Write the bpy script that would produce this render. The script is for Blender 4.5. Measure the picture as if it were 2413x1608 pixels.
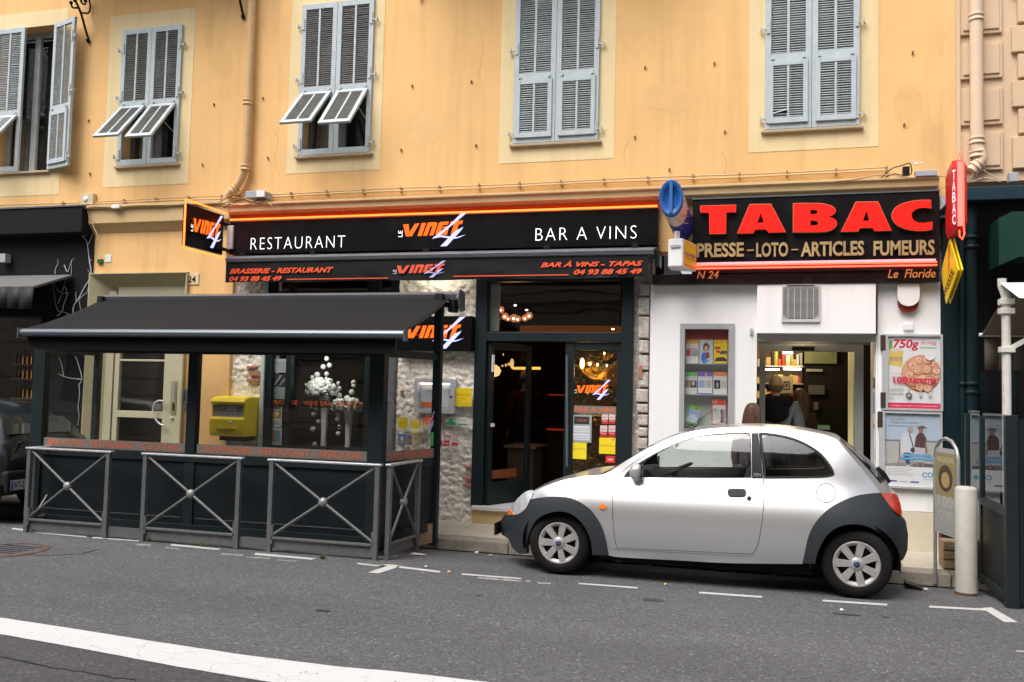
import bpy, bmesh, math, random
from mathutils import Vector, Matrix, noise
from mathutils.geometry import delaunay_2d_cdt
random.seed(7)
S = bpy.context.scene
for o in list(bpy.data.objects): bpy.data.objects.remove(o)
rad = math.radians
# ---------------------------------------------------------------- camera
F2, PITCH, ROLL, YAW, EYE = 2103.0, 0.0566187, -0.0234883, 0.2773600, 1.59468905
PW, PH = 2413.0, 1608.0
def _cam_rot():
    cy, sy = math.cos(YAW), math.sin(YAW); cp, sp = math.cos(PITCH), math.sin(PITCH); cr, sr = math.cos(ROLL), math.sin(ROLL)
    return (Matrix(((cy,-sy,0),(sy,cy,0),(0,0,1))) @ Matrix(((1,0,0),(0,cp,-sp),(0,sp,cp))) @ Matrix(((cr,0,sr),(0,1,0),(-sr,0,cr))))
CR = _cam_rot()
cd = bpy.data.cameras.new('camera'); cam = bpy.data.objects.new('camera', cd); S.collection.objects.link(cam)
cd.sensor_width = 36; cd.lens = F2 / PW * 36; cd.clip_start = 0.05; cd.clip_end = 900
r, f, u_ = CR.col[0], CR.col[1], CR.col[2]
cam.matrix_world = Matrix(((r.x,u_.x,-f.x,0),(r.y,u_.y,-f.y,0),(r.z,u_.z,-f.z,EYE),(0,0,0,1)))
S.camera = cam
# ---------------------------------------------------------------- daylight
w = bpy.data.worlds.new('World'); S.world = w; w.use_nodes = True
nt = w.node_tree; bg = nt.nodes['Background']
sky = nt.nodes.new('ShaderNodeTexSky'); sky.sky_type = 'NISHITA'; sky.sun_disc = False
SUN_EL, SUN_AZ = rad(58), rad(205)
sky.sun_elevation = SUN_EL; sky.sun_rotation = SUN_AZ
sky.air_density = 1.0; sky.dust_density = 6.0; sky.ozone_density = 1.0
hs = nt.nodes.new('ShaderNodeHueSaturation'); hs.inputs['Saturation'].default_value = 0.35
nt.links.new(sky.outputs[0], hs.inputs['Color']); nt.links.new(hs.outputs[0], bg.inputs[0])
bg.inputs[1].default_value = 0.13
sl = bpy.data.lights.new('sun', 'SUN'); sl.energy = 0.9; sl.angle = rad(40); sl.color = (1, 0.96, 0.9)
so = bpy.data.objects.new('sun', sl); S.collection.objects.link(so)
sd = Vector((math.sin(SUN_AZ)*math.cos(SUN_EL), math.cos(SUN_AZ)*math.cos(SUN_EL), math.sin(SUN_EL)))
so.rotation_euler = (-sd).to_track_quat('-Z', 'Y').to_euler(); so.location = (3, -3, 20)
S.view_settings.view_transform = 'Standard'; S.view_settings.look = 'None'
S.view_settings.gamma = 1; S.view_settings.use_curve_mapping = False
S.view_settings.exposure = 1.0
# ---------------------------------------------------------------- measuring helpers: a photo pixel (2413x1608) onto a real plane
def ray(u, v): return CR @ Vector(((u-PW/2)/F2, 1, -(v-PH/2)/F2))
def W(u, v, Y):
    d = ray(u, v); t = Y/d.y; return Vector((d.x*t, Y, EYE+d.z*t))
def WX(u, v, X):
    d = ray(u, v); t = X/d.x; return Vector((X, d.y*t, EYE+d.z*t))
def G(u, v, z=0.0):
    d = ray(u, v); t = (z-EYE)/d.z; return Vector((d.x*t, d.y*t, z))
def R(u0, v0, u1, v1, Y):
    um, vm = (u0+u1)/2, (v0+v1)/2
    return W(u0, vm, Y).x, W(u1, vm, Y).x, W(um, v1, Y).z, W(um, v0, Y).z
F = 10.0            # facade plane
KERB_Y, GUT_Z, KERB_Z, PAV_Z = 8.97, -0.085, 0.04, 0.08
# ---------------------------------------------------------------- materials
MATS = {}
def mat(name, col, rough=0.6, metal=0.0, var=0.0, vs=4.0, bump=0.0, bs=60.0, spec=0.5, coat=0.0, emis=0.0, stain=None):
    if name in MATS: return MATS[name]
    m = bpy.data.materials.new(name); m.use_nodes = True; MATS[name] = m
    t = m.node_tree; n = t.nodes; L = t.links; b = n['Principled BSDF']
    b.inputs['Base Color'].default_value = (*col, 1); b.inputs['Roughness'].default_value = rough
    b.inputs['Metallic'].default_value = metal; b.inputs['Specular IOR Level'].default_value = spec if (max(col) > .06 or spec != .5) else .22
    b.inputs['Coat Weight'].default_value = coat
    if emis:
        b.inputs['Emission Color'].default_value = (*col, 1); b.inputs['Emission Strength'].default_value = emis
    tc = n.new('ShaderNodeTexCoord')
    if var:
        a = n.new('ShaderNodeTexNoise'); a.inputs['Scale'].default_value = vs; a.inputs['Detail'].default_value = 8; a.inputs['Roughness'].default_value = 0.65
        L.new(tc.outputs['Object'], a.inputs['Vector'])
        mr = n.new('ShaderNodeMapRange'); mr.inputs[1].default_value = 0.25; mr.inputs[2].default_value = 0.75
        mr.inputs[3].default_value = 1-var; mr.inputs[4].default_value = 1+var
        L.new(a.outputs['Fac'], mr.inputs[0])
        mx = n.new('ShaderNodeVectorMath'); mx.operation = 'SCALE'; mx.inputs[0].default_value = col
        L.new(mr.outputs[0], mx.inputs['Scale']); last = mx.outputs[0]
        if stain:       # (colour, scale, threshold, amount) dirt with a shape of its own; painted crevice shade on rubble_stone
            s = n.new('ShaderNodeTexNoise'); s.inputs['Scale'].default_value = stain[1]; s.inputs['Detail'].default_value = 10; s.inputs['Roughness'].default_value = 0.7
            mp = n.new('ShaderNodeMapping'); mp.inputs['Scale'].default_value = (1, 1, 0.35); mp.inputs['Location'].default_value = (3.1, 1.7, 9.2)
            L.new(tc.outputs['Object'], mp.inputs[0]); L.new(mp.outputs[0], s.inputs['Vector'])
            q = n.new('ShaderNodeMapRange'); q.inputs[1].default_value = stain[2]; q.inputs[2].default_value = stain[2]+0.14; q.inputs[4].default_value = stain[3]
            L.new(s.outputs['Fac'], q.inputs[0])
            k = n.new('ShaderNodeMix'); k.data_type = 'RGBA'; L.new(q.outputs[0], k.inputs['Factor']); L.new(last, k.inputs['A']); k.inputs['B'].default_value = (*stain[0], 1)
            last = k.outputs['Result']
            if len(stain) > 4:      # rain streaks running down
                s = n.new('ShaderNodeTexNoise'); s.inputs['Scale'].default_value = 3.2; s.inputs['Detail'].default_value = 6
                mp = n.new('ShaderNodeMapping'); mp.inputs['Scale'].default_value = (2.2, 2.2, 0.13); L.new(tc.outputs['Object'], mp.inputs[0]); L.new(mp.outputs[0], s.inputs['Vector'])
                q = n.new('ShaderNodeMapRange'); q.inputs[1].default_value = .50; q.inputs[2].default_value = .72; q.inputs[4].default_value = stain[4]; L.new(s.outputs['Fac'], q.inputs[0])
                k = n.new('ShaderNodeMix'); k.data_type = 'RGBA'; L.new(q.outputs[0], k.inputs['Factor']); L.new(last, k.inputs['A']); k.inputs['B'].default_value = (*stain[0], 1); last = k.outputs['Result']
        L.new(last, b.inputs['Base Color'])
        r2 = n.new('ShaderNodeMapRange'); r2.inputs[3].default_value = max(0.02, rough-0.12); r2.inputs[4].default_value = min(1, rough+0.12)
        L.new(a.outputs['Fac'], r2.inputs[0]); L.new(r2.outputs[0], b.inputs['Roughness'])
    if bump:
        a = n.new('ShaderNodeTexNoise'); a.inputs['Scale'].default_value = bs; a.inputs['Detail'].default_value = 6
        L.new(tc.outputs['Object'], a.inputs['Vector'])
        bp = n.new('ShaderNodeBump'); bp.inputs['Strength'].default_value = bump; bp.inputs['Distance'].default_value = 0.02
        L.new(a.outputs['Fac'], bp.inputs['Height']); L.new(bp.outputs[0], b.inputs['Normal'])
    return m
def glass(name, tint=(1,1,1), ior=1.45, gain=1.0, haze=0.0):
    if name in MATS: return MATS[name]
    m = bpy.data.materials.new(name); m.use_nodes = True; MATS[name] = m
    t = m.node_tree; n = t.nodes; L = t.links; n.remove(n['Principled BSDF'])
    tr = n.new('ShaderNodeBsdfTransparent'); tr.inputs[0].default_value = (*tint, 1)
    gl = n.new('ShaderNodeBsdfGlossy'); gl.inputs['Roughness'].default_value = 0.015
    ge = n.new('ShaderNodeNewGeometry'); dt = n.new('ShaderNodeVectorMath'); dt.operation = 'DOT_PRODUCT'
    L.new(ge.outputs['Normal'], dt.inputs[0]); L.new(ge.outputs['Incoming'], dt.inputs[1])
    ab = n.new('ShaderNodeMath'); ab.operation = 'ABSOLUTE'; L.new(dt.outputs['Value'], ab.inputs[0])
    om = n.new('ShaderNodeMath'); om.operation = 'SUBTRACT'; om.inputs[0].default_value = 1.0; L.new(ab.outputs[0], om.inputs[1]); om.use_clamp = True
    pw = n.new('ShaderNodeMath'); pw.operation = 'POWER'; pw.inputs[1].default_value = 5; L.new(om.outputs[0], pw.inputs[0])
    f0 = ((ior-1)/(ior+1))**2*2*gain
    mu = n.new('ShaderNodeMath'); mu.operation = 'MULTIPLY_ADD'; mu.inputs[1].default_value = 1-f0; mu.inputs[2].default_value = f0; mu.use_clamp = True
    L.new(pw.outputs[0], mu.inputs[0])
    tc = n.new('ShaderNodeTexCoord'); ns = n.new('ShaderNodeTexNoise'); ns.inputs['Scale'].default_value = 1.6
    bp = n.new('ShaderNodeBump'); bp.inputs['Strength'].default_value = 0.05; bp.inputs['Distance'].default_value = 0.05
    L.new(tc.outputs['Object'], ns.inputs['Vector']); L.new(ns.outputs['Fac'], bp.inputs['Height']); L.new(bp.outputs[0], gl.inputs['Normal'])
    mx = n.new('ShaderNodeMixShader'); L.new(mu.outputs[0], mx.inputs[0]); L.new(tr.outputs[0], mx.inputs[1]); L.new(gl.outputs[0], mx.inputs[2])
    out = n['Material Output']
    L.new(mx.outputs[0], out.inputs[0])
    return m
def lamp_mat(name, col, e):
    if name in MATS: return MATS[name]
    m = bpy.data.materials.new(name); m.use_nodes = True; MATS[name] = m
    n = m.node_tree.nodes; b = n['Principled BSDF']; b.inputs['Base Color'].default_value = (0.0,0.0,0.0,1); b.inputs['Specular IOR Level'].default_value = 0.15; b.inputs['Roughness'].default_value = 0.6
    b.inputs['Emission Color'].default_value = (*col, 1); b.inputs['Emission Strength'].default_value = e
    return m
def print_mat():
    if 'print' in MATS: return MATS['print']
    m = bpy.data.materials.new('print'); m.use_nodes = True; MATS['print'] = m
    n = m.node_tree.nodes; b = n['Principled BSDF']; a = n.new('ShaderNodeVertexColor'); a.layer_name = 'Col'
    tc = n.new('ShaderNodeTexCoord'); ns = n.new('ShaderNodeTexNoise'); ns.inputs['Scale'].default_value = 40; ns.inputs['Detail'].default_value = 5
    mr = n.new('ShaderNodeMapRange'); mr.inputs[3].default_value = 0.93; mr.inputs[4].default_value = 1.07
    vm = n.new('ShaderNodeVectorMath'); vm.operation = 'SCALE'; L = m.node_tree.links
    L.new(tc.outputs['Object'], ns.inputs['Vector']); L.new(ns.outputs['Fac'], mr.inputs[0]); L.new(a.outputs['Color'], vm.inputs[0]); L.new(mr.outputs[0], vm.inputs['Scale'])
    L.new(vm.outputs[0], b.inputs['Base Color'])
    b.inputs['Roughness'].default_value = 0.45
    return m
# ---------------------------------------------------------------- mesh builder
class MB:
    def __init__(s): s.v = []; s.f = []; s.m = []; s.s = []; s.c = []
    def add(s, vs, fs, m=0, sm=False, col=(1,1,1)):
        b = len(s.v); s.v += [tuple(p) for p in vs]
        for q in fs: s.f.append([b+i for i in q]); s.m.append(m); s.s.append(sm); s.c.append(col)
        return s
    def box(s, x0, x1, y0, y1, z0, z1, m=0, M=None, col=(1,1,1)):
        if x0 > x1: x0, x1 = x1, x0
        if y0 > y1: y0, y1 = y1, y0
        if z0 > z1: z0, z1 = z1, z0
        vs = [Vector(p) for p in ((x0,y0,z0),(x1,y0,z0),(x1,y1,z0),(x0,y1,z0),(x0,y0,z1),(x1,y0,z1),(x1,y1,z1),(x0,y1,z1))]
        if M is not None: vs = [M @ p for p in vs]
        return s.add(vs, [(0,3,2,1),(4,5,6,7),(0,1,5,4),(1,2,6,5),(2,3,7,6),(3,0,4,7)], m, False, col)
    def beam(s, a, b, wd, hg, up=(0,0,1), m=0):
        a, b = Vector(a), Vector(b); d = (b-a).normalized(); up = Vector(up)
        x = d.cross(up).normalized(); z = x.cross(d)
        vs = []
        for p in (a, b):
            for i, j in ((-1,-1),(1,-1),(1,1),(-1,1)): vs.append(p + x*i*wd/2 + z*j*hg/2)
        return s.add(vs, [(0,1,2,3),(7,6,5,4),(0,4,5,1),(1,5,6,2),(2,6,7,3),(3,7,4,0)], m)
    def tube(s, pts, rr, n=8, m=0, cap=True):
        pts = [Vector(p) for p in pts]; vs = []; fs = []; N = len(pts)
        prev = None
        for i, p in enumerate(pts):
            d = (pts[min(i+1,N-1)] - pts[max(i-1,0)]).normalized()
            if prev is None:
                a = d.orthogonal().normalized()
            else:
                a = (prev - d*prev.dot(d)).normalized()
            prev = a; b = d.cross(a); q = rr[i] if isinstance(rr, (list,tuple)) else rr
            for k in range(n):
                t = 2*math.pi*k/n; vs.append(p + a*math.cos(t)*q + b*math.sin(t)*q)
        for i in range(N-1):
            for k in range(n): fs.append((i*n+k, i*n+(k+1)%n, (i+1)*n+(k+1)%n, (i+1)*n+k))
        s.add(vs, fs, m, True)
        if cap: s.add(vs[:n], [tuple(range(n))[::-1]], m); s.add(vs[-n:], [tuple(range(n))], m)
        return s
    def lathe(s, prof, o, ax, n=24, m=0, sm=True):
        o = Vector(o); ax = Vector(ax).normalized(); a = ax.orthogonal().normalized(); b = ax.cross(a); vs = []; fs = []
        for (q, h) in prof:
            for k in range(n):
                t = 2*math.pi*k/n; vs.append(o + ax*h + a*math.cos(t)*q + b*math.sin(t)*q)
        for i in range(len(prof)-1):
            for k in range(n): fs.append((i*n+k, i*n+(k+1)%n, (i+1)*n+(k+1)%n, (i+1)*n+k))
        return s.add(vs, fs, m, sm)
    def ball(s, c, q, n=10, m=0, sc=(1,1,1)):
        c = Vector(c); h = n//2+1; vs = []; fs = []
        for i in range(h+1):
            a = math.pi*i/h
            for k in range(n):
                t = 2*math.pi*k/n; vs.append(c + Vector((math.sin(a)*math.cos(t)*sc[0], math.sin(a)*math.sin(t)*sc[1], math.cos(a)*sc[2]))*q)
        for i in range(h):
            for k in range(n): fs.append((i*n+k, (i+1)*n+k, (i+1)*n+(k+1)%n, i*n+(k+1)%n))
        return s.add(vs, fs, m, True)
    def prism(s, pts, y0, y1, m=0, sm=False):       # outline in (x,z), extruded in y (y0 in front)
        n = len(pts); a = sum(pts[i][0]*pts[(i+1)%n][1]-pts[(i+1)%n][0]*pts[i][1] for i in range(n))
        if a < 0: pts = pts[::-1]
        vs = [(x,y0,z) for x,z in pts] + [(x,y1,z) for x,z in pts]
        s.add(vs, [tuple(range(n)), tuple(range(2*n-1, n-1, -1))], m)
        s.add(vs, [((i+1)%n, i, n+i, n+(i+1)%n) for i in range(n)], m, sm); return s
    def loft(s, rings, m=0, closed=True, cap=True, sm=True):
        n = len(rings[0]); vs = [p for q in rings for p in q]; fs = []
        for i in range(len(rings)-1):
            for k in range(n if closed else n-1): fs.append((i*n+k, i*n+(k+1)%n, (i+1)*n+(k+1)%n, (i+1)*n+k))
        s.add(vs, fs, m, sm)
        if cap and closed: s.add(rings[0], [tuple(range(n))[::-1]], m); s.add(rings[-1], [tuple(range(n))], m)
        return s
    def mesh(s, name, mats, cols=False):
        me = bpy.data.meshes.new(name); me.from_pydata(s.v, [], s.f)
        for q in (mats if isinstance(mats, (list,tuple)) else [mats]): me.materials.append(q)
        me.polygons.foreach_set('material_index', s.m); me.polygons.foreach_set('use_smooth', s.s)
        if cols:
            a = me.color_attributes.new('Col', 'FLOAT_COLOR', 'CORNER'); i = 0
            for p, c in zip(me.polygons, s.c):
                for _ in range(p.loop_total): a.data[i].color = (*c, 1); i += 1
        me.validate(); me.update(); return me
C = S.collection
WMX = {}
def link(name, me, parent=None, local=False, bev=0, label=None, kind=None):
    o = bpy.data.objects.new(name, me); C.objects.link(o)
    if parent is not None:
        o.parent = parent
        if not local and parent.name in WMX: o.matrix_parent_inverse = WMX[parent.name].inverted()
    if bev:
        b = o.modifiers.new('bevel', 'BEVEL'); b.width = bev; b.segments = 2; b.limit_method = 'ANGLE'; b.angle_limit = rad(40)
    if label: o['label'] = label
    if kind: o['kind'] = kind
    return o
def part(mb, name, mats, parent=None, **k):
    cols = k.pop('cols', False)
    return link(name, mb.mesh(name, mats, cols), parent, **k)
def thing(name, label, cat, loc=(0,0,0), rz=0, group=None):
    o = bpy.data.objects.new(name, None); C.objects.link(o); o.location = loc; o.rotation_euler = (0,0,rz); o.empty_display_size = 0.2
    o['label'] = label; o['category'] = cat
    if group: o['group'] = group
    WMX[o.name] = Matrix.Translation(Vector(loc)) @ Matrix.Rotation(rz, 4, 'Z')
    return o
def tag(o, label, cat, group=None):
    o['label'] = label; o['category'] = cat
    if group: o['group'] = group
    return o
def struct(o): o['kind'] = 'structure'; return o
def dup(root, loc, rz, label=None):
    rr = root.copy(); C.objects.link(rr); rr.location = loc; rr.rotation_euler = (0,0,rz)
    if label: rr['label'] = label
    for ch in list(root.children):
        c = ch.copy(); C.objects.link(c); c.parent = rr
        for g in ch.children:
            d = g.copy(); C.objects.link(d); d.parent = c
    return rr
# ---------------------------------------------------------------- flat shapes and lettering
def curve_mesh(loops, ext, bev=0.0):
    cu = bpy.data.curves.new('tmp', 'CURVE'); cu.dimensions = '2D'; cu.fill_mode = 'BOTH'; cu.extrude = ext; cu.bevel_depth = bev
    for lp in loops:
        sp = cu.splines.new('POLY'); sp.points.add(len(lp)-1); sp.use_cyclic_u = True
        for i, (x, y) in enumerate(lp): sp.points[i].co = (x, y, 0, 1)
    o = bpy.data.objects.new('tmp', cu); C.objects.link(o)
    me = bpy.data.meshes.new_from_object(o.evaluated_get(bpy.context.evaluated_depsgraph_get())); bpy.data.objects.remove(o); bpy.data.curves.remove(cu)
    return me
def shape(name, loops, Y0, depth, m, parent=None, **k):     # (x,z) outlines with holes, front face at Y0, thickness behind it
    me = curve_mesh(loops, depth/2)
    for v in me.vertices: v.co = Vector((v.co.x, Y0+depth/2-v.co.z, v.co.y))
    bm = bmesh.new(); bm.from_mesh(me); bmesh.ops.recalc_face_normals(bm, faces=bm.faces); bm.to_mesh(me); bm.free()
    me.materials.clear(); me.materials.append(m); me.name = name
    return link(name, me, parent, **k)
def rectloop(x0, x1, z0, z1): return [(x0,z0),(x1,z0),(x1,z1),(x0,z1)]
def text_verts(body, bold=0.0, shear=0.0, spacing=1.0, ext=0.0):
    cu = bpy.data.curves.new('tmp', 'FONT'); cu.body = body; cu.offset = bold; cu.shear = shear; cu.space_character = spacing; cu.resolution_u = 3
    cu.extrude = 0.0
    o = bpy.data.objects.new('tmp', cu); C.objects.link(o)
    me = bpy.data.meshes.new_from_object(o.evaluated_get(bpy.context.evaluated_depsgraph_get())); bpy.data.objects.remove(o); bpy.data.curves.remove(cu)
    vs = [v.co.copy() for v in me.vertices]; fs = [list(p.vertices) for p in me.polygons]; bpy.data.meshes.remove(me)
    x0 = min(v.x for v in vs); x1 = max(v.x for v in vs); y0 = min(v.y for v in vs); y1 = max(v.y for v in vs)
    return [((v.x-x0)/(x1-x0), (v.y-y0)/(y1-y0)) for v in vs], fs
def text(body, x0, x1, z0, z1, Y, m, parent, name='lettering', basis=None, thick=0.0, **k):
    vs, fs = text_verts(body, **k)
    if basis is None: O, ex, ez, en = Vector((x0,Y,z0)), Vector((x1-x0,0,0)), Vector((0,0,z1-z0)), Vector((0,-1,0))
    else: O, ex, ez, en = basis
    P = [O + ex*a + ez*b for a, b in vs]
    mb = MB(); mb.add(P, fs)
    me = mb.mesh(name, m)
    o = link(name, me, parent)
    if thick:
        s = o.modifiers.new('solid', 'SOLIDIFY'); s.thickness = thick; s.offset = 1
    return o
def ptext(body, u0, v0, u1, v1, Y, m, parent, **k):
    x0, x1, z0, z1 = R(u0, v0, u1, v1, Y); return text(body, x0, x1, z0, z1, Y, m, parent, **k)
class Print:        # flat printed picture on a plane: origin, right, up, normal
    def __init__(s, O, ex, ez, en): s.O, s.ex, s.ez, s.en = Vector(O), Vector(ex), Vector(ez), Vector(en).normalized(); s.mb = MB(); s.l = 1
    def P(s, a, b): return s.O + s.ex*a + s.ez*b + s.en*(0.0006*s.l)
    def poly(s, pts, col): s.mb.add([s.P(a,b) for a,b in pts], [tuple(range(len(pts)))], col=col); s.l += 0.25; return s
    def rect(s, a0, b0, a1, b1, col): return s.poly([(a0,b0),(a1,b0),(a1,b1),(a0,b1)], col)
    def oval(s, a, b, ra, rb, col, n=16, rot=0): return s.poly([(a+ra*math.cos(rot+6.2832*i/n), b+rb*math.sin(rot+6.2832*i/n)) for i in range(n)], col)
    def txt(s, body, a0, b0, a1, b1, col, **k):
        vs, fs = text_verts(body, **k); s.mb.add([s.P(a0+(a1-a0)*x, b0+(b1-b0)*y) for x,y in vs], fs, col=col); s.l += 0.25; return s
    def build(s, name, parent): return part(s.mb, name, print_mat(), parent, cols=True)
def plane_print(x0, x1, z0, z1, Y): return Print((x0,Y,z0), (x1-x0,0,0), (0,0,z1-z0), (0,-1,0))
LOGO = {'V':[(1797,285),(1840,283),(1848,350),(1890,281),(1925,280),(1868,380),(1822,380)],
 'I':[(1942,278),(1975,277),(1945,379),(1912,379)],
 'N':[(1990,276),(2050,274),(2062,285),(2035,377),(2003,378),(2026,305),(2010,305),(1987,378),(1955,379)],
 'G':[(2085,274),(2150,272),(2143,297),(2105,298),(2092,352),(2115,352),(2121,330),(2105,330),(2111,310),(2155,309),(2137,377),(2062,378),(2050,365),(2072,285)],
 'T':[(2165,272),(2258,268),(2250,295),(2225,297),(2203,376),(2165,376),(2189,298),(2157,298)]}
FOUR = [[(2246,206),(2292,203),(2180,298),(2085,378),(2024,405),(2040,390),(2160,296)],
 [(2024,405),(2085,379),(2150,388),(2210,397),(2282,378),(2240,398),(2205,408),(2150,403),(2090,392)],
 [(2205,345),(2262,318),(2245,345),(2140,464),(2090,465)]]
def logo(parent, O, ex, ez, en, m_or, m_four, m_le, le=True, fs_=1.0):
    O, ex, ez, en = Vector(O), Vector(ex), Vector(ez), Vector(en)
    def N(p, d): return O + ex*((p[0]-1760)/530) + ez*((465-p[1])/260) + en*d
    def put(name, polys, m, d):
        mb = MB()
        for pl in polys:
            from mathutils.geometry import tessellate_polygon
            tris = tessellate_polygon([[Vector((p[0],-p[1],0)) for p in pl]])
            mb.add([N(p,d) for p in pl], [tuple(t) for t in tris])
        return part(mb, name, m, parent)
    put('logo_lettering', LOGO.values(), m_or, 0.002); put('logo_numeral', [[(2185+(a-2185)*fs_, 335+(b-335)*fs_) for a, b in pl] for pl in FOUR], m_four, 0.004)
    if le:
        vs, fs = text_verts('LE'); mb = MB(); mb.add([N((1795-33*b, 383-51*a), 0.003) for a, b in vs], fs); part(mb, 'logo_lettering', m_le, parent)
def catmull(pts, sub=4, closed=True):
    out = []; n = len(pts)
    for i in range(n if closed else n-1):
        g = lambda j: Vector(pts[j % n] if closed else pts[max(0, min(n-1, j))])
        p0, p1, p2, p3 = g(i-1), g(i), g(i+1), g(i+2)
        if (p1-p2).length < 1e-6: continue
        if (p0-p1).length < 1e-6 : p0 = p1
        for k in range(sub):
            t = k/sub
            out.append(0.5*((2*p1) + (p2-p0)*t + (2*p0-5*p1+4*p2-p3)*t*t + (3*p1-p0-3*p2+p3)*t**3))
    if not closed: out.append(Vector(pts[-1]))
    return out
# ---------------------------------------------------------------- shared materials
M = {}
M['ochre'] = mat('ochre_render', (0.76,0.472,0.205), 0.92, var=0.10, vs=0.8, bump=0.12, bs=45, spec=0.2, stain=((0.42,0.26,0.12), 1.1, 0.56, 0.38, 0.22))
M['cream'] = mat('cream_paint_band', (0.74,0.59,0.34), 0.9, var=0.06, vs=1.6, bump=0.2, bs=90, spec=0.2, stain=((0.45,0.33,0.17), 2.0, 0.58, 0.35, 0.2))
M['shutter'] = mat('shutter_paint', (0.42,0.475,0.50), 0.7, var=0.14, vs=9, bump=0.15, bs=120, stain=((0.17,0.19,0.2), 14, 0.6, 0.7))
M['slat'] = mat('shutter_slat_paint', (0.36,0.40,0.40), 0.75, var=0.16, vs=12, stain=((0.12,0.13,0.13), 9, 0.58, 0.7))
M['iron'] = mat('black_iron', (0.012,0.014,0.015), 0.45, metal=0.3)
M['hinge'] = mat('painted_hinge', (0.42,0.45,0.46), 0.6, var=0.15, vs=20)
M['pipe'] = mat('pipe_paint', (0.58,0.38,0.19), 0.7, var=0.1, vs=6)
M['slat_shaded'] = mat('shaded_slat_paint', (0.19,0.195,0.185), 0.8, var=0.2, vs=12, stain=((0.08,0.075,0.07), 9, 0.58, 0.7))  # darker copy of the slat paint, shade of the undersides in its colour
M['sill'] = mat('sill_stone', (0.42,0.33,0.22), 0.85, var=0.12, vs=10, bump=0.2)
M['moulding'] = mat('moulding_paint', (0.60,0.43,0.22), 0.85, var=0.09, vs=3, bump=0.1, stain=((0.2,0.14,0.08), 3, 0.6, 0.5))
M['black'] = mat('gloss_black', (0.005,0.0045,0.005), 0.3, var=0.1, vs=3)
M['matblack'] = mat('matt_black', (0.006,0.006,0.007), 0.75, var=0.15, vs=3)
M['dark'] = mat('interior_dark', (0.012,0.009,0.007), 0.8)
M['frame'] = mat('anthracite_frame', (0.013,0.020,0.023), 0.42, var=0.08, vs=4)
M['panel'] = mat('anthracite_panel', (0.008,0.012,0.015), 0.5, var=0.22, vs=3, stain=((0.03,0.032,0.033), 5, 0.62, 0.6))
M['steel'] = mat('grey_steel_paint', (0.13,0.135,0.135), 0.45, metal=0.35, var=0.2, vs=12, stain=((0.06,0.055,0.05), 18, 0.6, 0.6))
M['rail'] = mat('worn_bright_rail', (0.55,0.55,0.56), 0.35, metal=0.6, var=0.2, vs=20)
M['canvas'] = mat('black_awning_canvas', (0.008,0.009,0.0105), 0.9, var=0.12, vs=5, bump=0.35, bs=7)
M['canvas_under'] = mat('awning_valance_black', (0.003,0.003,0.003), 0.95)
M['alu'] = mat('grey_aluminium', (0.16,0.175,0.20), 0.35, metal=0.5, var=0.08, vs=5)
M['alu_light'] = mat('light_aluminium', (0.5,0.51,0.53), 0.4, metal=0.3, var=0.08, vs=5)
M['white'] = mat('white_panel', (0.80,0.795,0.80), 0.45, var=0.02, vs=1.2, stain=((0.50,0.47,0.43), 2.6, 0.63, 0.35, 0.12))
M['whiteplastic'] = mat('white_plastic', (0.75,0.75,0.76), 0.35, var=0.04, vs=9)
M['beige'] = mat('beige_plinth', (0.55,0.49,0.38), 0.8, var=0.08, vs=4)
M['stone'] = mat('rubble_stone', (0.80,0.735,0.65), 1.0, var=0.20, vs=24, bump=0.7, bs=55, spec=.08, stain=((0.34,0.28,0.23), 12, 0.56, 0.75))  # dark noise paints crevice shade into the stone colour
M['stone2'] = mat('pier_stone', (0.45,0.41,0.37), 0.95, var=0.4, vs=11, bump=0.8, bs=30, stain=((0.10,0.09,0.08), 9, 0.58, 0.7))
M['brick'] = mat('old_brick', (0.42,0.17,0.11), 0.95, var=0.4, vs=20, bump=0.5)
M['gold'] = mat('gold_letters', (0.43,0.30,0.14), 0.5, metal=0.3, var=0.3, vs=7)
M['goldserif'] = mat('ochre_letters', (0.55,0.27,0.09), 0.55)
M['yellow'] = mat('post_yellow', (0.95,0.74,0.015), 0.4, var=0.06, vs=6, stain=((0.45,0.33,0.03), 6, 0.62, 0.5))
M['red'] = mat('red_plastic', (0.62,0.012,0.018), 0.35)
M['teal'] = mat('teal_paint', (0.0035,0.014,0.018), 0.5, var=0.2, vs=3)
M['tealtop'] = mat('teal_fascia', (0.008,0.028,0.044), 0.6, var=0.2, vs=4)
M['green'] = mat('dark_green_casing', (0.004,0.036,0.027), 0.6, var=0.1, vs=3)
M['tarp'] = mat('beige_tarpaulin', (0.16,0.13,0.10), 0.9, var=0.15, vs=6)
M['postwhite'] = mat('cream_post_paint', (0.62,0.60,0.56), 0.5, var=0.08, vs=10, stain=((0.22,0.17,0.12), 9, 0.6, 0.6))
M['bollard'] = mat('worn_white_bollard', (0.44,0.42,0.38), 0.6, var=0.12, vs=6, stain=((0.14,0.08,0.05), 10, 0.60, 0.8))
M['pink'] = mat('rosy_render', (0.62,0.455,0.31), 0.9, var=0.07, vs=1.5, bump=0.15, spec=0.2)
M['pinkpipe'] = mat('rosy_pipe_paint', (0.66,0.50,0.36), 0.7, var=0.06, vs=5)
M['wood'] = mat('weathered_wood', (0.27,0.19,0.10), 0.85, var=0.3, vs=14)
M['concrete'] = mat('pavement_concrete', (0.40,0.36,0.29), 0.95, var=0.12, vs=5, bump=0.3, bs=120, stain=((0.2,0.18,0.15), 4, 0.58, 0.5))
M['kerb'] = mat('kerb_stone', (0.25,0.225,0.19), 0.95, var=0.22, vs=9, bump=0.6, bs=70, stain=((0.09,0.08,0.07), 6, 0.56, 0.7))
M['gutter'] = mat('gutter_stone', (0.25,0.24,0.22), 0.9, var=0.2, vs=8, bump=0.3)
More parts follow.
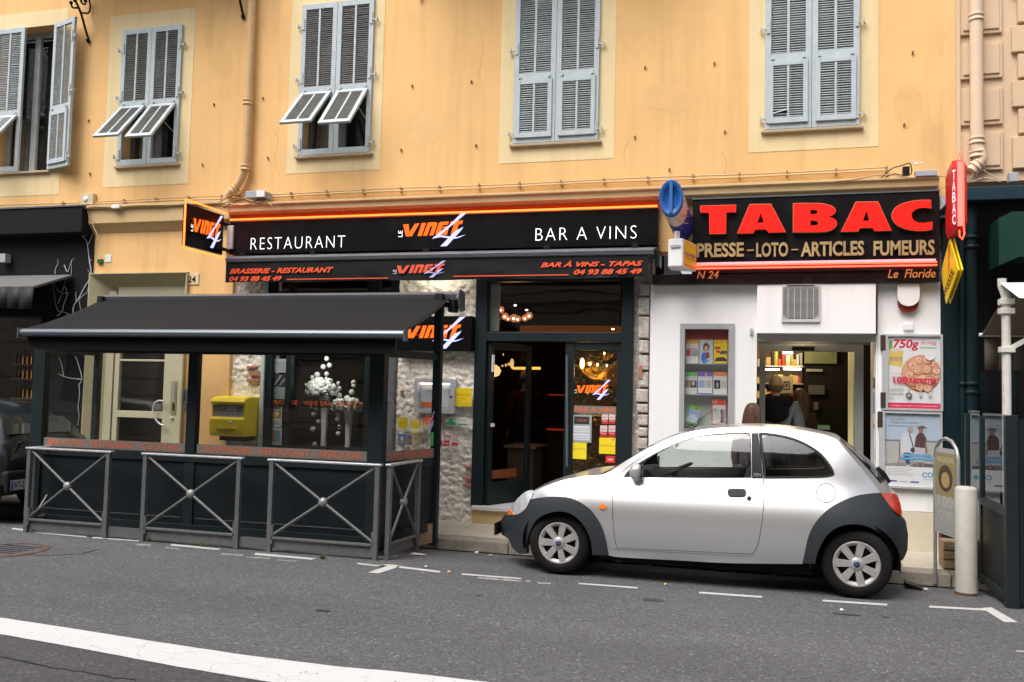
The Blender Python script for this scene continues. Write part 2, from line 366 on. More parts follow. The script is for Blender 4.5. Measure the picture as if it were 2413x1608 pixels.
M['cable'] = mat('painted_cable', (0.50,0.36,0.2), 0.7)
M['cabledark'] = mat('dark_cable', (0.05,0.035,0.025), 0.7)
M['greybox'] = mat('grey_fitting', (0.33,0.35,0.37), 0.5, var=0.08)
M['orange'] = mat('orange_print', (0.85,0.13,0.012), 0.5, emis=0.25)
M['orangelit'] = lamp_mat('orange_backlit', (1.0,0.13,0.01), 0.9)
M['orangeprint'] = mat('orange_lettering', (0.80,0.085,0.02), 0.5)
M['orangeglass'] = mat('orange_vinyl', (0.72,0.13,0.03), 0.6)
M['lav'] = lamp_mat('lavender_backlit', (0.50,0.50,1.0), 0.9)
M['lavprint'] = mat('lavender_print', (0.48,0.48,0.80), 0.5)
M['whitelit'] = lamp_mat('white_backlit', (0.92,0.95,1.0), 0.95)
M['whiteprint'] = mat('white_print', (0.8,0.8,0.8), 0.5)
M['neon_o'] = lamp_mat('orange_neon', (1.0,0.125,0.018), 2.7)
M['neon_r'] = lamp_mat('red_neon', (1.0,0.06,0.03), 2.8)
M['tabacred'] = lamp_mat('red_lit_acrylic', (1.0,0.014,0.008), 0.72)
M['tabacrim'] = mat('brass_rim', (0.55,0.42,0.2), 0.35, metal=0.6)
M['taupe'] = mat('taupe_vinyl', (0.17,0.158,0.142), 0.6, var=0.1, vs=5)
M['clear'] = glass('window_glass', (0.93,0.95,0.94), 1.5, 1.25)
M['booth'] = glass('booth_glass', (0.97,0.975,0.96), 1.5, 1.3)
M['bluish'] = mat('navy_print', (0.012,0.018,0.16), 0.4)
M['sticker'] = mat('yellow_sticker', (0.80,0.60,0.02), 0.5)
M['galv'] = mat('galvanised', (0.35,0.37,0.38), 0.4, metal=0.6, var=0.15, vs=20)
# ---------------------------------------------------------------- ground
def asphalt(name, base):
    m = bpy.data.materials.new(name); m.use_nodes = True; n = m.node_tree.nodes; L = m.node_tree.links; b = n['Principled BSDF']
    tc = n.new('ShaderNodeTexCoord')
    v = n.new('ShaderNodeTexVoronoi'); v.inputs['Scale'].default_value = 75; L.new(tc.outputs['Object'], v.inputs['Vector'])
    sep = n.new('ShaderNodeSeparateColor'); L.new(v.outputs['Color'], sep.inputs[0])
    mr = n.new('ShaderNodeMapRange'); mr.inputs[3].default_value = 0.62; mr.inputs[4].default_value = 1.34; L.new(sep.outputs[0], mr.inputs[0])
    gt = n.new('ShaderNodeMapRange'); gt.inputs[1].default_value = 0.955; gt.inputs[2].default_value = 0.985; gt.inputs[4].default_value = 1.3; L.new(sep.outputs[1], gt.inputs[0])
    ad = n.new('ShaderNodeMath'); ad.operation = 'ADD'; L.new(mr.outputs[0], ad.inputs[0]); L.new(gt.outputs[0], ad.inputs[1])
    a = n.new('ShaderNodeTexNoise'); a.inputs['Scale'].default_value = 0.7; a.inputs['Detail'].default_value = 9; a.inputs['Roughness'].default_value = 0.6
    mp = n.new('ShaderNodeMapping'); mp.inputs['Scale'].default_value = (0.3, 1.1, 1); L.new(tc.outputs['Object'], mp.inputs[0]); L.new(mp.outputs[0], a.inputs['Vector'])
    m2 = n.new('ShaderNodeMapRange'); m2.inputs[1].default_value = 0.3; m2.inputs[2].default_value = 0.7; m2.inputs[3].default_value = 0.80; m2.inputs[4].default_value = 1.18; L.new(a.outputs['Fac'], m2.inputs[0])
    mu = n.new('ShaderNodeMath'); mu.operation = 'MULTIPLY'; L.new(ad.outputs[0], mu.inputs[0]); L.new(m2.outputs[0], mu.inputs[1])
    vm = n.new('ShaderNodeVectorMath'); vm.operation = 'SCALE'; vm.inputs[0].default_value = base; L.new(mu.outputs[0], vm.inputs['Scale'])
    f = n.new('ShaderNodeTexNoise'); f.inputs['Scale'].default_value = 3.2; f.inputs['Detail'].default_value = 12; f.inputs['Roughness'].default_value = 0.75; L.new(tc.outputs['Object'], f.inputs['Vector'])
    mf = n.new('ShaderNodeMapRange'); mf.inputs[1].default_value = 0.585; mf.inputs[2].default_value = 0.70; mf.inputs[4].default_value = 0.5; L.new(f.outputs['Fac'], mf.inputs[0])
    k = n.new('ShaderNodeMix'); k.data_type = 'RGBA'; L.new(mf.outputs[0], k.inputs['Factor']); L.new(vm.outputs[0], k.inputs['A']); k.inputs['B'].default_value = (base[0]*.5, base[1]*.5, base[2]*.5, 1)
    L.new(k.outputs['Result'], b.inputs['Base Color']); b.inputs['Roughness'].default_value = 0.82
    bp = n.new('ShaderNodeBump'); bp.inputs['Strength'].default_value = 0.55; bp.inputs['Distance'].default_value = 0.006
    L.new(v.outputs['Distance'], bp.inputs['Height']); L.new(bp.outputs[0], b.inputs['Normal'])
    return m
def paint(name, col, wear):
    m = bpy.data.materials.new(name); m.use_nodes = True; n = m.node_tree.nodes; L = m.node_tree.links; b = n['Principled BSDF']
    tc = n.new('ShaderNodeTexCoord'); a = n.new('ShaderNodeTexNoise'); a.inputs['Scale'].default_value = 16; a.inputs['Detail'].default_value = 12; a.inputs['Roughness'].default_value = 0.8
    L.new(tc.outputs['Object'], a.inputs['Vector'])
    q = n.new('ShaderNodeMapRange'); q.inputs[1].default_value = wear; q.inputs[2].default_value = wear+0.03; L.new(a.outputs['Fac'], q.inputs[0])
    v = n.new('ShaderNodeTexVoronoi'); v.feature = 'DISTANCE_TO_EDGE'; v.inputs['Scale'].default_value = 3.4
    wv = n.new('ShaderNodeTexNoise'); wv.inputs['Scale'].default_value = 5; ad = n.new('ShaderNodeMixRGB'); ad.inputs[0].default_value = 0.12
    L.new(tc.outputs['Object'], wv.inputs['Vector']); L.new(tc.outputs['Object'], ad.inputs[1]); L.new(wv.outputs['Color'], ad.inputs[2]); L.new(ad.outputs[0], v.inputs['Vector'])
    c = n.new('ShaderNodeMapRange'); c.inputs[1].default_value = 0.002; c.inputs[2].default_value = 0.008; c.inputs[3].default_value = 0.4; c.inputs[4].default_value = 0; L.new(v.outputs['Distance'], c.inputs[0])
    mx = n.new('ShaderNodeMath'); mx.operation = 'MAXIMUM'; L.new(q.outputs[0], mx.inputs[0]); L.new(c.outputs[0], mx.inputs[1])
    k = n.new('ShaderNodeMix'); k.data_type = 'RGBA'; L.new(mx.outputs[0], k.inputs['Factor']); k.inputs['A'].default_value = (*col, 1); k.inputs['B'].default_value = (0.10,0.10,0.102,1)
    L.new(k.outputs['Result'], b.inputs['Base Color']); b.inputs['Roughness'].default_value = 0.7
    return m
M['asphalt'] = asphalt('road_asphalt', (0.080,0.081,0.086)); M['asphalt_dark'] = asphalt('older_asphalt', (0.058,0.057,0.064))
M['line'] = paint('thick_line_paint', (0.54,0.54,0.55), 0.60); M['mark'] = paint('worn_marking_paint', (0.44,0.44,0.43), 0.60); M['ghost'] = paint('faded_marking_paint', (0.27,0.27,0.265), 0.52)
mb = MB(); mb.add([(-450,-450,-0.3),(450,-450,-0.3),(450,450,-0.3),(-450,450,-0.3)], [(0,1,2,3)])
struct(part(mb, 'ground', M['concrete']))
mb = MB(); ys = [(-3.4,-0.0),(4.62,0.0),(7.75,0.0),(8.3,-0.025),(KERB_Y,GUT_Z),(9.3,GUT_Z)]
for x0 in range(-60, 60, 4):
    for i in range(1, len(ys)-1):
        (a, za), (b, zb) = ys[i], ys[i+1]; mb.add([(x0,a,za),(x0+4,a,za),(x0+4,b,zb),(x0,b,zb)], [(0,1,2,3)])
road = struct(part(mb, 'road', M['asphalt']))
mb = MB(); mb.add([(-60,-3.4,0),(60,-3.4,0),(60,4.62,0),(-60,4.62,0)], [(0,1,2,3)]); part(mb, 'older_lane_surface', M['asphalt_dark'], road)
mb = MB(); mb.box(-60, 60, -5, -3.4, -0.3, 0.12); struct(part(mb, 'far_pavement', M['concrete']))
def flat(name, quads, m, dz=0.004, parent=road, cv=None):
    mb = MB()
    for q in quads:
        P = [G(a, b) for a, b in q]; mb.add([(p.x, p.y, dz) for p in P], [tuple(range(len(P)))])
    return part(mb, name, m, parent)
T4 = lambda L, s=2.941, o=(0,1180): [(o[0]+a/s, o[1]+b/s) for a, b in L]
# thick white centre line
top = [G(*p) for p in ((0,1457),(170,1482.6),(340,1509.8),(578,1545.5),(800,1573),(938,1584.6),(1128,1606.7))]
bot = [G(*p) for p in ((0,1496),(204,1532),(408,1571),(629,1608))]
mb = MB(); topl = [(-40, 5.0)] + [(p.x, p.y) for p in top] + [(40, 4.62)]; botl = [(-40, 4.74)] + [(p.x, p.y) for p in bot] + [(-1.4,4.36),(40, 4.25)]
def yat(l, x):
    for (a, ya), (b, yb) in zip(l, l[1:]):
        if a <= x <= b: return ya + (yb-ya)*(x-a)/(b-a)
xs = [-40,-20,-10,-7,-5] + [-4.9+0.07*i for i in range(75)] + [0.4,1,5,12,25,40]
for a, b in zip(xs, xs[1:]):
    ja, jb = [0.006*noise.noise(Vector((q*9, 1, 0))) for q in (a, b)]
    mb.add([(a,yat(botl,a)+ja,0.004),(b,yat(botl,b)+jb,0.004),(b,yat(topl,b)-jb,0.004),(a,yat(topl,a)-ja,0.004)], [(0,1,2,3)])
part(mb, 'lane_line', M['line'], road, label='thick cracked white line')
c5 = lambda L: T4(L, 5.115, (840,1200)); c6 = lambda L: T4(L, 2.758, (1560,1180))
for q in ([c5([(135,770),(265,780),(555,690),(425,672)]), c5([(500,690),(1015,752),(1000,772),(470,708)])],
          [c5([(10,650),(240,680),(400,668),(420,682),(240,695),(10,668)])]):
    flat('parking_mark', q, M['mark'])
for q in (c5([(1268,780),(1890,828),(1985,838),(1980,850),(1270,797)]), T4([(30,793),(840,853),(835,873),(15,810)], 5.88, (1360,1240)),
          c6([(245,595),(652,624),(645,635),(238,606)]), c6([(1045,647),(1467,674),(1460,686),(1038,658)]),
          c6([(1740,686),(2060,704),(2140,696),(2312,794),(2225,793),(2105,719),(1733,698)]), c6([(2300,978),(2400,983),(2400,992),(2300,984)])):
    flat('parking_mark', [q], M['mark'])
for q in ([(1470,822),(1800,842),(1980,862),(1990,880),(1830,872),(1460,840)], [(2040,860),(2100,862),(2100,884),(2040,880)], [(2170,880),(2350,892),(2340,915),(2200,905)]): flat('faded_mark', [c5(q)], M['ghost'], 0.003)
for q in ([(80,190),(330,215),(600,245),(600,258),(300,230),(80,200)], [(640,248),(970,272),(960,284),(640,262)], [(1190,302),(1530,336),(1510,344),(1180,314)], [(940,300),(1050,306),(1040,318),(940,312)],
          [(1770,364),(2190,402),(2160,412),(1760,378)], [(1140,322),(1250,332),(1240,342),(1150,332)], [(1540,366),(1690,376),(1680,386),(1530,376)], [(1710,390),(1880,396),(1860,406),(1710,398)], [(1920,410),(2070,420),(2050,426),(1920,418)]):
    flat('faded_mark', [T4(q)], M['ghost'] if q[0][0] in (940,1140,1540,1710,1920) else M['mark'], 0.003)
# cracks and tar patches
M['tar'] = mat('tar_crack', (0.022,0.021,0.022), 0.8); M['patch'] = asphalt('tarred_patch', (0.075,0.074,0.082))
def crack(pts, wd, s=2.941, o=(0,1180)):
    P = []
    for a, b in catmull([Vector((x,y)) for x,y in pts], 7, False): P.append(G(o[0]+a/s, o[1]+b/s))
    mb = MB(); n = len(P)
    for i in range(n): P[i] = P[i] + Vector((noise.noise(P[i]*14), noise.noise(P[i]*14+Vector((5,5,5))), 0))*0.02
    for i in range(n-1):
        d = (P[i+1]-P[i]).normalized(); q = Vector((-d.y, d.x, 0))*wd*(0.5+0.8*abs(noise.noise(P[i]*11)))
        mb.add([P[i]-q+Vector((0,0,.0035)), P[i+1]-q+Vector((0,0,.0035)), P[i+1]+q+Vector((0,0,.0035)), P[i]+q+Vector((0,0,.0035))], [(0,1,2,3)])
    part(mb, 'crack', M['tar'], road)
crack([(-80,475),(0,466),(160,440),(300,425),(420,402),(600,372),(780,350)], 0.0035)
crack([(-60,1080),(60,1092),(240,1135),(400,1165),(560,1190),(760,1225),(940,1246)], 0.007)
crack([(0,285),(130,282),(240,300),(400,322),(560,332),(700,340)], 0.004)
crack([(300,298),(480,300),(640,280)], 0.003)
crack([(2353,1105),(2200,1090),(2080,1082)], 0.002)
mb = MB(); P = [G(a, b) for a, b in T4([(250,318),(400,322),(560,334),(690,342),(560,370),(400,380),(230,384)])]; mb.add([(p.x,p.y,0.0045) for p in P], [tuple(range(len(P)))]); part(mb, 'tarred_patch', M['patch'], road)
oil = mat('oil_stain', (.045,.044,.046), .45, var=.25, vs=9)
for (u, v, a_, b_) in ((1995,1449,.10,.022),(2085,1455,.03,.012),(1128,1404,.03,.012),(1540,1415,.09,.05),(760,1440,.06,.03)):
    p0 = G(u, v); mb = MB(); mb.add([(p0.x+a_*math.cos(t*.42)*(1+.4*noise.noise(Vector((t,u,0)))), p0.y+b_*math.sin(t*.42)*(1+.4*noise.noise(Vector((t,v,3)))), .0032) for t in range(15)], [tuple(range(15))]); part(mb, 'oil_stain', oil, road)
mh = G(22, 1298)
t = thing('manhole_cover', 'round cast iron manhole cover with rusty rim in the road at the left edge', 'manhole cover', (mh.x, mh.y, 0))
mb = MB(); mb.lathe([(0,0.012),(0.285,0.012),(0.285,0.006)], (mh.x,mh.y,0), (0,0,1), 32, sm=False)
part(mb, 'lid', mat('cast_iron_lid', (0.11,0.11,0.115), 0.6, metal=0.3, var=0.3, vs=30, bump=0.8, bs=60), t)
mb = MB(); mb.lathe([(0.292,0.004),(0.292,0.016),(0.335,0.014),(0.345,0.004)], (mh.x,mh.y,0), (0,0,1), 32, sm=False)
part(mb, 'rim', mat('rusty_rim', (0.10,0.055,0.04), 0.8, var=0.4, vs=15), t)
mb = MB()
for k in range(5): mb.box(mh.x-0.2, mh.x+0.2, mh.y-0.17+k*0.08, mh.y-0.14+k*0.08, 0.012, 0.016)
part(mb, 'lid_rib', mat('cast_iron_rib', (0.035,0.035,0.035), 0.6), t)
# gutter, kerb stones, pavement slabs
mb = MB(); mb.add([(-60,8.90,-0.0655),(60,8.90,-0.0655),(60,KERB_Y,-0.080),(-60,KERB_Y,-0.080)], [(0,1,2,3)]); part(mb, 'gutter_strip', M['gutter'], road)
mb = MB(); mb.box(-60, 60, 9.2, F+6, -0.28, 0.02); pav = struct(part(mb, 'pavement', M['kerb']))
xk = -13.0; k = 0; 
while xk < 4.5:
    ln = 0.78 + 0.5*random.random(); mb = MB(); dz = random.uniform(-.004,.004); dy = random.uniform(-.004,.004)
    mb.box(xk, xk+ln-0.006, KERB_Y+dy, 9.155, -0.2, KERB_Z+dz); part(mb, 'kerb_stone', M['kerb'], pav, bev=0.018); xk += ln
xk = -13.3
while xk < 4.5:
    ln = 1.12; mb = MB(); a, b, z0, z1 = xk, xk+ln-0.006, KERB_Z+0.003, PAV_Z
    mb.add([(a,9.16,z0),(b,9.16,z0),(b,F+.4,z1),(a,F+.4,z1),(a,9.16,0),(b,9.16,0),(b,F+.4,0),(a,F+.4,0)], [(0,1,2,3),(4,7,6,5),(4,5,1,0),(5,6,2,1),(6,7,3,2),(7,4,0,3)])
    part(mb, 'paving_slab', M['concrete'], pav); xk += ln
# litter and weeds
def litter(label, u, v, sx, sy, col, cat='litter', z=None, crump=False):
    p = G(u, v); zz = 0 if p.y < 7.75 else -(p.y-7.75)/1.22*0.085
    p = G(u, v, zz+0.004); mb = MB()
    if crump:
        n = 9; mb.ball((0,0,0), 1, 10); mb.v = [tuple(Vector(q)*(1+0.35*noise.noise(Vector(q)*2.3))) for q in mb.v]
        mb.v = [(q[0]*sx, q[1]*sy, q[2]*sx*0.6+sx*0.5) for q in mb.v]; mb.s = [False]*len(mb.s)
    else:
        mb.add([(-sx,-sy,0),(sx,-sy*.8,0.006),(sx*.9,sy,0.003),(-sx*.7,sy,0.012),(0,0,0.014)], [(0,1,4),(1,2,4),(2,3,4),(3,0,4)])
    mb.v = [(q[0]+p.x, q[1]+p.y, q[2]+zz+0.012) for q in mb.v]
    o = part(mb, 'paper_scrap' if not crump else 'crumpled_tissue', mat('litter_%d%d%d' % tuple(int(9*c) for c in col), col, 0.8)); tag(o, label, cat)
litter('crumpled white tissue in the gutter between terrace and silver car', 1123, 1307, 0.022, 0.02, (0.6,0.6,0.68), crump=True)
litter('flattened pinkish leaflet beside the foot of the side barrier', 985, 1309, 0.085, 0.03, (0.52,0.42,0.46))
litter('white paper scrap standing against the kerb under the silver car', 1528, 1337, 0.02, 0.02, (0.6,0.6,0.58), crump=True)
litter('small white scrap at the kerb just ahead of the rear wheel', 1825, 1358, 0.02, 0.015, (0.6,0.6,0.6))
litter('orange cigarette end nearest the dashed line by the terrace corner', 1059, 1351, 0.02, 0.008, (0.6,0.3,0.08))
litter('tiny white scrap on the asphalt right of the terrace corner', 1004, 1338, 0.014, 0.01, (0.6,0.6,0.58))
litter('brown leaf scrap lying in the gutter below the front bumper', 1156, 1311, 0.022, 0.01, (0.45,0.3,0.12))
litter('yellowish butt on the road in front of the car door', 1568, 1380, 0.012, 0.01, (0.55,0.4,0.1))
litter('white chewing gum fleck on the road past the rear wheel', 1984, 1441, 0.016, 0.01, (0.6,0.6,0.6))
litter('white scrap on the road near the fallen brush head', 2183, 1392, 0.02, 0.01, (0.62,0.62,0.6))
M['weed'] = mat('weed_green', (0.06,0.11,0.02), 0.8, var=0.3, vs=30)
for lab, u, v, h in (('tuft of green weed sprouting under the middle street barrier', 476, 1289, 0.07), ('small weed under the right hand front barrier', 760, 1318, 0.06), ('thin weed sprig near the left post of the middle barrier', 350, 1277, 0.06), ('flat weed growing on the painted parking mark', 900, 1335, 0.02)):
    p = G(u, v); mb = MB()
    for k in range(26):
        a = random.random()*6.28; q = random.random()*0.03+0.01; hh = h*random.uniform(0.4,1)
        b = Vector((p.x+random.uniform(-.02,.02), p.y, 0)); tp = b+Vector((math.cos(a)*q, math.sin(a)*q, hh)); s = Vector((0.004,0,0))
        mb.add([b-s, b+s, tp+s*0.6, tp-s*.4], [(0,1,2,3)])
    o = part(mb, 'weed', M['weed']); tag(o, lab, 'weed')
# ---------------------------------------------------------------- opposite side of the street (seen in reflections, closes the canyon)
ob = thing('opposite_building', 'plain stone building across the street, mirrored in the shop windows', 'building', (0,-5,0))
rust = mat('opposite_stone', (0.30,0.27,0.23), 0.9, var=0.25, vs=2)
mb = MB()
mb.box(-40, 40, -9, -5.15, 0, 10.4)
for k in range(19):
    mb.box(-40, 40, -5.15, -5.0, 0.12+k*0.55, 0.12+k*0.55+0.5)
mb.box(-40, 40, -9, -4.6, 10.4, 10.75); mb.box(-40, 40, -5.0, -4.8, 4.2, 4.45)
part(mb, 'wall', rust, ob)
for k in range(-7, 8):
    for z in (1.0, 5.2, 8.0):
        mb = MB(); mb.box(k*3.1-0.6, k*3.1+0.6, -5.0, -4.97, z, z+2.1); part(mb, 'window', mat('opposite_window', (0.02,0.022,0.025), 0.2), ob)
# ---------------------------------------------------------------- ochre building
bld = thing('ochre_building', 'long ochre rendered apartment building with cream window bands and grey louvred shutters', 'building', (0,F,0))
ZC = 3.93                                   # top of the shopfront moulding
WINS = []                                   # (x0, x1, z0, z1) of shutter openings
WPX = [((-30,268),(-30,68)), None]
def wx(u, v): return W(u, v, F).x
w5 = (wx(1802,200), wx(2026,200)); w4 = (wx(1213,170), wx(1414,170)); w3 = (wx(710,190), wx(880,190)); w2 = (wx(286,240), wx(427,240))
ww = 1.01; zs = 4.505; zt = 6.72
WINS = [(w2[0]-2.95-0.02, w2[0]-2.95+ww), w2, w3, w4, w5]
w1x1 = wx(120, 330); WINS[0] = (w1x1-ww, w1x1)
ztop = {0:6.58, 1:W(368,66,F).z, 2:W(800,6,F).z, 3:6.75, 4:6.75}
loops = [rectloop(-14, 1.905, ZC-0.12, 9.5)]
for i, (a, b) in enumerate(WINS): loops.append(rectloop(a+.012, b-.012, zs, ztop[i]))
shape('wall', loops, F, 0.32, M['ochre'], bld)
WINPX = [W(-40,470,F).x]
# painted cream bands round the openings (they sit a trowel's depth proud)
bands = [(None,(163,250),(446,500)), ((252,240),(452,240),444), ((682,200),(902,200),413), ((1180,180),(1450,180),388), ((1765,180),(2070,180),359)]
for i, (a, b) in enumerate(WINS):
    L = a-0.40 if i == 0 else wx(*bands[i][0]); Rr = wx(150,250) if i == 0 else wx(*bands[i][1])
    um = {0:60,1:345,2:790,3:1315,4:1915}[i]; vb = {0:462,1:438,2:405,3:380,4:353}[i]
    zb = W(um, vb, F).z; zt_ = ztop[i]+ (0.22 if i < 2 else 0.25)
    shape('painted_band', [rectloop(L, Rr, zb, zt_), rectloop(a+.012, b-.012, zs, ztop[i])], F-0.004, 0.0035, M['cream'], bld)
    mb = MB(); mb.box(a-0.035, b+0.035, F-0.055, F+0.2, zs-0.032, zs-0.002); part(mb, 'window_sill', M['sill'], bld, bev=0.006)
    # window set back in the opening
    mb = MB(); zt2 = ztop[i]
    for x0, x1 in ((a+.02,a+.08),(b-.08,b-.02),((a+b)/2-.045,(a+b)/2+.045)): mb.box(x0, x1, F+0.2, F+0.25, zs, zt2)
    mb.box(a+.02, b-.02, F+0.202, F+0.248, zs, zs+.07); mb.box(a+.02, b-.02, F+0.202, F+0.248, zt2-.07, zt2)
    wf = part(mb, 'window', M['shutter'] if i == 0 else mat('shaded_casement', (.10,.105,.11), .7), bld)  # casement colour darkened to paint the shade behind closed shutters
    for s in (0, 1):
        x0 = a+.08 if s == 0 else (a+b)/2+.045; x1 = (a+b)/2-.045 if s == 0 else b-.08
        mb = MB(); mb.add([(x0,F+.225,zs+.07),(x1,F+.225,zs+.07),(x1,F+.225,zt2-.07),(x0,F+.225,zt2-.07)], [(0,1,2,3)]); part(mb, 'pane', M['clear'], wf)
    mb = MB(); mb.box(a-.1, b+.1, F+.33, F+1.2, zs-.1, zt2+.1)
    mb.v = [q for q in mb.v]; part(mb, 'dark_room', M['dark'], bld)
    mb = MB(); zt2 = zs+.95
    for k in range(14 if i < 3 else 0):
        x = a+.10+k*(b-a-.2)/28
        mb.add([(x,F+.275+.012*math.sin(k*2.2),zs+.02),(x+.036,F+.275+.012*math.sin(k*2.2+1.2),zs+.02),(x+.036,F+.275+.012*math.sin(k*2.2+1.2),zt2-.1),(x,F+.275+.012*math.sin(k*2.2),zt2-.1)], [(0,1,2,3)], sm=True)
    if mb.v: part(mb, 'curtain', mat('curtain_cloth', (0.16,0.13,0.10), 0.9), bld)
# ---- shutters: leaf frame, middle stile, hinged lower flap, louvre slats
def leaf_frame(wd, ht, flap_h, zrail):
    mb = MB(); st = 0.062
    mb.box(0, st, 0, .038, 0, ht); mb.box(wd-st, wd, 0, .038, 0, ht)
    mb.box(st, wd-st, 0.001, .037, ht-.07, ht); mb.box(st, wd-st, 0.001, .037, 0, .075); mb.box(st, wd-st, 0.001, .037, zrail-.05, zrail+.035)
    mb.box(wd/2-.014, wd/2+.014, 0.004, .034, zrail+.035, ht-.07)
    return mb
def flap_frame(wd, ht):
    mb = MB(); st = 0.05
    mb.box(0, st, -.02, .012, 0, ht); mb.box(wd-st, wd, -.02, .012, 0, ht); mb.box(st, wd-st, -.019, .011, 0, .06); mb.box(st, wd-st, -.019, .011, ht-.055, ht); mb.box(wd/2-.012, wd/2+.012, -.015, .008, .06, ht-.055)
    return mb
def slat_mb(x0, x1, z, ang, y=0.019, d=0.0175):
    mb = MB(); c, s = math.cos(ang), math.sin(ang); h = d/2
    a = Vector((0, -c*h, -s*h)); n = Vector((0, s, -c))*0.0034
    P = []
    for x in (x0, x1):
        for k in (a+n, a-n, -a-n, -a+n): P.append((x, y+k.y, z+k.z))
    mb.add(P, [(0,1,2,3),(7,6,5,4),(0,4,5,1),(1,5,6,2),(2,6,7,3),(3,7,4,0)]); return mb
slat_count = [0]; SLATM = [None]
def slats(parent, x0, x1, z0, z1, single, y=0.019, ang=rad(44), pitch=0.0258, broken=None):
    n = max(1, int((z1-z0)/pitch)); me = None; allmb = MB()
    for k in range(n):
        z = z0 + (k+.5)*(z1-z0)/n; a = ang + random.uniform(-.05,.05); dz = random.uniform(-.002,.002)
        if broken == k:
            q = slat_mb(x0, x1, z, a, y-.012); q.v = [(p[0], p[1]-.02*(p[0]-x0)/(x1-x0), p[2]-.015+.028*(p[0]-x0)/(x1-x0)) for p in q.v]
            part(q, 'slat', M['shutter'], parent, local=True, label='loose slat hanging askew'); continue
        if single:
            if me is None: me = slat_mb(x0, x1, 0, ang, y).mesh('slat', SLATM[0])
            o = link('slat', me, parent, local=True); o.location = (random.uniform(-.001,.001), 0, z+dz); slat_count[0] += 1
        else:
            q = slat_mb(x0, x1, z+dz, a, y); allmb.add(q.v, q.f)
    if not single: part(allmb, 'slats', SLATM[0], parent, local=True, kind='stuff')
def leaf(i, side, x0, wd, z0, ht, zrail, flap_ang, single_up, single_flap, hinge_rot=0.0, broken=None):
    # local frame: x to the right, y into the wall
    fr = part(leaf_frame(wd, ht, 0, zrail), 'shutter', M['shutter'], bld, bev=0.003)
    piv = Vector((x0, F-0.045, z0))
    if hinge_rot:     # swung about its right edge
        hx = x0; fr.matrix_parent_inverse = WMX[bld.name].inverted(); fr.location = (hx, F-0.05, z0); fr.rotation_euler = (0,0,hinge_rot)
    else:
        fr.matrix_parent_inverse = WMX[bld.name].inverted(); fr.location = piv
    sw = 0.062
    slats(fr, sw, wd/2-.014, zrail+.035, ht-.07, single_up); slats(fr, wd/2+.014, wd-sw, zrail+.035, ht-.07, single_up)
    fh = zrail-.05-.06; fw = wd-2*sw+.05
    fo = part(flap_frame(fw, fh), 'shutter_flap', M['shutter'], bld, bev=0.003)
    mloc = Matrix.Translation(fr.location) @ Matrix.Rotation(hinge_rot, 4, 'Z') @ Matrix.Translation((sw-.025, -0.006, .06+fh)) @ Matrix.Rotation(-flap_ang, 4, 'X') @ Matrix.Translation((0,0,-fh))
    fo.matrix_parent_inverse = WMX[bld.name].inverted(); fo.matrix_basis = mloc
    slats(fo, .05, fw/2-.012, .06, fh-.055, single_flap, y=-.004, pitch=0.026, broken=broken, ang=rad(44 if flap_ang < .1 else 8)); slats(fo, fw/2+.012, fw-.05, .06, fh-.055, single_flap, y=-.004, pitch=0.026, ang=rad(44 if flap_ang < .1 else 8))
    for zh in (.12, ht*.5, ht-.28):
        mb = MB()      # hinge straps and wall pins
        xx = -0.05 if side < 0 else wd+0.05
        s = -1 if side < 0 else 1
        xe = 0 if side < 0 else wd
        mb.box(xe+s*.055, xe-s*.01, -.012, .0, zh-.008, zh+.008); mb.box(xe-s*.012, xe-s*.045, -.014, -.002, zh-.05, zh+.09); mb.box(xe+s*.04, xe+s*.055, -.016, .02, zh-.02, zh+.025)
        part(mb, 'hinge', M['hinge'], fr, local=True)
    for x in (sw+.0, wd-sw-.03): mb = MB(); mb.box(x, x+.03, -.028, 0, zrail-.035, zrail-.005); part(mb, 'flap_hinge', M['hinge'], fr, local=True)
    return fr
for i, (a, b) in enumerate(WINS):
    SLATM[0] = M['slat'] if i in (0,3,4) else M['slat_shaded']
    wd = (b-a)/2-.006; ht = ztop[i]-zs-.01; zr = 0.80 + (0.04 if i < 3 else 0.0)
    fa = {0:(40,0),1:(42,39),2:(43,40),3:(0,0),4:(0,0)}[i]
    if i == 0:
        leaf(i, -1, a+.004, wd, zs+.004, ht, zr, rad(40), False, False)
        fr = leaf(i, 1, b, wd, zs+.004, ht, zr, 0.0, False, False, hinge_rot=rad(-17))
    else:
        leaf(i, -1, a+.004, wd, zs+.004, ht, zr, rad(fa[0]), i == 4, i >= 3, broken=2 if i == 4 else None)
        leaf(i, 1, a+.006+wd+.002, wd, zs+.004, ht, zr, rad(fa[1]), i == 4, i >= 3)
        if fa[0]:
            for x in (a+wd*0.9, b-.07):
                mb = MB(); mb.tube([(x, F-.04, zs+.42), (x, F-.24, zs+.50)], 0.004, 5); part(mb, 'flap_stay', M['hinge'], bld)
# ---- mouldings above the shops
def mould(name, u0, u1, vt, vb, um, y0, m, parent=bld, **k):
    zt_, zb = W(um, vt, y0).z, W(um, vb, y0).z; x0, x1 = W(u0, (vt+vb)/2, y0).x, W(u1, (vt+vb)/2, y0).x
    mb = MB(); mb.box(x0, x1, y0, F+.02, zb, zt_); return part(mb, name, m, parent, **k)
xm0, xm1 = W(537,480,F-.16).x, W(2213,440,F-.16).x
mb = MB()
prof = [(F-.20,3.895),(F-.20,3.87),(F-.17,3.86),(F-.16,3.795),(F-.12,3.785),(F-.12,3.77),(F,3.77),(F,3.91)]
n = len(prof); mb.add([(xm0,y,z) for y,z in prof]+[(xm1,y,z) for y,z in prof], [tuple(range(n)), tuple(range(2*n-1,n-1,-1))]+[((i+1)%n,i,n+i,n+(i+1)%n) for i in range(n)])
part(mb, 'moulding', M['moulding'], bld, bev=0.004)
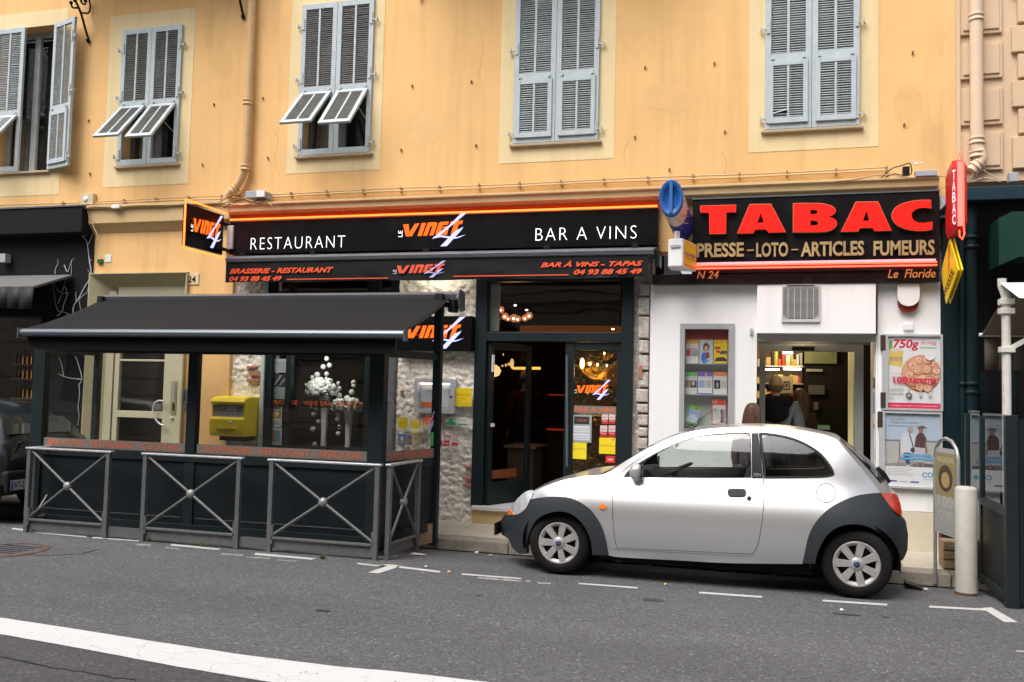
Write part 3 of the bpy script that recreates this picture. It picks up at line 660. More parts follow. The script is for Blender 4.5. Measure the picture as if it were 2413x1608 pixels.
xl0, xl1 = W(210,505,F-.1).x, xm0-0.004
mb = MB(); prof = [(F-.16,3.955),(F-.16,3.915),(F-.12,3.90),(F-.11,3.72),(F-.05,3.66),(F,3.60),(F,3.955)]
n = len(prof); mb.add([(xl0,y,z) for y,z in prof]+[(xl1,y,z) for y,z in prof], [tuple(range(n)), tuple(range(2*n-1,n-1,-1))]+[((i+1)%n,i,n+i,n+(i+1)%n) for i in range(n)])
part(mb, 'moulding', M['moulding'], bld, bev=0.004)
# ---- ground floor ochre wall round door 24 and the pier beside it
xd0, xd1 = wx(210,800), wx(438,800)
xs0, xs1 = wx(247,760), wx(408,760); zlt = W(325,646,F).z; zli = W(325,683,F).z
XR0 = wx(530,760)                           # restaurant front starts here
shape('wall', [rectloop(xl0-.05, XR0, PAV_Z-.05, ZC-.12), rectloop(xd0+.004, xd1-.004, PAV_Z-.06+.005, zlt-.004)], F+.002, 0.3, M['ochre'], bld)
shape('wall', [rectloop(XR0+.002, 1.905, 3.2, ZC-.121)], F+.002, 0.3, M['ochre'], bld)
mb = MB(); mb.box(wx(528,760), wx(552,760), F-.06, F+.01, PAV_Z-.05, 3.3); part(mb, 'corner_pilaster', M['ochre'], bld, bev=.01)
# splayed door surround
xo0, xo1, zo = xd0, xd1, zlt
mb = MB(); y0, y1 = F-.05, F+.20
A = [(xo0,y0,0.0),(xo0,y0,zo),(xo1,y0,zo),(xo1,y0,0.0)]; B = [(xs0,y1,0.0),(xs0,y1,zli),(xs1,y1,zli),(xs1,y1,0.0)]
for k in range(3): mb.add([A[k],A[k+1],B[k+1],B[k]], [(0,1,2,3)])
mb.box(xo0-.012, xo0, y0, F+.01, 0, zo+.012); mb.box(xo1, xo1+.012, y0, F+.01, 0, zo+.012); mb.box(xo0, xo1, y0, F+.01, zo, zo+.012)
part(mb, 'door_surround', mat('greenish_cream_stone', (0.42,0.38,0.24), 0.8, var=0.1, vs=4), bld)
cream2 = mat('pale_door_paint', (0.47,0.44,0.30), 0.6, var=0.06)
d24 = thing('street_door', 'pale cream street door with dark glass and curved pull handle at number 24', 'door', ((xs0+xs1)/2, F+.2, PAV_Z))
YD = F+.13
def db(name, u0, v0, u1, v1, y0, y1, m, par=None, **k):
    x0, x1, z0, z1 = R(u0, v0, u1, v1, y0); mb = MB(); mb.box(x0, x1, y0, y1, z0, z1); return part(mb, name, m, par, **k)
mb = MB()
zb_, zt_ = PAV_Z, zli
for u0, u1 in ((203,262),(266,277),(383,424)):
    x0, x1 = W(u0,950,YD).x, W(u1,950,YD).x; mb.box(x0, x1, YD, YD+.06, zb_, zt_)
x0, x1 = W(266,950,YD).x, W(424,950,YD).x; zc = W(330,977,YD).z
mb.box(x0, x1, YD+.003, YD+.05, zc-.045, zc+.045); mb.box(x0, x1, YD+.003, YD+.05, W(330,700,YD).z, W(330,690,YD).z+.08); mb.box(x0, x1, YD+.003, YD+.05, zb_, zb_+.25); mb.box(x0, x1, YD+.003,YD+.05, W(400,853,YD).z, W(400,848,YD).z)
part(mb, 'frame', cream2, d24, bev=.004)
mb = MB(); mb.add([(x0,YD+.03,zb_),(x1,YD+.03,zb_),(x1,YD+.03,zt_),(x0,YD+.03,zt_)], [(0,1,2,3)]); part(mb, 'pane', M['clear'], d24)
mb = MB(); mb.box(x0-.3, x1+.2, YD+.35, YD+.4, 0, 3); part(mb, 'dark_hall', M['dark'], d24)
pts = [W(a/2.8, 780+b/2.8, YD-.06) for a, b in ((1085,465),(1045,462),(1018,485),(1010,530),(1025,580),(1055,615),(1085,625))]
mb = MB(); mb.tube(catmull(pts, 4, False), .013, 8); part(mb, 'pull_handle', M['alu_light'], d24)
ic = thing('intercom_panel', 'brass intercom panel with a column of buttons on the pale door post', 'intercom', W(407,950,YD-.02))
db('plate', 402, 898, 415, 976, YD-.012, YD-.001, mat('aged_brass', (0.42,0.36,0.2), 0.4, metal=0.5), ic, bev=.002)
for k in range(9): db('button', 405, 903+k*5, 411, 906.5+k*5, YD-.02, YD-.012, M['alu_light'], ic)
db('speaker_grille', 406, 951, 411, 968, YD-.016, YD-.012, M['iron'], ic)
mb = MB(); mb.lathe([(0,-.03),(.014,-.03),(.018,0)], W(406,986,YD), (0,1,0), 12); part(mb, 'lock', M['alu_light'], d24)
for lab, a in (('blue grey notice plate on the ochre wall right of the street door', (425,918,448,946)), ('smaller blue plate below the notice by the street door', (435,950,448,970))):
    o = db('notice_plate', *a, F-.008, F+.001, mat('blue_notice', (0.10,0.15,0.19), 0.5, var=0.3, vs=60)); tag(o, lab, 'sign')
np_ = thing('house_number_plate', 'cream enamel plate with black number 24 beside the door surround', 'house number', W(452,658,F-.01))
db('plate', 439, 645, 468, 671, F-.012, F-.001, mat('cream_enamel', (0.66,0.54,0.34), 0.4), np_, bev=.003)
ptext('24', 443, 651, 461, 666, F-.014, M['iron'], np_, bold=0.02)
# ---- nail anchors dotted over the render, painted out
for (u, v) in ((505,247),(478,389),(210,285),(213,410),(1111,193),(1122,343),(972,203),(946,354),(620,232),(632,373),(1520,160),(1683,150),(1496,324),(1708,311),(1577,400),(2150,125),(2130,295)):
    mb = MB(); p = W(u, v, F); mb.box(p.x-.008, p.x+.008, F-.02, F, p.z-.014, p.z+.012); mb.box(p.x-.003, p.x+.016, F-.028, F-.018, p.z+.002, p.z+.008)
    part(mb, 'wall_anchor', mat('rusty_anchor', (0.28,0.16,0.08), 0.8), bld)
mb = MB()
for (a, b, w_, h_) in ((2159,385,9,4),(2150,380,5,2),(2172,383,4,2)):
    P_ = [W(a+w_*math.cos(k*.785)*random.uniform(.6,1.1), b+h_*math.sin(k*.785)*random.uniform(.6,1.1), F-.002) for k in range(8)]; mb = MB(); mb.add([(p.x,F-.003,p.z) for p in P_], [tuple(range(8))]); part(mb, 'plaster_scar', mat('bare_plaster', (.75,.66,.6), .9), bld)
for (a, b, w_, h_, c_) in ((1580,230,62,34,(.735,.455,.20)),(1000,300,48,40,(.75,.475,.215)),(2140,250,36,48,(.72,.44,.19)),(520,150,30,44,(.73,.45,.195)),(1480,60,55,26,(.745,.47,.21))):
    P_ = [W(a+w_*math.cos(k*.3142)*(1+.35*noise.noise(Vector((k*.7,a,0)))), b+h_*math.sin(k*.3142)*(1+.35*noise.noise(Vector((k*.7,b,5)))), F) for k in range(20)]; mb = MB(); mb.add([(p.x,F-.0012,p.z) for p in P_], [tuple(range(20))]); part(mb, 'render_patch', mat('patch_%d' % a, c_, .92, var=.1, vs=2, bump=.15, bs=60, spec=.2), bld)
for L_ in ([(1130,60),(1138,120),(1130,170),(1142,230)],[(640,300),(655,330),(648,380),(662,420)],[(1700,360),(1712,385),(1706,412)],[(1475,395),(1470,360),(1482,330)]):
    P_ = catmull([W(u, v, F-.001) for u, v in L_], 8, False); mb = MB()
    for k in range(len(P_)-1):
        j0, j1 = [Vector((noise.noise(q*9)*.012,0,0)) for q in (P_[k], P_[k+1])]; mb.add([P_[k]+j0+Vector((-.0012,-.001,0)), P_[k]+j0+Vector((.0012,-.001,0)), P_[k+1]+j1+Vector((.0012,-.001,0)), P_[k+1]+j1+Vector((-.0012,-.001,0))], [(0,1,2,3)])
    part(mb, 'hairline_crack', mat('crack_brown', (.25,.14,.06), .9), bld)
# ---- pipes
def pipe(name, label, pts, q, m, collars, cat='drainpipe'):
    t = thing(name, label, cat, pts[-1]); mb = MB(); mb.tube(catmull(pts, 5, False), q, 14); part(mb, 'pipe', m, t)
    for p, d in collars:
        mb = MB(); d = Vector(d).normalized(); mb.lathe([(q+.001,-.035),(q+.012,-.032),(q+.012,-.018),(q+.004,-.014),(q+.004,.014),(q+.012,.018),(q+.012,.032),(q+.001,.035)], p, d, 14); part(mb, 'collar', m, t)
    return t
YP = F-.09
P0 = W(597.5,-60,YP); P1 = W(574,395,YP); P1.x = P0.x+0.0; xP = (W(586,200,YP).x)
zA = W(573,400,YP).z; 
pts = [(xP,YP,9),(xP,YP,6),(xP,YP,zA+.05),(xP,YP,zA+.05)] + [tuple(W(u,v,YP)) for u, v in ((566,425),(553,445),(540,458),(534,470),(534,488))]
pipe('drainpipe', 'ochre painted drainpipe bending left above the restaurant sign', pts, .052, M['pipe'], [((xP,YP,W(583,242,YP).z),(0,0,1)), ((xP,YP,zA+.02),(0,0,1)), (W(552,447,YP),(1,0,1.1))])
# wires along the moulding
def wire(name, pts, q, m, lab, cat='cable', sub=6):
    mb = MB(); mb.tube(catmull([Vector(p) for p in pts], sub, False), q, 6); o = part(mb, name, m); tag(o, lab, cat); return o
zc_ = 4.0
for j, (dz, dy) in enumerate(((0.035,0.02),(0.0,0.035))):
    pts = [(-14+k*0.8, F-dy-.012, zc_+dz+0.006*math.sin(k*1.7+j)) for k in range(20)]
    wire('wall_cable', pts, .009, M['cable'], ['upper ochre painted cable clipped along the wall above the shops','lower ochre painted cable clipped along the wall above the shops'][j])
for k in range(22): mb = MB(); mb.box(-9.3+k*.5, -9.28+k*.5, F-.05, F, 3.985, 4.05); part(mb, 'cable_clip', mat('clip_brown', (0.28,0.18,0.09), 0.7), bld)
def pw(L, y, s, o): return [W(o[0]+a/s, o[1]+b/s, y) for a, b in L]
wire('loose_cable', pw([(-20,265),(200,240),(420,210),(600,195),(700,205),(790,180),(860,175),(1000,180),(1200,165),(1450,160)], F-.17, 3.734, (0,440)), .006, M['cable'], 'loose beige cable lying along the moulding over the door surround')
wire('loose_cable', pw([(770,190),(775,230),(800,290),(830,370),(855,420),(862,500),(850,590),(860,640)], F-.14, 3.734, (0,440)), .006, M['cable'], 'thin cable dropping beside the black shop front')
wire('loose_cable', pw([(1960,220),(1968,160),(2050,150),(2150,160),(2300,130),(2400,170)], F-.2, 3.734, (0,440)), .006, M['cable'], 'pale cable looping round the end of the moulding by the blade sign')
wire('loose_cable', pw([(380,120),(440,90),(520,70),(600,110),(700,130),(740,60),(640,120),(560,100),(480,130),(400,170)], F-.2, 3.268, (400,440)), .005, M['cabledark'], 'tangled dark cables under the drainpipe bend')
wire('loose_cable', pw([(1100,1370),(1180,1300),(1260,1275),(1320,1260),(1330,1340),(1260,1350),(1200,1340),(1130,1365)], F-.2, 3.266, (1740,0)), .006, M['cabledark'], 'tangle of dark cables left of the grey box above the tobacco sign')
wire('loose_cable', pw([(750,1395),(900,1380),(1050,1350),(1200,1350),(1340,1370),(1560,1355),(1640,1385)], F-.2, 3.266, (1740,0)), .006, M['cable'], 'sagging beige cable on the moulding above the tobacco sign')
wire('loose_cable', pw([(1790,1370),(1850,1300),(1930,1340),(2020,1400),(1900,1370),(1800,1400)], F-.12, 3.266, (1740,0)), .006, M['cable'], 'loose cables below the right hand drainpipe')
def fitting(name, lab, cat, a, y0, y1, m, extra=None):
    t = thing(name, lab, cat, W((a[0]+a[2])/2,(a[1]+a[3])/2,y1)); db('housing', *a, y0, y1, m, t, bev=.006)
    if extra: extra(t)
    return t
fitting('siren_box', 'square beige siren box on the wall above the black shop', 'siren', (190,456,219,483), F-.07, F, mat('aged_plastic', (0.55,0.45,0.28), 0.6),
    lambda t: part(MB().lathe([(0,-.012),(.035,-.012),(.04,0)], W(202,469,F-.07), (0,1,0), 16), 'round_cap', M['whiteplastic'], t))
fitting('floodlight', 'grey floodlight tangled in cables under the drainpipe bend', 'lamp', (578,450,622,466), F-.25, F-.05, M['greybox'],
    lambda t: part(MB().box(*R(605,449,624,464,F-.26)[:2], F-.27, F-.25, *R(605,449,624,464,F-.26)[2:]), 'lens', M['whiteplastic'], t))
fitting('transformer_box', 'long grey box lying on the moulding above TABAC', 'junction box', (2157,401,2209,415), F-.22, F-.12, M['greybox'])
fitting('transformer_box', 'black coil box on the moulding left of the grey box', 'junction box', (2128,392,2144,412), F-.2, F-.12, M['iron'])
fitting('junction_box', 'small white junction box on the moulding right of the siren', 'junction box', (262,482,281,491), F-.2, F-.14, M['whiteplastic'])
fitting('doorbell_patch', 'small white patch of filler with a green fitting on the ochre wall', 'wall fitting', (247,600,262,618), F-.006, F+.001, M['whiteplastic'],
    lambda t: db('green_fitting', 229, 611, 240, 621, F-.03, F, mat('green_fit', (0.01,0.1,0.03), 0.5), t))
# ---- balconies above the frame, their iron brackets hang into view
bal = thing('balcony', 'balcony slab on black wrought iron scroll brackets at the top left', 'balcony', (wx(380,0), F, 7.2))
xb0, xb1 = W(205,-40,F).x, W(590,-60,F).x
mb = MB(); mb.box(xb0-.15, xb1+.1, F-.95, F, 7.42, 7.56); part(mb, 'slab', M['sill'], bal)
def bracket(x, z0, name='bracket'):
    mb = MB(); q = .016
    sc_ = .85; A = lambda L: catmull([Vector((x, F-a*sc_, z0+b*sc_)) for a, b in L], 6, False)
    mb.tube(A([(.03,0),(.06,-.03),(.03,-.06),(0.02,-.02),(.06,.04),(.12,.15),(.22,.34),(.33,.47),(.47,.58),(.6,.72),(.78,.86)]), q, 8)
    mb.tube(A([(.20,.36),(.06,.42),(.03,.56),(.10,.68),(.2,.70),(.25,.62),(.22,.52),(.15,.52),(.14,.58)]), q*.8, 8)
    mb.tube(A([(.30,.40),(.40,.36),(.44,.42)]), q*.8, 8); mb.tube(A([(.44,.52),(.42,.64),(.52,.70)]), q*.8, 8)
    for a, b in ((.44,.42),(.14,.58),(.03,-.04),(.36,.49),(.52,.70),(.60,.60)): mb.ball((x,F-a*sc_,z0+b*sc_), .026, 8)
    part(mb, name, M['iron'], bal)
zb1 = W(204,92,F-.03).z
bracket(W(207,88,F-.04).x, zb1); bracket(W(572,30,F-.04).x, W(572,34,F-.04).z)
bal2 = thing('balcony', 'second balcony whose bracket foot just shows above the black and orange sign', 'balcony', (W(1080,0,F).x, F, 7.2))
mb = MB(); xc = W(992,0,F).x; mb.box(xc-.08, xc+3.1, F-.9, F, 7.42, 7.56); part(mb, 'slab', M['sill'], bal2)
mb = MB(); z_ = W(992,1,F).z; mb.tube([(xc,F-.03,z_),(xc,F-.05,z_+.1),(xc,F-.3,7.42)], .02, 8); part(mb, 'bracket', M['iron'], bal2)
# ---------------------------------------------------------------- rosy building on the right
pb = thing('rosy_building', 'rosy building with raised rusticated blocks at the right edge', 'building', (3,F,4))
XB = 1.908
mb = MB(); mb.box(XB, 8, F+.02, F+.4, 3.86, 9.5); part(mb, 'wall', M['pink'], pb)
mb = MB(); mb.box(XB-.03, XB+.012, F-.03, F+.02, 3.9, 9.5); part(mb, 'edge_strip', M['pink'], pb)
xb_ = [wx(2262,200), wx(2362,200)]; rows = [(-95,-12),(-2,81),(100,186),(208,295),(312,402)]
for j, (a, b) in enumerate(rows):
    z1, z0 = W(2310,a,F).z, W(2310,b,F).z
    mb = MB(); mb.box(xb_[0], xb_[1], F-.012, F+.02, z0, z1); part(mb, 'raised_block', M['pink'], pb, bev=.006)
    mb = MB(); mb.box(xb_[0]+.03, xb_[1]-.03, F-.028, F-.012, z0+.04, z1-.03); part(mb, 'raised_block', M['pink'], pb, bev=.005)
for j, (a, b) in enumerate(((-70,-10),(0,57),(60,126),(127,187),(190,255),(256,318),(321,400))):
    z1, z0 = W(2400,a,F).z, W(2400,b,F).z; x0 = wx(2384 if j % 2 == 0 else 2398, 200)
    mb = MB(); mb.box(x0, x0+1.6, F-.03, F+.02, z0+.01, z1-.01); part(mb, 'raised_block', M['pink'], pb, bev=.006)
YP = F-.1; xP = W(2301,150,YP).x
pipe('drainpipe', 'rosy painted drainpipe on the rusticated blocks at the right', [(xP,YP,9),(xP,YP,6),(xP,YP,W(2310,350,YP).z),(xP,YP,W(2310,350,YP).z)]+[tuple(W(u,v,YP)) for u, v in ((2311,375),(2300,392),(2290,404))], .062, M['pinkpipe'],
  [((xP,YP,W(2304,42,YP).z),(0,0,1)), ((xP,YP,W(2310,332,YP).z),(0,0,1)), ((xP,YP,W(2310,364,YP).z),(0,0,1)), (W(2302,390,YP),(1,0,1))])
fitting('floodlight', 'small tilted grey floodlight on the teal fascia at the right edge', 'lamp', (2379,406,2401,428), F-.22, F-.12, M['greybox'])
# ---------------------------------------------------------------- black shop at the left edge
bs = thing('black_shopfront', 'black shop front with white painted branches at the left edge', 'shopfront', (xl0-1.5, F, PAV_Z))
zt_ = 3.955; zb_ = W(100,551,F-.2).z
mb = MB(); mb.box(-14, xl0-.004, F-.22, F+.05, zb_, zt_-.02); part(mb, 'cornice_box', M['matblack'], bs, bev=.01)
mb = MB(); mb.box(-14, xl0-.004, F-.235, F-.1, zt_-.02, zt_+.0); part(mb, 'zinc_edge', M['alu'], bs)
xe_ = W(210,760,F-.03).x
XS = W(95,800,F-.03).x
zo = W(60,745,F-.03).z
shape('facade_board', [rectloop(-14, xe_, PAV_Z-.05, zb_), rectloop(-13.5, XS, PAV_Z+.3, zo)], F-.03, .15, M['matblack'], bs)
# window display with bottles
mb = MB(); x_a = W(-10,900,F+1.2).x
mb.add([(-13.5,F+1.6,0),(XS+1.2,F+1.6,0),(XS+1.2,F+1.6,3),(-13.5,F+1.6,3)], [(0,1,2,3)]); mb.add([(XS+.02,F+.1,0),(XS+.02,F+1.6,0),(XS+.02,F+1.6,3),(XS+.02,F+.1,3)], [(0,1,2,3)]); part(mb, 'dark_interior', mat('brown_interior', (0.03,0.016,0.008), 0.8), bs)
mb = MB(); mb.add([(-13.5,F,PAV_Z+.3),(XS,F,PAV_Z+.3),(XS,F,zo),(-13.5,F,zo)], [(0,1,2,3)]); part(mb, 'shop_pane', M['clear'], bs)
M['shelfglow'] = lamp_mat('shelf_glow', (1,0.42,0.07), 0.35)
M['bottle'] = mat('dark_bottle', (0.02,0.012,0.006), 0.15)
YB = F+.75
for k, v in enumerate((858, 892, 938)):
    x0, x1 = W(36,v,YB).x, W(86,v,YB).x; z = W(60,v,YB).z
    mb = MB(); mb.box(x0, x1, YB-.1, YB+.1, z-.02, z); part(mb, 'shelf', mat('warm_shelf', (0.3,0.17,0.06), 0.5), bs)
    mb = MB(); mb.add([(x0,YB+.11,z),(x1,YB+.11,z),(x1,YB+.11,z+.12),(x0,YB+.11,z+.12)], [(0,1,2,3)]); part(mb, 'lit_strip', M['shelfglow'], bs)
    n = 5
    for j in range(n):
        x = x0+(j+.5)*(x1-x0)/n; mb = MB(); h = .2+random.random()*.04
        mb.lathe([(0,0),(.024,0),(.026,h*.6),(.011,h*.75),(.010,h),(0,h)], (x,YB-.02,z), (0,0,1), 8)
        o = part(mb, 'bottle', M['bottle']); tag(o, '%s dark bottle on the %s warm lit shelf in the black shop window' % (['leftmost','second','middle','fourth','rightmost'][j], ['top','middle','bottom'][k]), 'bottle', 'bottles on the shelves of the black shop')
M['branchpaint'] = mat('white_branch_paint', (0.62,0.66,0.66), 0.5)
def branch(L, q, s=3.734, o=(0,440)):
    q *= .75; P = [W(o[0]+a/s, o[1]+b/s, F-.036) for a, b in L]; P = catmull(P, 5, False); n = len(P); mb = MB()
    mb.tube(P, [q*(1-.65*i/(n-1)) for i in range(n)], 5); part(mb, 'painted_branch', M['branchpaint'], bs)
for L, q in (([(640,1130),(650,1050),(690,990),(735,900),(800,780),(785,640),(770,520),(755,470),(722,435)],.013), ([(722,437),(770,420),(775,370),(768,280),(772,230)],.006), ([(775,510),(795,470),(815,410)],.008),
             ([(782,670),(808,640)],.007), ([(672,1020),(668,970),(668,925)],.009), ([(690,1000),(730,960),(770,920),(790,780),(770,730)],.006), ([(700,1010),(705,1060),(720,1105)],.005),
             ([(500,1140),(545,1100),(560,1040),(590,960),(595,935),(545,940),(500,900),(470,830)],.007), ([(590,940),(570,880),(545,930),(580,820)],.006), ([(625,1135),(560,1105),(520,1100),(490,1040),(480,960),(460,840)],.006),
             ([(485,770),(490,720),(510,680),(507,640)],.008), ([(565,690),(590,748),(605,730),(628,660),(655,630)],.008), ([(628,770),(628,640)],.005), ([(510,1030),(540,960),(560,940)],.006)): branch(L, q)
for L, q in (([(520,355),(540,310),(510,200),(495,165)],.011), ([(540,320),(450,310),(385,285)],.009), ([(420,300),(405,220),(385,165)],.008), ([(522,355),(525,430),(515,500),(522,560),(512,625)],.008)): branch(L, q, 2.8, (0,780))
ptext('OWA', 0, 0, 10, 10, F, M['whiteprint'], bs, basis=(W(86,993,F-.034), W(86,935,F-.034)-W(86,993,F-.034), W(76,993,F-.034)-W(86,993,F-.034), Vector((0,-1,0))))
db('wall_lamp', -4, 598, 12, 618, F-.15, F-.05, M['greybox'], bs)
aw = thing('small_awning', 'folded grey and black awning over the black shop at the left edge', 'awning', (-10,F-.5,2.5))
Pt = [W(0,653,F-.35), W(170,646,F-.06)]
xa1 = W(80,675,F-.75).x; zf = W(40,675,F-.75).z; zk = W(150,648,F-.06).z; xk1 = W(170,648,F-.06).x
mb = MB(); mb.add([(-14,F-.75,zf),(xa1,F-.75,zf),(xk1,F-.06,zk),(-14,F-.06,zk),(-14,F-.75,zf-.03),(xa1,F-.75,zf-.03),(xk1,F-.06,zk-.03),(-14,F-.06,zk-.03)], [(0,1,2,3),(7,6,5,4),(0,4,5,1),(1,5,6,2),(2,6,7,3)])
part(mb, 'canvas', mat('grey_awning_top', (0.12,0.12,0.12), 0.7, var=.1), aw)
mb = MB(); zv = W(40,727,F-.75).z
for k in range(24):
    a = -14+k*(xa1+14)/24; b = -14+(k+1)*(xa1+14)/24; mb.add([(a,F-.755-.02*math.sin(k*1.1),zv+.01*math.sin(k)),(b,F-.755-.02*math.sin(k*1.1+1.1),zv+.01*math.sin(k+1)),(b,F-.755,zf-.005),(a,F-.755,zf-.005)], [(0,1,2,3)], sm=True)
o = part(mb, 'valance', mat('grey_valance', (0.022,0.025,0.028), 0.6), aw); o.modifiers.new('s','SOLIDIFY').thickness = .006
# ---------------------------------------------------------------- restaurant front: stone, frames, interior
rf = thing('restaurant_shopfront', 'rough stone restaurant front with anthracite frames under the black sign', 'shopfront', (-3.5, F, PAV_Z))
def rubble(name, loops, Y0, m, amp=.022, scale=9, step=.02, parent=rf):
    outer = [Vector(p) for p in loops[0]]; pts = []; edges = []
    for lp in loops:
        q = []
        for i in range(len(lp)):
            a, b = Vector(lp[i]), Vector(lp[(i+1)%len(lp)]); n = max(1, int((b-a).length/step))
            q += [a.lerp(b, k/n) for k in range(n)]
        s = len(pts); pts += q; edges += [(s+i, s+(i+1)%len(q)) for i in range(len(q))]
    x0 = min(p.x for p in outer); x1 = max(p.x for p in outer); z0 = min(p.y for p in outer); z1 = max(p.y for p in outer)
    x = x0+step
    while x < x1-step*.5:
        z = z0+step
        while z < z1-step*.5:
            if all(not (min(a[0] for a in h)-step*.6 < x < max(a[0] for a in h)+step*.6 and min(a[1] for a in h)-step*.6 < z < max(a[1] for a in h)+step*.6) for h in loops[1:]): pts.append(Vector((x+random.uniform(-.008,.008), z+random.uniform(-.008,.008))))
            z += step
        x += step
    vv, ee, ff, *_ = delaunay_2d_cdt([Vector((p.x,p.y)) for p in pts], edges, [], 2 if len(loops) > 1 else 1, 1e-5)
    mb = MB(); P = []
    for v in vv:
        c = Vector((v.x*scale, 0, v.y*scale*1.5)); d = noise.voronoi(c)[0]; dd = (d[1]-d[0])
        P.append((v.x, Y0 + amp*.9 - amp*min(dd*2.2,1.0) - amp*.45*noise.noise(Vector((v.x*17,2,v.y*24))) - amp*.35*abs(noise.noise(Vector((v.x*38,7,v.y*55)))), v.y))
    mb.add(P, [tuple(f)[::-1] for f in ff], 0, True)
    bm_ = part(mb, name, m, parent)
    me = bm_.data; b = bmesh.new(); b.from_mesh(me); bmesh.ops.recalc_face_normals(b, faces=b.faces)
    if sum(f.normal.y*f.calc_area() for f in b.faces) > 0: bmesh.ops.reverse_faces(b, faces=b.faces)
    b.to_mesh(me); b.free(); return bm_
xw0, xw1 = wx(628,860), wx(938,860); xdoor0, xdoor1 = wx(1124,900), wx(1486,900); xr1 = wx(1534,820)
zsign = W(1045,660,F).z
rubble('rubble_wall', [rectloop(wx(528,860), xw0, PAV_Z-.02, 3.1)], F-.02, M['stone'])
rubble('rubble_wall', [rectloop(xw1, xdoor0, PAV_Z-.02, 3.1)], F-.02, M['stone'])
for a_, b_ in ((wx(528,860), xw0), (xw1, xdoor0), (xdoor1, xr1)): mb = MB(); mb.box(a_, b_, F+.032, F+.3, 0, 3.15); part(mb, 'backing_wall', M['stone2'], rf)
rubble('rubble_wall', [rectloop(xdoor1, xr1+.01, PAV_Z, 3.1)], F+.035, M['stone'], amp=.025)
vs_ = [668,700,745,800,835,875,915,950,975,1005,1030,1060,1095,1130,1170,1230,1290]
for a, b in zip(vs_, vs_[1:]):       # dressed stones in the right pier
    z1, z0 = W(1512,a,F).z, W(1512,b,F).z; mb = MB()
    x0 = wx(1503,900)+random.uniform(-.015,.02); mb.box(x0, xr1-.02, F-.045+random.uniform(-.012,.012), F+.04, z0+.012, z1-.012)
    o = part(mb, 'stone', M['stone2'], rf, bev=.014)
for (u0,v0,u1,v1) in ((1505,860,1514,893),(583,863,606,868),(588,876,615,886),(583,893,614,900),(1096,1098,1114,1103),(1092,1125,1112,1130),(1092,1140,1112,1146),(944,920,950,926)):
    x0, x1, z0, z1 = R(u0, v0, u1, v1, F-.03); mb = MB(); mb.box(x0, x1, F-.052, F-.01, z0, z1); part(mb, 'brick', M['brick'], rf, bev=.005)
# shop window
mb = MB(); zt_ = W(780,686,F).z; z00 = PAV_Z
def bx(mb, u0, u1, z0, z1, y0, y1, v=900): mb.box(W(u0,v,y0).x, W(u1,v,y0).x, y0, y1, z0, z1)
for u0, u1 in ((618,640),(672,684),(858,888),(914,934)): bx(mb, u0, u1, z00, 3.12, F-.03, F+.06)
bx(mb, 618, 934, 2.93, 3.12, F-.032, F+.062); bx(mb, 618, 934, zt_-.06, zt_, F-.026, F+.055); bx(mb, 618, 934, z00, z00+.35, F-.026, F+.055)
part(mb, 'window_frame', M['frame'], rf, bev=.004)
mb = MB(); bx(mb, 613, 621, z00, 3.1, F-.06, F); part(mb, 'pale_edge_profile', mat('pale_profile', (0.5,0.58,0.54), 0.4), rf)
mb = MB(); mb.add([(xw0,F+.02,z00+.3),(xw1,F+.02,z00+.3),(xw1,F+.02,3),(xw0,F+.02,3)], [(0,1,2,3)]); part(mb, 'window_pane', M['clear'], rf)
# room
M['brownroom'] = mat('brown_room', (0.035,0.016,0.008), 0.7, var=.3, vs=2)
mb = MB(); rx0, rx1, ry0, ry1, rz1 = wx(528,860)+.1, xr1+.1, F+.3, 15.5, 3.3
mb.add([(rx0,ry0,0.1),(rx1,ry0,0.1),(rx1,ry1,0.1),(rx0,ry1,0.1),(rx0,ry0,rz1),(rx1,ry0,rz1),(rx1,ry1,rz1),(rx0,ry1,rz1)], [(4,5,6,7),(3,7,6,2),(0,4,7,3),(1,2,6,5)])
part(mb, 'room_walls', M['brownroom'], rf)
mb = MB(); mb.box(rx0, rx1, F+.31, ry1, .08, .16); part(mb, 'room_floor', mat('brown_floor', (0.07,0.035,0.018), 0.35, var=.2), rf)
mb = MB(); z_ = W(780,1000,F+.6).z; mb.box(xw0+.05, xw1-.05, F+.1, F+.75, .1, W(780,1050,F+.3).z-.02); part(mb, 'window_ledge', M['dark'], rf)
frost = glass('frosted_band', (.62,.58,.54), 1.45, .8)
band = db('glass_band', 638, 943, 860, 961, F+.012, F+.0125, frost, rf)
ptext('BRASSERIE - WINE BAR - FINGER FOOD', 640, 945.5, 885, 957, F+.009, M['orangeglass'], rf, bold=-.012)
# entrance
e0 = -0.04
mb = MB(); Y0, Y1 = F-.06, F+.08
ztr = W(1300,662,Y0).z
bx(mb, 1116, 1143, PAV_Z+.14, ztr+.12, Y0, Y1); bx(mb, 1462, 1489, PAV_Z+.14, ztr+.12, Y0, Y1)
mb.box(W(1143,900,Y0).x, W(1462,900,Y0).x, Y0+.002, Y1-.002, ztr, ztr+.12); mb.box(W(1143,900,Y0).x, W(1462,900,Y0).x, Y0+.002, Y1-.002, W(1300,805,Y0).z, W(1300,783,Y0).z)
ent = part(mb, 'entrance_frame', M['frame'], rf, bev=.005)
mb = MB(); x0, x1 = W(1143,720,F).x, W(1462,720,F).x; mb.add([(x0,F,W(1300,783,F).z),(x1,F,W(1300,783,F).z),(x1,F,ztr),(x0,F,ztr)], [(0,1,2,3)]); part(mb, 'transom_pane', M['clear'], rf)
mb = MB(); x0 = W(1150,720,F+.1).x; mb.box(x0, x0+.14, F+.1, F+.14, W(1160,780,F+.1).z, ztr); part(mb, 'pale_reveal', mat('pale_reveal', (0.36,0.38,0.34), 0.6), rf)
mb = MB(); YD2 = F-.03; zd0, zd1 = PAV_Z+.15, W(1400,808,YD2).z
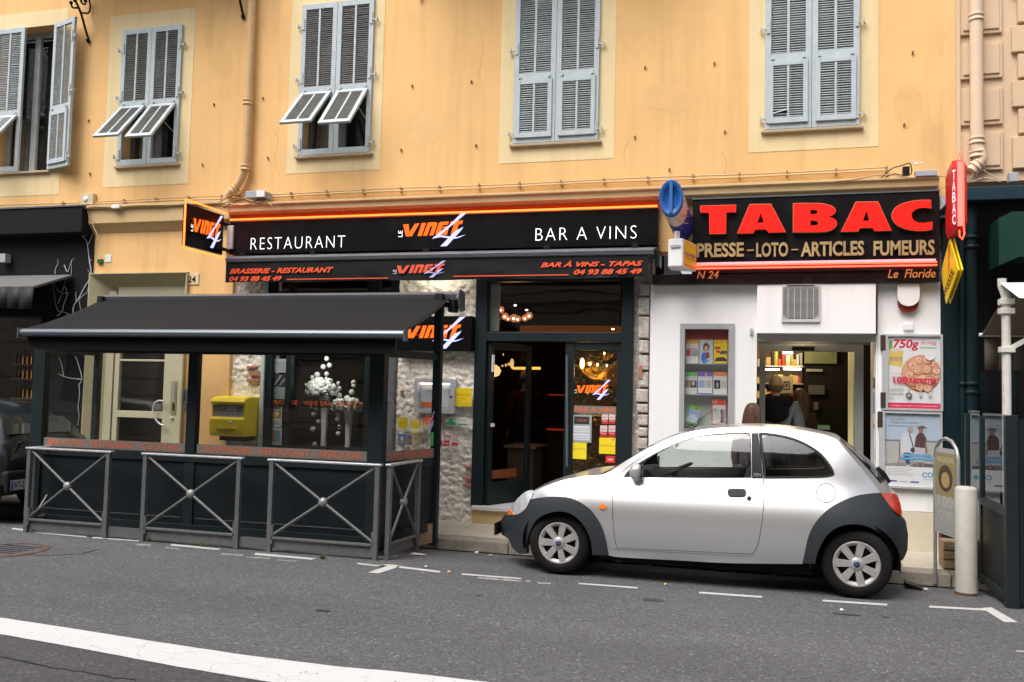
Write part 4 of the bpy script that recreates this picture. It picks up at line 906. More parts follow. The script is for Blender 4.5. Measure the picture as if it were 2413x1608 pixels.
for u0, u1 in ((1331,1352),(1453,1471)): bx(mb, u0, u1, zd0, zd1, YD2, YD2+.05)
mb.box(W(1352,950,YD2).x, W(1453,950,YD2).x, YD2+.002, YD2+.048, zd1-.085, zd1); mb.box(W(1352,950,YD2).x, W(1453,950,YD2).x, YD2+.002, YD2+.048, zd0, zd0+.25)
dl = part(mb, 'glazed_door', M['frame'], rf, bev=.004)
mb = MB(); x0, x1 = W(1352,950,F).x, W(1453,950,F).x; mb.add([(x0,F-.006,zd0),(x1,F-.006,zd0),(x1,F-.006,zd1),(x0,F-.006,zd1)], [(0,1,2,3)]); part(mb, 'pane', M['clear'], dl)
mb = MB(); mb.tube([W(1336,838,F-.08), W(1336,1100,F-.08)], .014, 8); part(mb, 'handle', M['alu'], dl)
# opened left leaf, swung inwards
xh = W(1146,1000,F).x
lo = bpy.data.objects.new('glazed_door', None); 
mb = MB(); lw = 0.78; H_ = zd1-zd0
mb.box(0, .07, -.025, .025, 0, H_); mb.box(lw-.07, lw, -.025, .025, 0, H_); mb.box(.07, lw-.07, -.023, .023, 0, .30); mb.box(.07, lw-.07, -.023, .023, H_-.08, H_)
dl2 = part(mb, 'glazed_door', M['frame'], rf, bev=.004, label='left door leaf standing open into the restaurant'); dl2.matrix_parent_inverse = WMX[rf.name].inverted(); dl2.location = (xh+.02, F-.02, zd0); dl2.rotation_euler = (0,0,rad(66))
mb = MB(); mb.add([(.07,0,.3),(lw-.07,0,.3),(lw-.07,0,H_-.08),(.07,0,H_-.08)], [(0,1,2,3)]); part(mb, 'pane', M['clear'], dl2, local=True)
mb = MB(); mb.box(.015, .05, -.045, -.03, H_-.35, H_-.15); mb.box(.02,.06,-.06,-.03,H_*.5-.02,H_*.5+.02); part(mb, 'fitting', M['whiteplastic'], dl2, local=True)
mb = MB(); mb.add([(.10,-.004,.34),(.55,-.004,.34),(.55,-.004,.44),(.10,-.004,.44)], [(0,1,2,3)]); part(mb, 'orange_strip', mat('dim_orange', (.20,.05,.015), .6), dl2, local=True)
mb = MB(); mb.box(W(1111,1190,F-.12).x, W(1500,1190,F-.12).x, F-.14, F+.5, W(1190,1206,F-.12).z, W(1190,1197,F-.12).z+.0); part(mb, 'door_sill', mat('white_marble', (0.62,0.62,0.62), 0.35, var=.06), rf, bev=.004)
mb = MB(); mb.box(W(1113,1220,F-.08).x, W(1500,1220,F-.08).x, F-.09, F+.4, 0, W(1190,1206,F-.12).z-.002); part(mb, 'step_riser', M['moulding'], rf)
# things on the right hand door glass
lg = plane_print(*R(1353,908,1441,946,F-.03), F-.03)
x0, x1, z0, z1 = R(1353,895,1438,942,F-.03); logo(rf, (x0,F-.012,z0), (x1-x0,0,0), (0,0,z1-z0), (0,-1,0), M['orangelit'], M['lav'], M['whiteprint'])
db('glass_band', 1351, 957, 1453, 975, F-.012, F-.009, M['taupe'], rf); ptext('BAR A VINS', 1354, 960, 1450, 971, F-.014, M['orangeglass'], rf, bold=.02)
def card(lab, cat, a, y, fn, name, m=None, thick=.004, group=None):
    x0, x1, z0, z1 = R(*a, y); t = thing(name, lab, cat, ((x0+x1)/2, y, z0), group=group)
    mb = MB(); mb.box(x0, x1, y, y+thick, z0, z1); part(mb, 'card', m or M['whiteprint'], t)
    if fn: p = plane_print(x0, x1, z0, z1, y); fn(p); p.build('print', t)
    return t
def gm(p):
    p.rect(0,0,1,1,(.8,.6,.015)); p.txt('Gault&Millau', .08,.58,.92,.72,(.6,.08,.01)); p.txt('Le 24', .35,.40,.62,.47,(.2,.12,.02)); p.txt('2013', .5,.06,.92,.16,(.55,.4,.02))
card('yellow square guide sticker low left on the restaurant door glass', 'sticker', (1344,1043,1382,1082), F-.014, lambda p: (p.rect(0,0,1,1,(.8,.66,.02)), p.txt('Gault&Millau',.08,.55,.92,.68,(.5,.2,.02))), 'yellow_sticker', thick=.003)
card('yellow square guide sticker right of the menu sheet on the restaurant door glass', 'sticker', (1412,1032,1450,1070), F-.014, lambda p: (p.rect(0,0,1,1,(.82,.62,.015)), p.txt('Gault&Millau',.06,.45,.94,.60,(.55,.15,.02)), p.rect(.78,.84,.93,.96,(.5,.38,.02)), p.txt('2013',.6,.05,.92,.14,(.55,.4,.02))), 'yellow_sticker', thick=.003)
card('grey framed menu sheet taped to the restaurant door glass', 'notice', (1347,978,1394,1043), F-.016, lambda p: (p.rect(0,0,1,1,(.32,.33,.33)), p.rect(.12,.66,.88,.94,(.03,.03,.035)), p.txt('VINGT4',.25,.76,.75,.84,(.7,.12,.03)), p.rect(.1,.36,.9,.60,(.62,.63,.66)), p.rect(.12,.42,.88,.44,(.3,.3,.35)), p.rect(.12,.49,.88,.51,(.3,.3,.35)), p.rect(.1,.08,.9,.33,(.6,.61,.66)), p.rect(.12,.22,.85,.24,(.1,.25,.6)), p.rect(.12,.14,.85,.16,(.3,.3,.35))), 'menu_sheet')
for k, a in enumerate(((1418,977,1433,1000),(1435,977,1450,1000),(1414,1003,1431,1030),(1434,1003,1450,1030))):
    card(['upper left','upper right','lower left','lower right'][k]+' of the four small red and white guide stickers on the door glass', 'sticker', a, F-.014, lambda p: (p.rect(0,0,1,1,(.62,.52,.5)), p.rect(0,0,1,.45,(.5,.02,.02)), p.txt('2013',.12,.6,.88,.8,(.4,.05,.05)), p.txt('Petit',.12,.25,.88,.38,(.8,.7,.7))), 'guide_sticker', thick=.003, group='small guide stickers on the restaurant door')
card('small red label on a pale stand at the bottom of the restaurant door glass', 'sticker', (1427,1075,1449,1091), F-.014, lambda p: (p.rect(0,0,1,1,(.6,.03,.02)), p.txt('resto',.2,.3,.8,.7,(.8,.7,.7))), 'red_label', thick=.003)
# inside: gilt tile wall, bulbs, bar
gt_ = bpy.data.materials.new('gilt_relief'); gt_.use_nodes = True; n = gt_.node_tree.nodes; L = gt_.node_tree.links; b = n['Principled BSDF']; b.inputs['Base Color'].default_value = (.20,.105,.018,1); b.inputs['Metallic'].default_value = .95; b.inputs['Roughness'].default_value = .22
tc = n.new('ShaderNodeTexCoord'); wv = n.new('ShaderNodeTexWave'); wv.wave_type = 'RINGS'; wv.inputs['Scale'].default_value = 2.6; wv.inputs['Distortion'].default_value = 4; wv.inputs['Detail'].default_value = 3
L.new(tc.outputs['Object'], wv.inputs['Vector']); bp = n.new('ShaderNodeBump'); bp.inputs['Strength'].default_value = 1; bp.inputs['Distance'].default_value = .06; L.new(wv.outputs['Fac'], bp.inputs['Height']); L.new(bp.outputs[0], b.inputs['Normal'])
mb = MB(); YT = F+.9; mb.box(W(1352,900,YT).x, rx1, YT, YT+.05, .16, 2.12); part(mb, 'gilt_wall', gt_, rf)
for k, (u, v, q) in enumerate(((1372,857,.05),(1390,858,.028),(1408,860,.025),(1430,862,.02),(1424,833,.02))):
    mb = MB(); p = W(u, v, YT-.15); mb.ball(p, q*.8, 10, sc=(.7,.7,1.7 if k == 0 else 1)); o = part(mb, 'wall_bulb', lamp_mat('warm_bulb', (1,.62,.2), 5)); tag(o, ['elongated warm lamp glowing on the gilt wall behind the door','left round bulb on the gilt wall','middle round bulb on the gilt wall','right round bulb on the gilt wall','upper bulb on the gilt wall near the door frame'][k], 'lamp')
def plight(name, p, e, col, q=.08):
    l = bpy.data.lights.new(name, 'POINT'); l.energy = e; l.color = col; l.shadow_soft_size = q; o = bpy.data.objects.new(name, l); C.objects.link(o); o.location = p
plight('gilt_wall_light', W(1385,875,YT-.35), 1.6, (1,.62,.25)); plight('bar_light', (-3.6, 12.6, 2.6), 2.5, (1,.45,.18), .2); plight('pendant_light', (W(1215,750,11.4)), 1.0, (1,.5,.22))
YL = 11.4
t = thing('bulb_cluster', 'cluster of coppery glass bulbs hanging inside above the restaurant door', 'lamp', W(1215,700,YL))
for (u, v, q) in ((1180,730,.048),(1174,752,.03),(1190,746,.05),(1197,751,.038),(1211,750,.055),(1220,752,.045),(1237,750,.045),(1247,744,.05)):
    mb = MB(); p = W(u, v, YL); mb.ball(p, q, 14); part(mb, 'glass_bulb', mat('copper_bulb', (.65,.22,.10), .2, emis=.35), t); mb = MB(); mb.ball(p+Vector((.01,-q*.9,-.01)), q*.3, 8); part(mb, 'filament', lamp_mat('filament', (1,.7,.4), 4), t)
for lab, u, v in (('left ceiling spot above the bulb cluster', 1214, 720), ('right ceiling spot above the bulb cluster', 1241, 731), ('small spot low right in the transom glass', 1444, 776)):
    mb = MB(); p = W(u, v, YL+.3); mb.ball(p, .02, 8, sc=(1,1,.5)); o = part(mb, 'ceiling_spot', lamp_mat('spot_white', (1,.8,.5), 5)); tag(o, lab, 'lamp')
mb = MB(); YC_ = 13.2; x0, x1, z0, z1 = R(1225,768,1462,782,YC_); mb.box(x0, x1, YC_, YC_+.1, z0, z1); part(mb, 'cove_lighting', lamp_mat('cove', (1,.25,.03), .045), rf)
for k in range(5):
    mb = MB(); YC_ = 13; x0, x1, z0, z1 = R(1208+k*13, 865, 1218+k*13, 871, YC_); mb.box(x0, x1, YC_, YC_+.1, z0, z1); part(mb, 'lit_opening', lamp_mat('amber_strip', (1,.6,.12), .6), rf)
mb = MB(); x0, x1, z0, z1 = R(1291,930,1330,932,12.6); mb.box(x0, x1+.4, 12.6, 12.7, z0, z1); x0, x1, z0, z1 = R(1291,1011,1330,1014,12.6); mb.box(x0, x1+.4, 12.55, 12.6, z0, z1); part(mb, 'red_light_line', lamp_mat('red_line', (1,.06,.02), .14), rf)
bc = thing('bar_counter', 'dark bar counter edged with a red light line inside the restaurant', 'counter', (-2.6, 12.8, .16)); mb = MB(); mb.box(W(1291,1000,12.7).x, -1.6, 12.62, 13.3, .16, W(1300,1015,12.62).z); part(mb, 'body', mat('bar_wood', (0.05,.02,.01), .4), bc)
mb = MB(); mb.box(W(1289,1000,12.7).x, -1.6, 12.58, 13.35, W(1300,1015,12.62).z, W(1300,1012,12.62).z+.03); part(mb, 'counter_top', mat('bar_top', (0.08,.03,.015), .25), bc)
tb = thing('dining_table', 'small table with a pale cloth in the dark of the restaurant', 'table', W(1232,1200,11.2)); p = W(1236,1030,11.2)
mb = MB(); mb.box(p.x-.22, p.x+.2, 11.0, 11.6, .88, .91); part(mb, 'table_top', mat('dim_cloth', (0.2,.13,.08), .8), tb); mb = MB(); mb.box(p.x-.18, p.x+.16, 11.05, 11.55, .16, .88); part(mb, 'cloth_drop', mat('dim_cloth2', (0.09,.06,.04), .8), tb)
# notices standing in the restaurant window
for lab, a, fn in (('printed sheet at the top of the restaurant window', (641,846,676,878), lambda p: (p.rect(0,0,1,1,(.55,.58,.58)), [p.rect(.08,.1+.11*k,.9,.13+.11*k,(.25,.3,.35)) for k in range(7)])),
    ('dark brochure with silver cutlery below the top sheet', (641,882,675,911), lambda p: (p.rect(0,0,1,1,(.03,.03,.035)), p.poly([(.1,.1),(.25,.1),(.7,.9),(.55,.95)],(.35,.38,.4)), p.poly([(.5,.1),(.6,.08),(.95,.6),(.85,.7)],(.35,.38,.4)), p.txt('24',.1,.7,.3,.9,(.7,.12,.03)))),
    ('plain grey green card in the restaurant window', (639,912,674,944), lambda p: p.rect(0,0,1,1,(.30,.35,.33))),
    ('magazine page with a golden dish in the restaurant window', (636,957,664,1007), lambda p: (p.rect(0,0,1,1,(.6,.62,.6)), p.rect(.1,.86,.9,.95,(.1,.2,.5)), p.rect(.05,.42,.95,.8,(.35,.22,.08)), p.oval(.45,.6,.3,.14,(.75,.5,.15)), p.oval(.6,.65,.12,.07,(.8,.75,.6)), [p.rect(.1,.08+.07*k,.9,.1+.07*k,(.35,.4,.45)) for k in range(4)])),
    ('lower page with an orange and blue picture in the restaurant window', (635,1009,664,1049), lambda p: (p.rect(0,0,1,1,(.55,.62,.62)), p.rect(.2,.2,.85,.85,(.15,.35,.5)), p.rect(.2,.2,.5,.7,(.6,.25,.08))))):
    card(lab, 'notice', a, F-.0+.03, fn, 'window_notice')
# champagne sculptures: two white vases with foaming balls
M['vase'] = mat('vase_white', (0.80,.84,.82), .35, var=.05); M['ball'] = mat('ball_white', (0.74,.77,.75), .5); M['silverball'] = mat('ball_silver', (.75,.75,.75), .12, metal=1)
YV = F+.42
def vase(lab, uc, vt, vb, wt, wb, cloud, trail):
    b = W(uc, vb, YV); tpt = W(uc, vt, YV); h = tpt.z-b.z; px = .0049
    t = thing('vase_sculpture', lab, 'vase', b)
    mb = MB(); mb.lathe([(0,-.1),(wb*px,-.1),(wb*px,h*.05),(wb*px*.95,h*.3),(wb*px*1.15,h*.6),(wt*px*.9,h*.85),(wt*px*1.3,h)], b, (0,0,1), 24); part(mb, 'vase', M['vase'], t)
    k = 0
    (cu, cv, rw, rh, nb) = cloud
    for i in range(nb):
        th = random.random()*6.28; ph = math.acos(random.uniform(-.35,1)); q = random.uniform(.029,.041)
        c = W(cu, cv, YV); c = c + Vector((math.sin(ph)*math.cos(th)*rw*px, -abs(math.sin(ph)*math.sin(th))*rw*px*.9, math.cos(ph)*rh*px))
        mb = MB(); mb.ball((0,0,0), q, 10); o = part(mb, 'foam_ball', M['silverball'] if i % 8 == 0 else M['ball'], t); o.location = c-b
        o.matrix_parent_inverse = Matrix.Identity(4)
    for (u, v, q) in trail:
        c = W(u, v, YV); mb = MB(); mb.ball((0,0,0), q*px, 12); o = part(mb, 'foam_ball', M['silverball'] if (k%7) == 6 else M['ball'], t); o.location = c-b; o.matrix_parent_inverse = Matrix.Identity(4); k += 1
    return t
s2 = lambda a, b: (460+a/2.8, 780+b/2.8)
vase('tall white vase sculpture foaming over with white and silver balls', *s2(845,0)[:1], 935, 1062, 12, 7.5, (s2(845,400)[0], s2(845,395)[1], 42, 31, 95),
     [(*s2(a,b),q) for a,b,q in ((868,183,7),(886,228,7),(845,238,7.5),(867,285,6.5),(805,290,8),(773,308,6),(733,357,6),(770,500,6),(798,515,5),(782,552,6.5),(812,600,6),(776,650,7.5),(787,750,7),(735,390,6),(952,380,6),(945,345,5))])
vase('shorter white vase sculpture with a collar of balls and a falling string', s2(1005,0)[0], 950, 1066, 15, 7.5, (s2(1005,0)[0], s2(0,500)[1], 38, 22, 62),
     [(*s2(a,b),q) for a,b,q in ((1045,340,6.5),(1046,362,6),(1034,404,7.5),(950,428,8),(942,552,6.5),(940,585,6.5),(951,632,6.5),(944,678,6.5),(900,510,5),(1070,520,5),(915,480,5))])
plight('vase_fill_light', (W(760,840,F+.15)), 3, (1,.95,.85))  # added fill light without a fixture, brightens the vases
# ---- sign board, neon, canopy
sg = thing('restaurant_sign', 'long black fascia sign lettered RESTAURANT and BAR A VINS with an orange logo', 'sign', (W(1055,590,F).x, F, 3.35))
YS = F-.14; x0 = W(541,560,YS).x; x1 = W(1551,540,YS).x; z0 = W(1055,588,YS).z; z1 = W(1055,506,YS).z
mb = MB(); mb.box(x0, x1, YS, F+.0, z0, z1); part(mb, 'board', M['black'], sg, bev=.003)
mb = MB(); mb.box(x0-.05, x1+.02, F-.006, F+.003, z1, 3.77); part(mb, 'lit_backboard', mat('neon_glow_board', (0.92,.23,.035), .6), sg)  # board colour carries the orange glow of the neon
mb = MB(); mb.tube([(x0+.02, YS-.03, z1+.02), (x1-.01, YS-.03, z1+.012)], .011, 8); part(mb, 'neon_tube', M['neon_o'], sg)
ptext('RESTAURANT', 591, 558, 813, 586, YS-.003, M['whitelit'], sg, spacing=1.2, bold=-.02); ptext('BAR A VINS', 1262, 535, 1500, 565, YS-.003, M['whitelit'], sg, spacing=1.2, bold=-.02)
a = R(938.6,503.5,1101,581.5,YS); logo(sg, (a[0],YS-.001,a[2]), (a[1]-a[0],0,0), (0,0,a[3]-a[2]), (0,-1,0), M['orangelit'], M['lav'], M['whitelit'])
cp = thing('canopy_awning', 'closed cassette awning with a black lettered valance above the restaurant door', 'awning', (W(1045,600,F).x, F, 3.2))
YA = F-.34; x0 = W(531,622,YA).x; x1 = W(1541,583,YA).x; zt_, zb_ = W(1045,592,YA).z, W(1045,609,YA).z
mb = MB(); prof = [(YA,zb_+.01),(YA-.01,zb_+.05),(YA+.03,zt_-.01),(YA+.07,zt_+.005),(F,zt_+.05),(F,zb_),(YA+.01,zb_)]
n = len(prof); mb.add([(x0,y,z) for y,z in prof]+[(x1,y,z) for y,z in prof], [tuple(range(n)), tuple(range(2*n-1,n-1,-1))]+[((i+1)%n,i,n+i,n+(i+1)%n) for i in range(n)]); part(mb, 'cassette', M['alu'], cp, bev=.004)
for u in (575, 740, 1007, 1290, 1497):
    c = W(u, 585, YA+.1); mb = MB(); mb.box(c.x-.035, c.x+.035, YA+.06, F, zt_+.01, zt_+.055); part(mb, 'bracket', M['iron'], cp)
mb = MB(); mb.box(x1, x1+.05, YA+.08, F-.02, zb_-.12, zb_+.06); part(mb, 'end_bracket', M['iron'], cp)
YVL = YA+.02; x0 = W(532,640,YVL).x; x1 = W(1527,615,YVL).x; zv1, zv0 = zb_+.005, W(1045,660,YVL).z
mb = MB(); n = 60; rows_ = 5
P = []
for j in range(rows_+1):
    for i in range(n+1):
        x = x0+(x1-x0)*i/n; q = j/rows_; P.append((x, YVL + .012*math.sin(i*.9)*q*noise.noise(Vector((i*.2,j*.5,0)))*2+.004*math.sin(i*2.1)*q, zv1+(zv0-zv1)*q + .006*math.sin(i*.35)*q))
mb.add(P, [(j*(n+1)+i, (j+1)*(n+1)+i, (j+1)*(n+1)+i+1, j*(n+1)+i+1) for j in range(rows_) for i in range(n)], 0, True)
o = part(mb, 'valance', M['black'] if False else mat('black_valance', (0.007,.007,.008), .6, var=.3, vs=6, bump=.2, bs=8), cp)
YT_ = YVL-.016
ptext('BRASSERIE - RESTAURANT', 541, 631.5, 786, 644, YT_, M['orangeprint'], cp, bold=.04, shear=.35); ptext('04 93 88 45 49', 540, 651, 664, 663, YT_, M['orangeprint'], cp, bold=.04, shear=.3)
ptext('BAR À ViNS - TAPAS', 1274, 614, 1515, 628.5, YT_, M['orangeprint'], cp, bold=.04, shear=.35); ptext('04 93 88 45 49', 1352, 634, 1513, 647, YT_, M['orangeprint'], cp, bold=.04, shear=.3)
for a in ((675,656,914,658.2),(1068,648.5,1340,650.8)):
    q = R(*a, YT_); mb = MB(); mb.box(q[0], q[1], YT_, YT_+.002, q[2], q[3]); part(mb, 'orange_rule', M['orangeprint'], cp)
a = R(926,610.5,1056,660,YT_); logo(cp, (a[0],YT_+.002,a[2]), (a[1]-a[0],0,0), (0,0,a[3]-a[2]), (0,-1,0), mat('salmon_print', (.72,.09,.04), .5), M['lavprint'], M['whiteprint'], fs_=.78)
# ---- blade sign
bl = thing('blade_sign', 'black projecting logo sign outlined in orange neon at the left of the fascia', 'sign', (-6.6, F, 3.45))
XBs = -6.62; ya, yb = F-.22, WX(438,540,XBs).y; zta, zba = WX(536,514,XBs).z, WX(536,605,XBs).z
zta, zba = 3.74, 3.235
mb = MB(); mb.box(XBs-.05, XBs, yb, ya, zba, zta); part(mb, 'box', M['black'], bl, bev=.004)
mb = MB(); e = .035; y0_, y1_ = yb-.03, ya+.08
mb.tube([(XBs+.01,y1_-.03,zta+e),(XBs+.01,y0_,zta+e),(XBs+.01,y0_-.012,zta+e-.02),(XBs+.01,y0_-.012,zba-e+.02),(XBs+.01,y0_,zba-e),(XBs+.01,y1_-.06,zba-e)], .0105, 8); part(mb, 'neon_tube', M['neon_o'], bl)
logo(bl, (XBs+.001, yb+.09, zba+.05), (0, (ya-yb)-.12, 0), (0,0,(zta-zba)-.07), (1,0,0), M['orangelit'], M['lav'], M['whitelit'])
mb = MB(); mb.box(XBs-.06, XBs-.02, ya, F-.0, 3.3, 3.34); mb.box(XBs-.06, XBs-.02, ya, F, 3.62, 3.66); part(mb, 'wall_arm', M['iron'], bl)
mb = MB(); mb.box(XBs+.02, XBs+.10, F-.17, F-.03, 3.32, 3.62); part(mb, 'transformer', mat('white_enamel', (.6,.6,.56), .4), bl, bev=.005)
cs_ = thing('canopy_spotlight', 'small lit spotlight tucked under the canopy above the stone wall', 'lamp', (-3.75, F-.22, 3.12))
mb = MB(); mb.lathe([(0,.05),(.03,.05),(.035,0),(.03,-.01)], (-3.75,F-.24,3.14), (0,0,1), 12); part(mb, 'housing', M['iron'], cs_)
mb = MB(); mb.lathe([(0,0),(.028,0)], (-3.75,F-.24,3.128), (0,0,1), 12); part(mb, 'lens', lamp_mat('spot_lens', (1,.92,.7), 6), cs_)
plight('canopy_spot_light', (-3.75,F-.26,3.08), 5, (1,.93,.74), .05)
# ---- square wall sign beside the door
ws = thing('wall_logo_sign', 'square black logo sign on the stone wall behind the terrace awning', 'sign', (W(1035,780,F).x, F-.1, 2.2))
a = R(935,745,1111,827,F-.16); mb = MB(); mb.box(a[0], a[1], F-.16, F-.02, a[2], a[3]); part(mb, 'board', M['black'], ws, bev=.003)
a = R(945,747,1096,822,F-.16); logo(ws, (a[0],F-.162,a[2]), (a[1]-a[0],0,0), (0,0,a[3]-a[2]), (0,-1,0), M['orangelit'], M['lav'], M['whitelit'])
ptext('BAR A VINS - RESTAURANT', 960, 788, 1030, 791, F-.163, M['orangeprint'], ws)
# ---- menu case and plaques on the stone wall
mc = thing('menu_case', 'lit grey menu display case on the rough stone wall', 'display case', W(1024,975,F-.1))
a = R(976,893,1071,974,F-.12); t_ = .045
shape('frame', [rectloop(*a), rectloop(a[0]+t_, a[1]-t_*1.3, a[2]+t_, a[3]-t_)], F-.12, .08, M['alu_light'], mc, bev=.004)
mb = MB(); mb.box(a[0], a[1], F-.045, F-.03, a[2], a[3]); part(mb, 'back_board', mat('case_grey', (.45,.46,.46), .5), mc)
p = plane_print(a[0]+t_, a[1]-t_*1.3, a[2]+t_, a[3]-t_, F-.047); p.rect(.03,.1,.9,.85,(.62,.62,.64)); [p.rect(.2,.2+.06*k,.2+.5*((k*7)%5+2)/6,.215+.06*k,(.35,.36,.42)) for k in range(9)]; p.rect(.05,.06,.38,.26,(.7,.14,.03)); p.build('menu_page', mc)
mb = MB(); x_ = (a[0]+a[1])/2; mb.box(a[0]+.06, a[1]-.08, F-.09, F-.07, a[3]-t_-.02, a[3]-t_-.008); part(mb, 'lamp_strip', lamp_mat('case_lamp', (1,.98,.9), 3), mc)
mb = MB(); mb.add([(a[0],F-.1,a[2]),(a[1],F-.1,a[2]),(a[1],F-.1,a[3]),(a[0],F-.1,a[3])], [(0,1,2,3)]); part(mb, 'pane', M['clear'], mc)
mb = MB(); mb.lathe([(0,-.01),(.012,-.01),(.014,0)], W(1063,935,F-.12), (0,1,0), 10); part(mb, 'lock', M['iron'], mc)
card('yellow guide plaque right of the menu case', 'plaque', (1071,915,1112,958), F-.08, gm, 'guide_plaque', thick=.01)
PL = [('yellow plaque in the left row below the menu case', (937,984,961,1010), lambda p: (p.rect(0,0,1,1,(.72,.55,.02)), p.txt('Gault&Millau',.1,.42,.9,.58,(.5,.15,.02)))),
 ('white plaque with a yellow sun emblem on the stone wall', (961,982,998,1017), lambda p: (p.rect(0,0,1,1,(.7,.7,.66)), [p.oval(.5+.3*math.cos(k*.785),.5+.3*math.sin(k*.785),.14,.08,(.8,.6,.05),8,k*.785) for k in range(8)], p.oval(.5,.5,.27,.27,(.8,.58,.04)), p.txt('Toques',.3,.45,.7,.56,(.6,.3,.02)))),
 ('half hidden yellow and white plaque behind the terrace post', (1000,984,1010,1012), lambda p: (p.rect(0,0,1,1,(.7,.66,.5)), p.rect(.2,.1,.9,.8,(.75,.55,.05)))),
 ('blue travel plaque at the left below the yellow plaques', (938,1023,956,1049), lambda p: (p.rect(0,0,1,1,(.08,.2,.5)), p.rect(.15,.1,.85,.4,(.5,.3,.2)), p.oval(.5,.6,.25,.2,(.6,.6,.7)))),
 ('dark blue and white plaque beside the blue travel plaque', (957,1023,973,1049), lambda p: (p.rect(0,0,1,1,(.25,.3,.38)), p.rect(.3,.1,.8,.8,(.08,.09,.12)), p.oval(.5,.4,.2,.25,(.5,.2,.15)))),
 ('green and white plaque left of its twin under the menu case', (1050,984,1075,1003), lambda p: (p.rect(0,0,1,1,(.66,.7,.67)), p.rect(.03,.05,.97,.45,(.02,.30,.12)), p.oval(.5,.65,.25,.2,(.1,.4,.2)))),
 ('green and white plaque right of its twin under the menu case', (1077,984,1102,1003), lambda p: (p.rect(0,0,1,1,(.66,.7,.67)), p.rect(.03,.05,.97,.2,(.02,.30,.12)), p.txt('MAITRE',.15,.5,.85,.75,(.05,.35,.15)))),
 ('left of three red and white guide plaques on the stone wall', (1031,1027,1042,1049), lambda p: (p.rect(0,0,1,1,(.62,.5,.48)), p.rect(0,0,1,.5,(.55,.02,.03)), p.txt('2014',.1,.65,.9,.85,(.4,.05,.05)))),
 ('middle of three red and white guide plaques on the stone wall', (1046,1027,1060,1052), lambda p: (p.rect(0,0,1,1,(.5,.02,.03)), p.rect(.1,.55,.9,.9,(.62,.5,.48)), p.txt('Petit',.15,.15,.85,.4,(.8,.7,.7)))),
 ('right of three red and white guide plaques on the stone wall', (1064,1029,1080,1053), lambda p: (p.rect(0,0,1,1,(.6,.5,.48)), p.rect(.05,.1,.95,.4,(.55,.05,.05)), p.txt('2013',.1,.6,.9,.8,(.5,.1,.1))))]
for lab, a, fn in PL: card(lab, 'plaque', a, F-.075, fn, 'guide_plaque', thick=.006)
# ---- yellow post box
pbx = thing('post_box', 'bright yellow wall mounted post box seen through the terrace glass', 'post box', W(550,1030,F-.1))
YM0 = F-.36; a = R(493,944,573,1029,YM0); 
prof = [(a[2]+.02,F-.36),(a[2],F-.30),(a[2],F-.0),(a[3]+.04,F),(a[3]+.04,F-.22),(a[3]+.01,F-.31)]
x0, x1 = a[0], a[1]
w_ = x1-x0
mb = MB(); pr = [(YM0+.0,a[2]+.03),(YM0+.03,a[2]),(F-.01,a[2]),(F-.01,a[3]+.05),(YM0+.16,a[3]+.05),(YM0+.05,a[3]+.03),(YM0+.0,a[3]-.01),(YM0+.0,a[3]-.035),(YM0+.035,a[3]-.045),(YM0+.035,a[2]+.235),(YM0,a[2]+.215)]
n = len(pr); mb.add([(x0,y,z) for y,z in pr]+[(x1,y,z) for y,z in pr], [tuple(range(n)), tuple(range(2*n-1,n-1,-1))]+[((i+1)%n,i,n+i,n+(i+1)%n) for i in range(n)]); part(mb, 'box', M['yellow'], pbx, bev=.012)
p = plane_print(x0+.03, x1-.03, a[2]+.24, a[3]-.05, YM0+.034); p.rect(0,.02,1,1,(.16,.15,.13)); p.rect(.02,.02,.98,.40,(.42,.38,.28)); p.txt('LA POSTE', .04,.1,.70,.34,(.10,.12,.3), bold=.02); p.poly([(.72,.12),(.96,.22),(.74,.34),(.80,.22)],(.05,.12,.45)); p.rect(.45,.5,.8,.9,(.3,.33,.34)); p.txt('LEVEE', .1,.6,.4,.8,(.4,.38,.3)); p.build('slot_label', pbx)
mb = MB(); q = R(510,1010,553,1014,YM0-.01); mb.box(q[0], q[1], YM0-.02, YM0, q[2], q[3]); part(mb, 'flap_handle', mat('dull_brass', (.4,.3,.05), .5), pbx)
mb = MB(); mb.lathe([(0,-.002),(.02,-.002),(.02,0)], W(543,996,YM0), (0,1,0), 12); part(mb, 'round_sticker', M['whiteprint'], pbx)
mb = MB(); mb.box(x0+.05, x1-.05, F-.2, F, a[2]-.06, a[2]); part(mb, 'bracket', M['iron'], pbx)
# ---------------------------------------------------------------- tobacconist front
tf = thing('tobacconist_shopfront', 'white panelled tobacconist shop front with grey framed open doorway', 'shopfront', (.3, F, PAV_Z))
Yw = F-.03; zsb = W(1880,667,F-.05).z
XA, XB1 = W(1531,860,Yw).x, W(1783,860,Yw).x; XC, XD = W(2068,800,Yw).x, W(2217,900,Yw).x
mw = R(1613,776,1716,1011,Yw)
shape('white_panel', [rectloop(XA, XB1, PAV_Z+.0, zsb), rectloop(mw[0], mw[1], mw[2], mw[3])], Yw, .1, M['white'], tf)
zwb = W(2165,1206,Yw).z
mb = MB(); mb.box(XC, XD, Yw, F+.3, zwb, zsb); part(mb, 'white_panel', M['white'], tf, bev=.002)
mb = MB(); mb.box(XC, XD-.03, Yw-.012, F+.3, PAV_Z-.02, zwb-.004); part(mb, 'plinth_panel', M['beige'], tf)
mb = MB(); mb.box(XD-.028, XD, Yw-.02, F+.1, PAV_Z-.02, zwb-.004); part(mb, 'red_brown_edge', mat('red_brown_strip', (.14,.03,.025), .7, var=.3, vs=20), tf)
zb0, zb1 = W(1924,786,F-.14).z, W(1924,669,F-.14).z
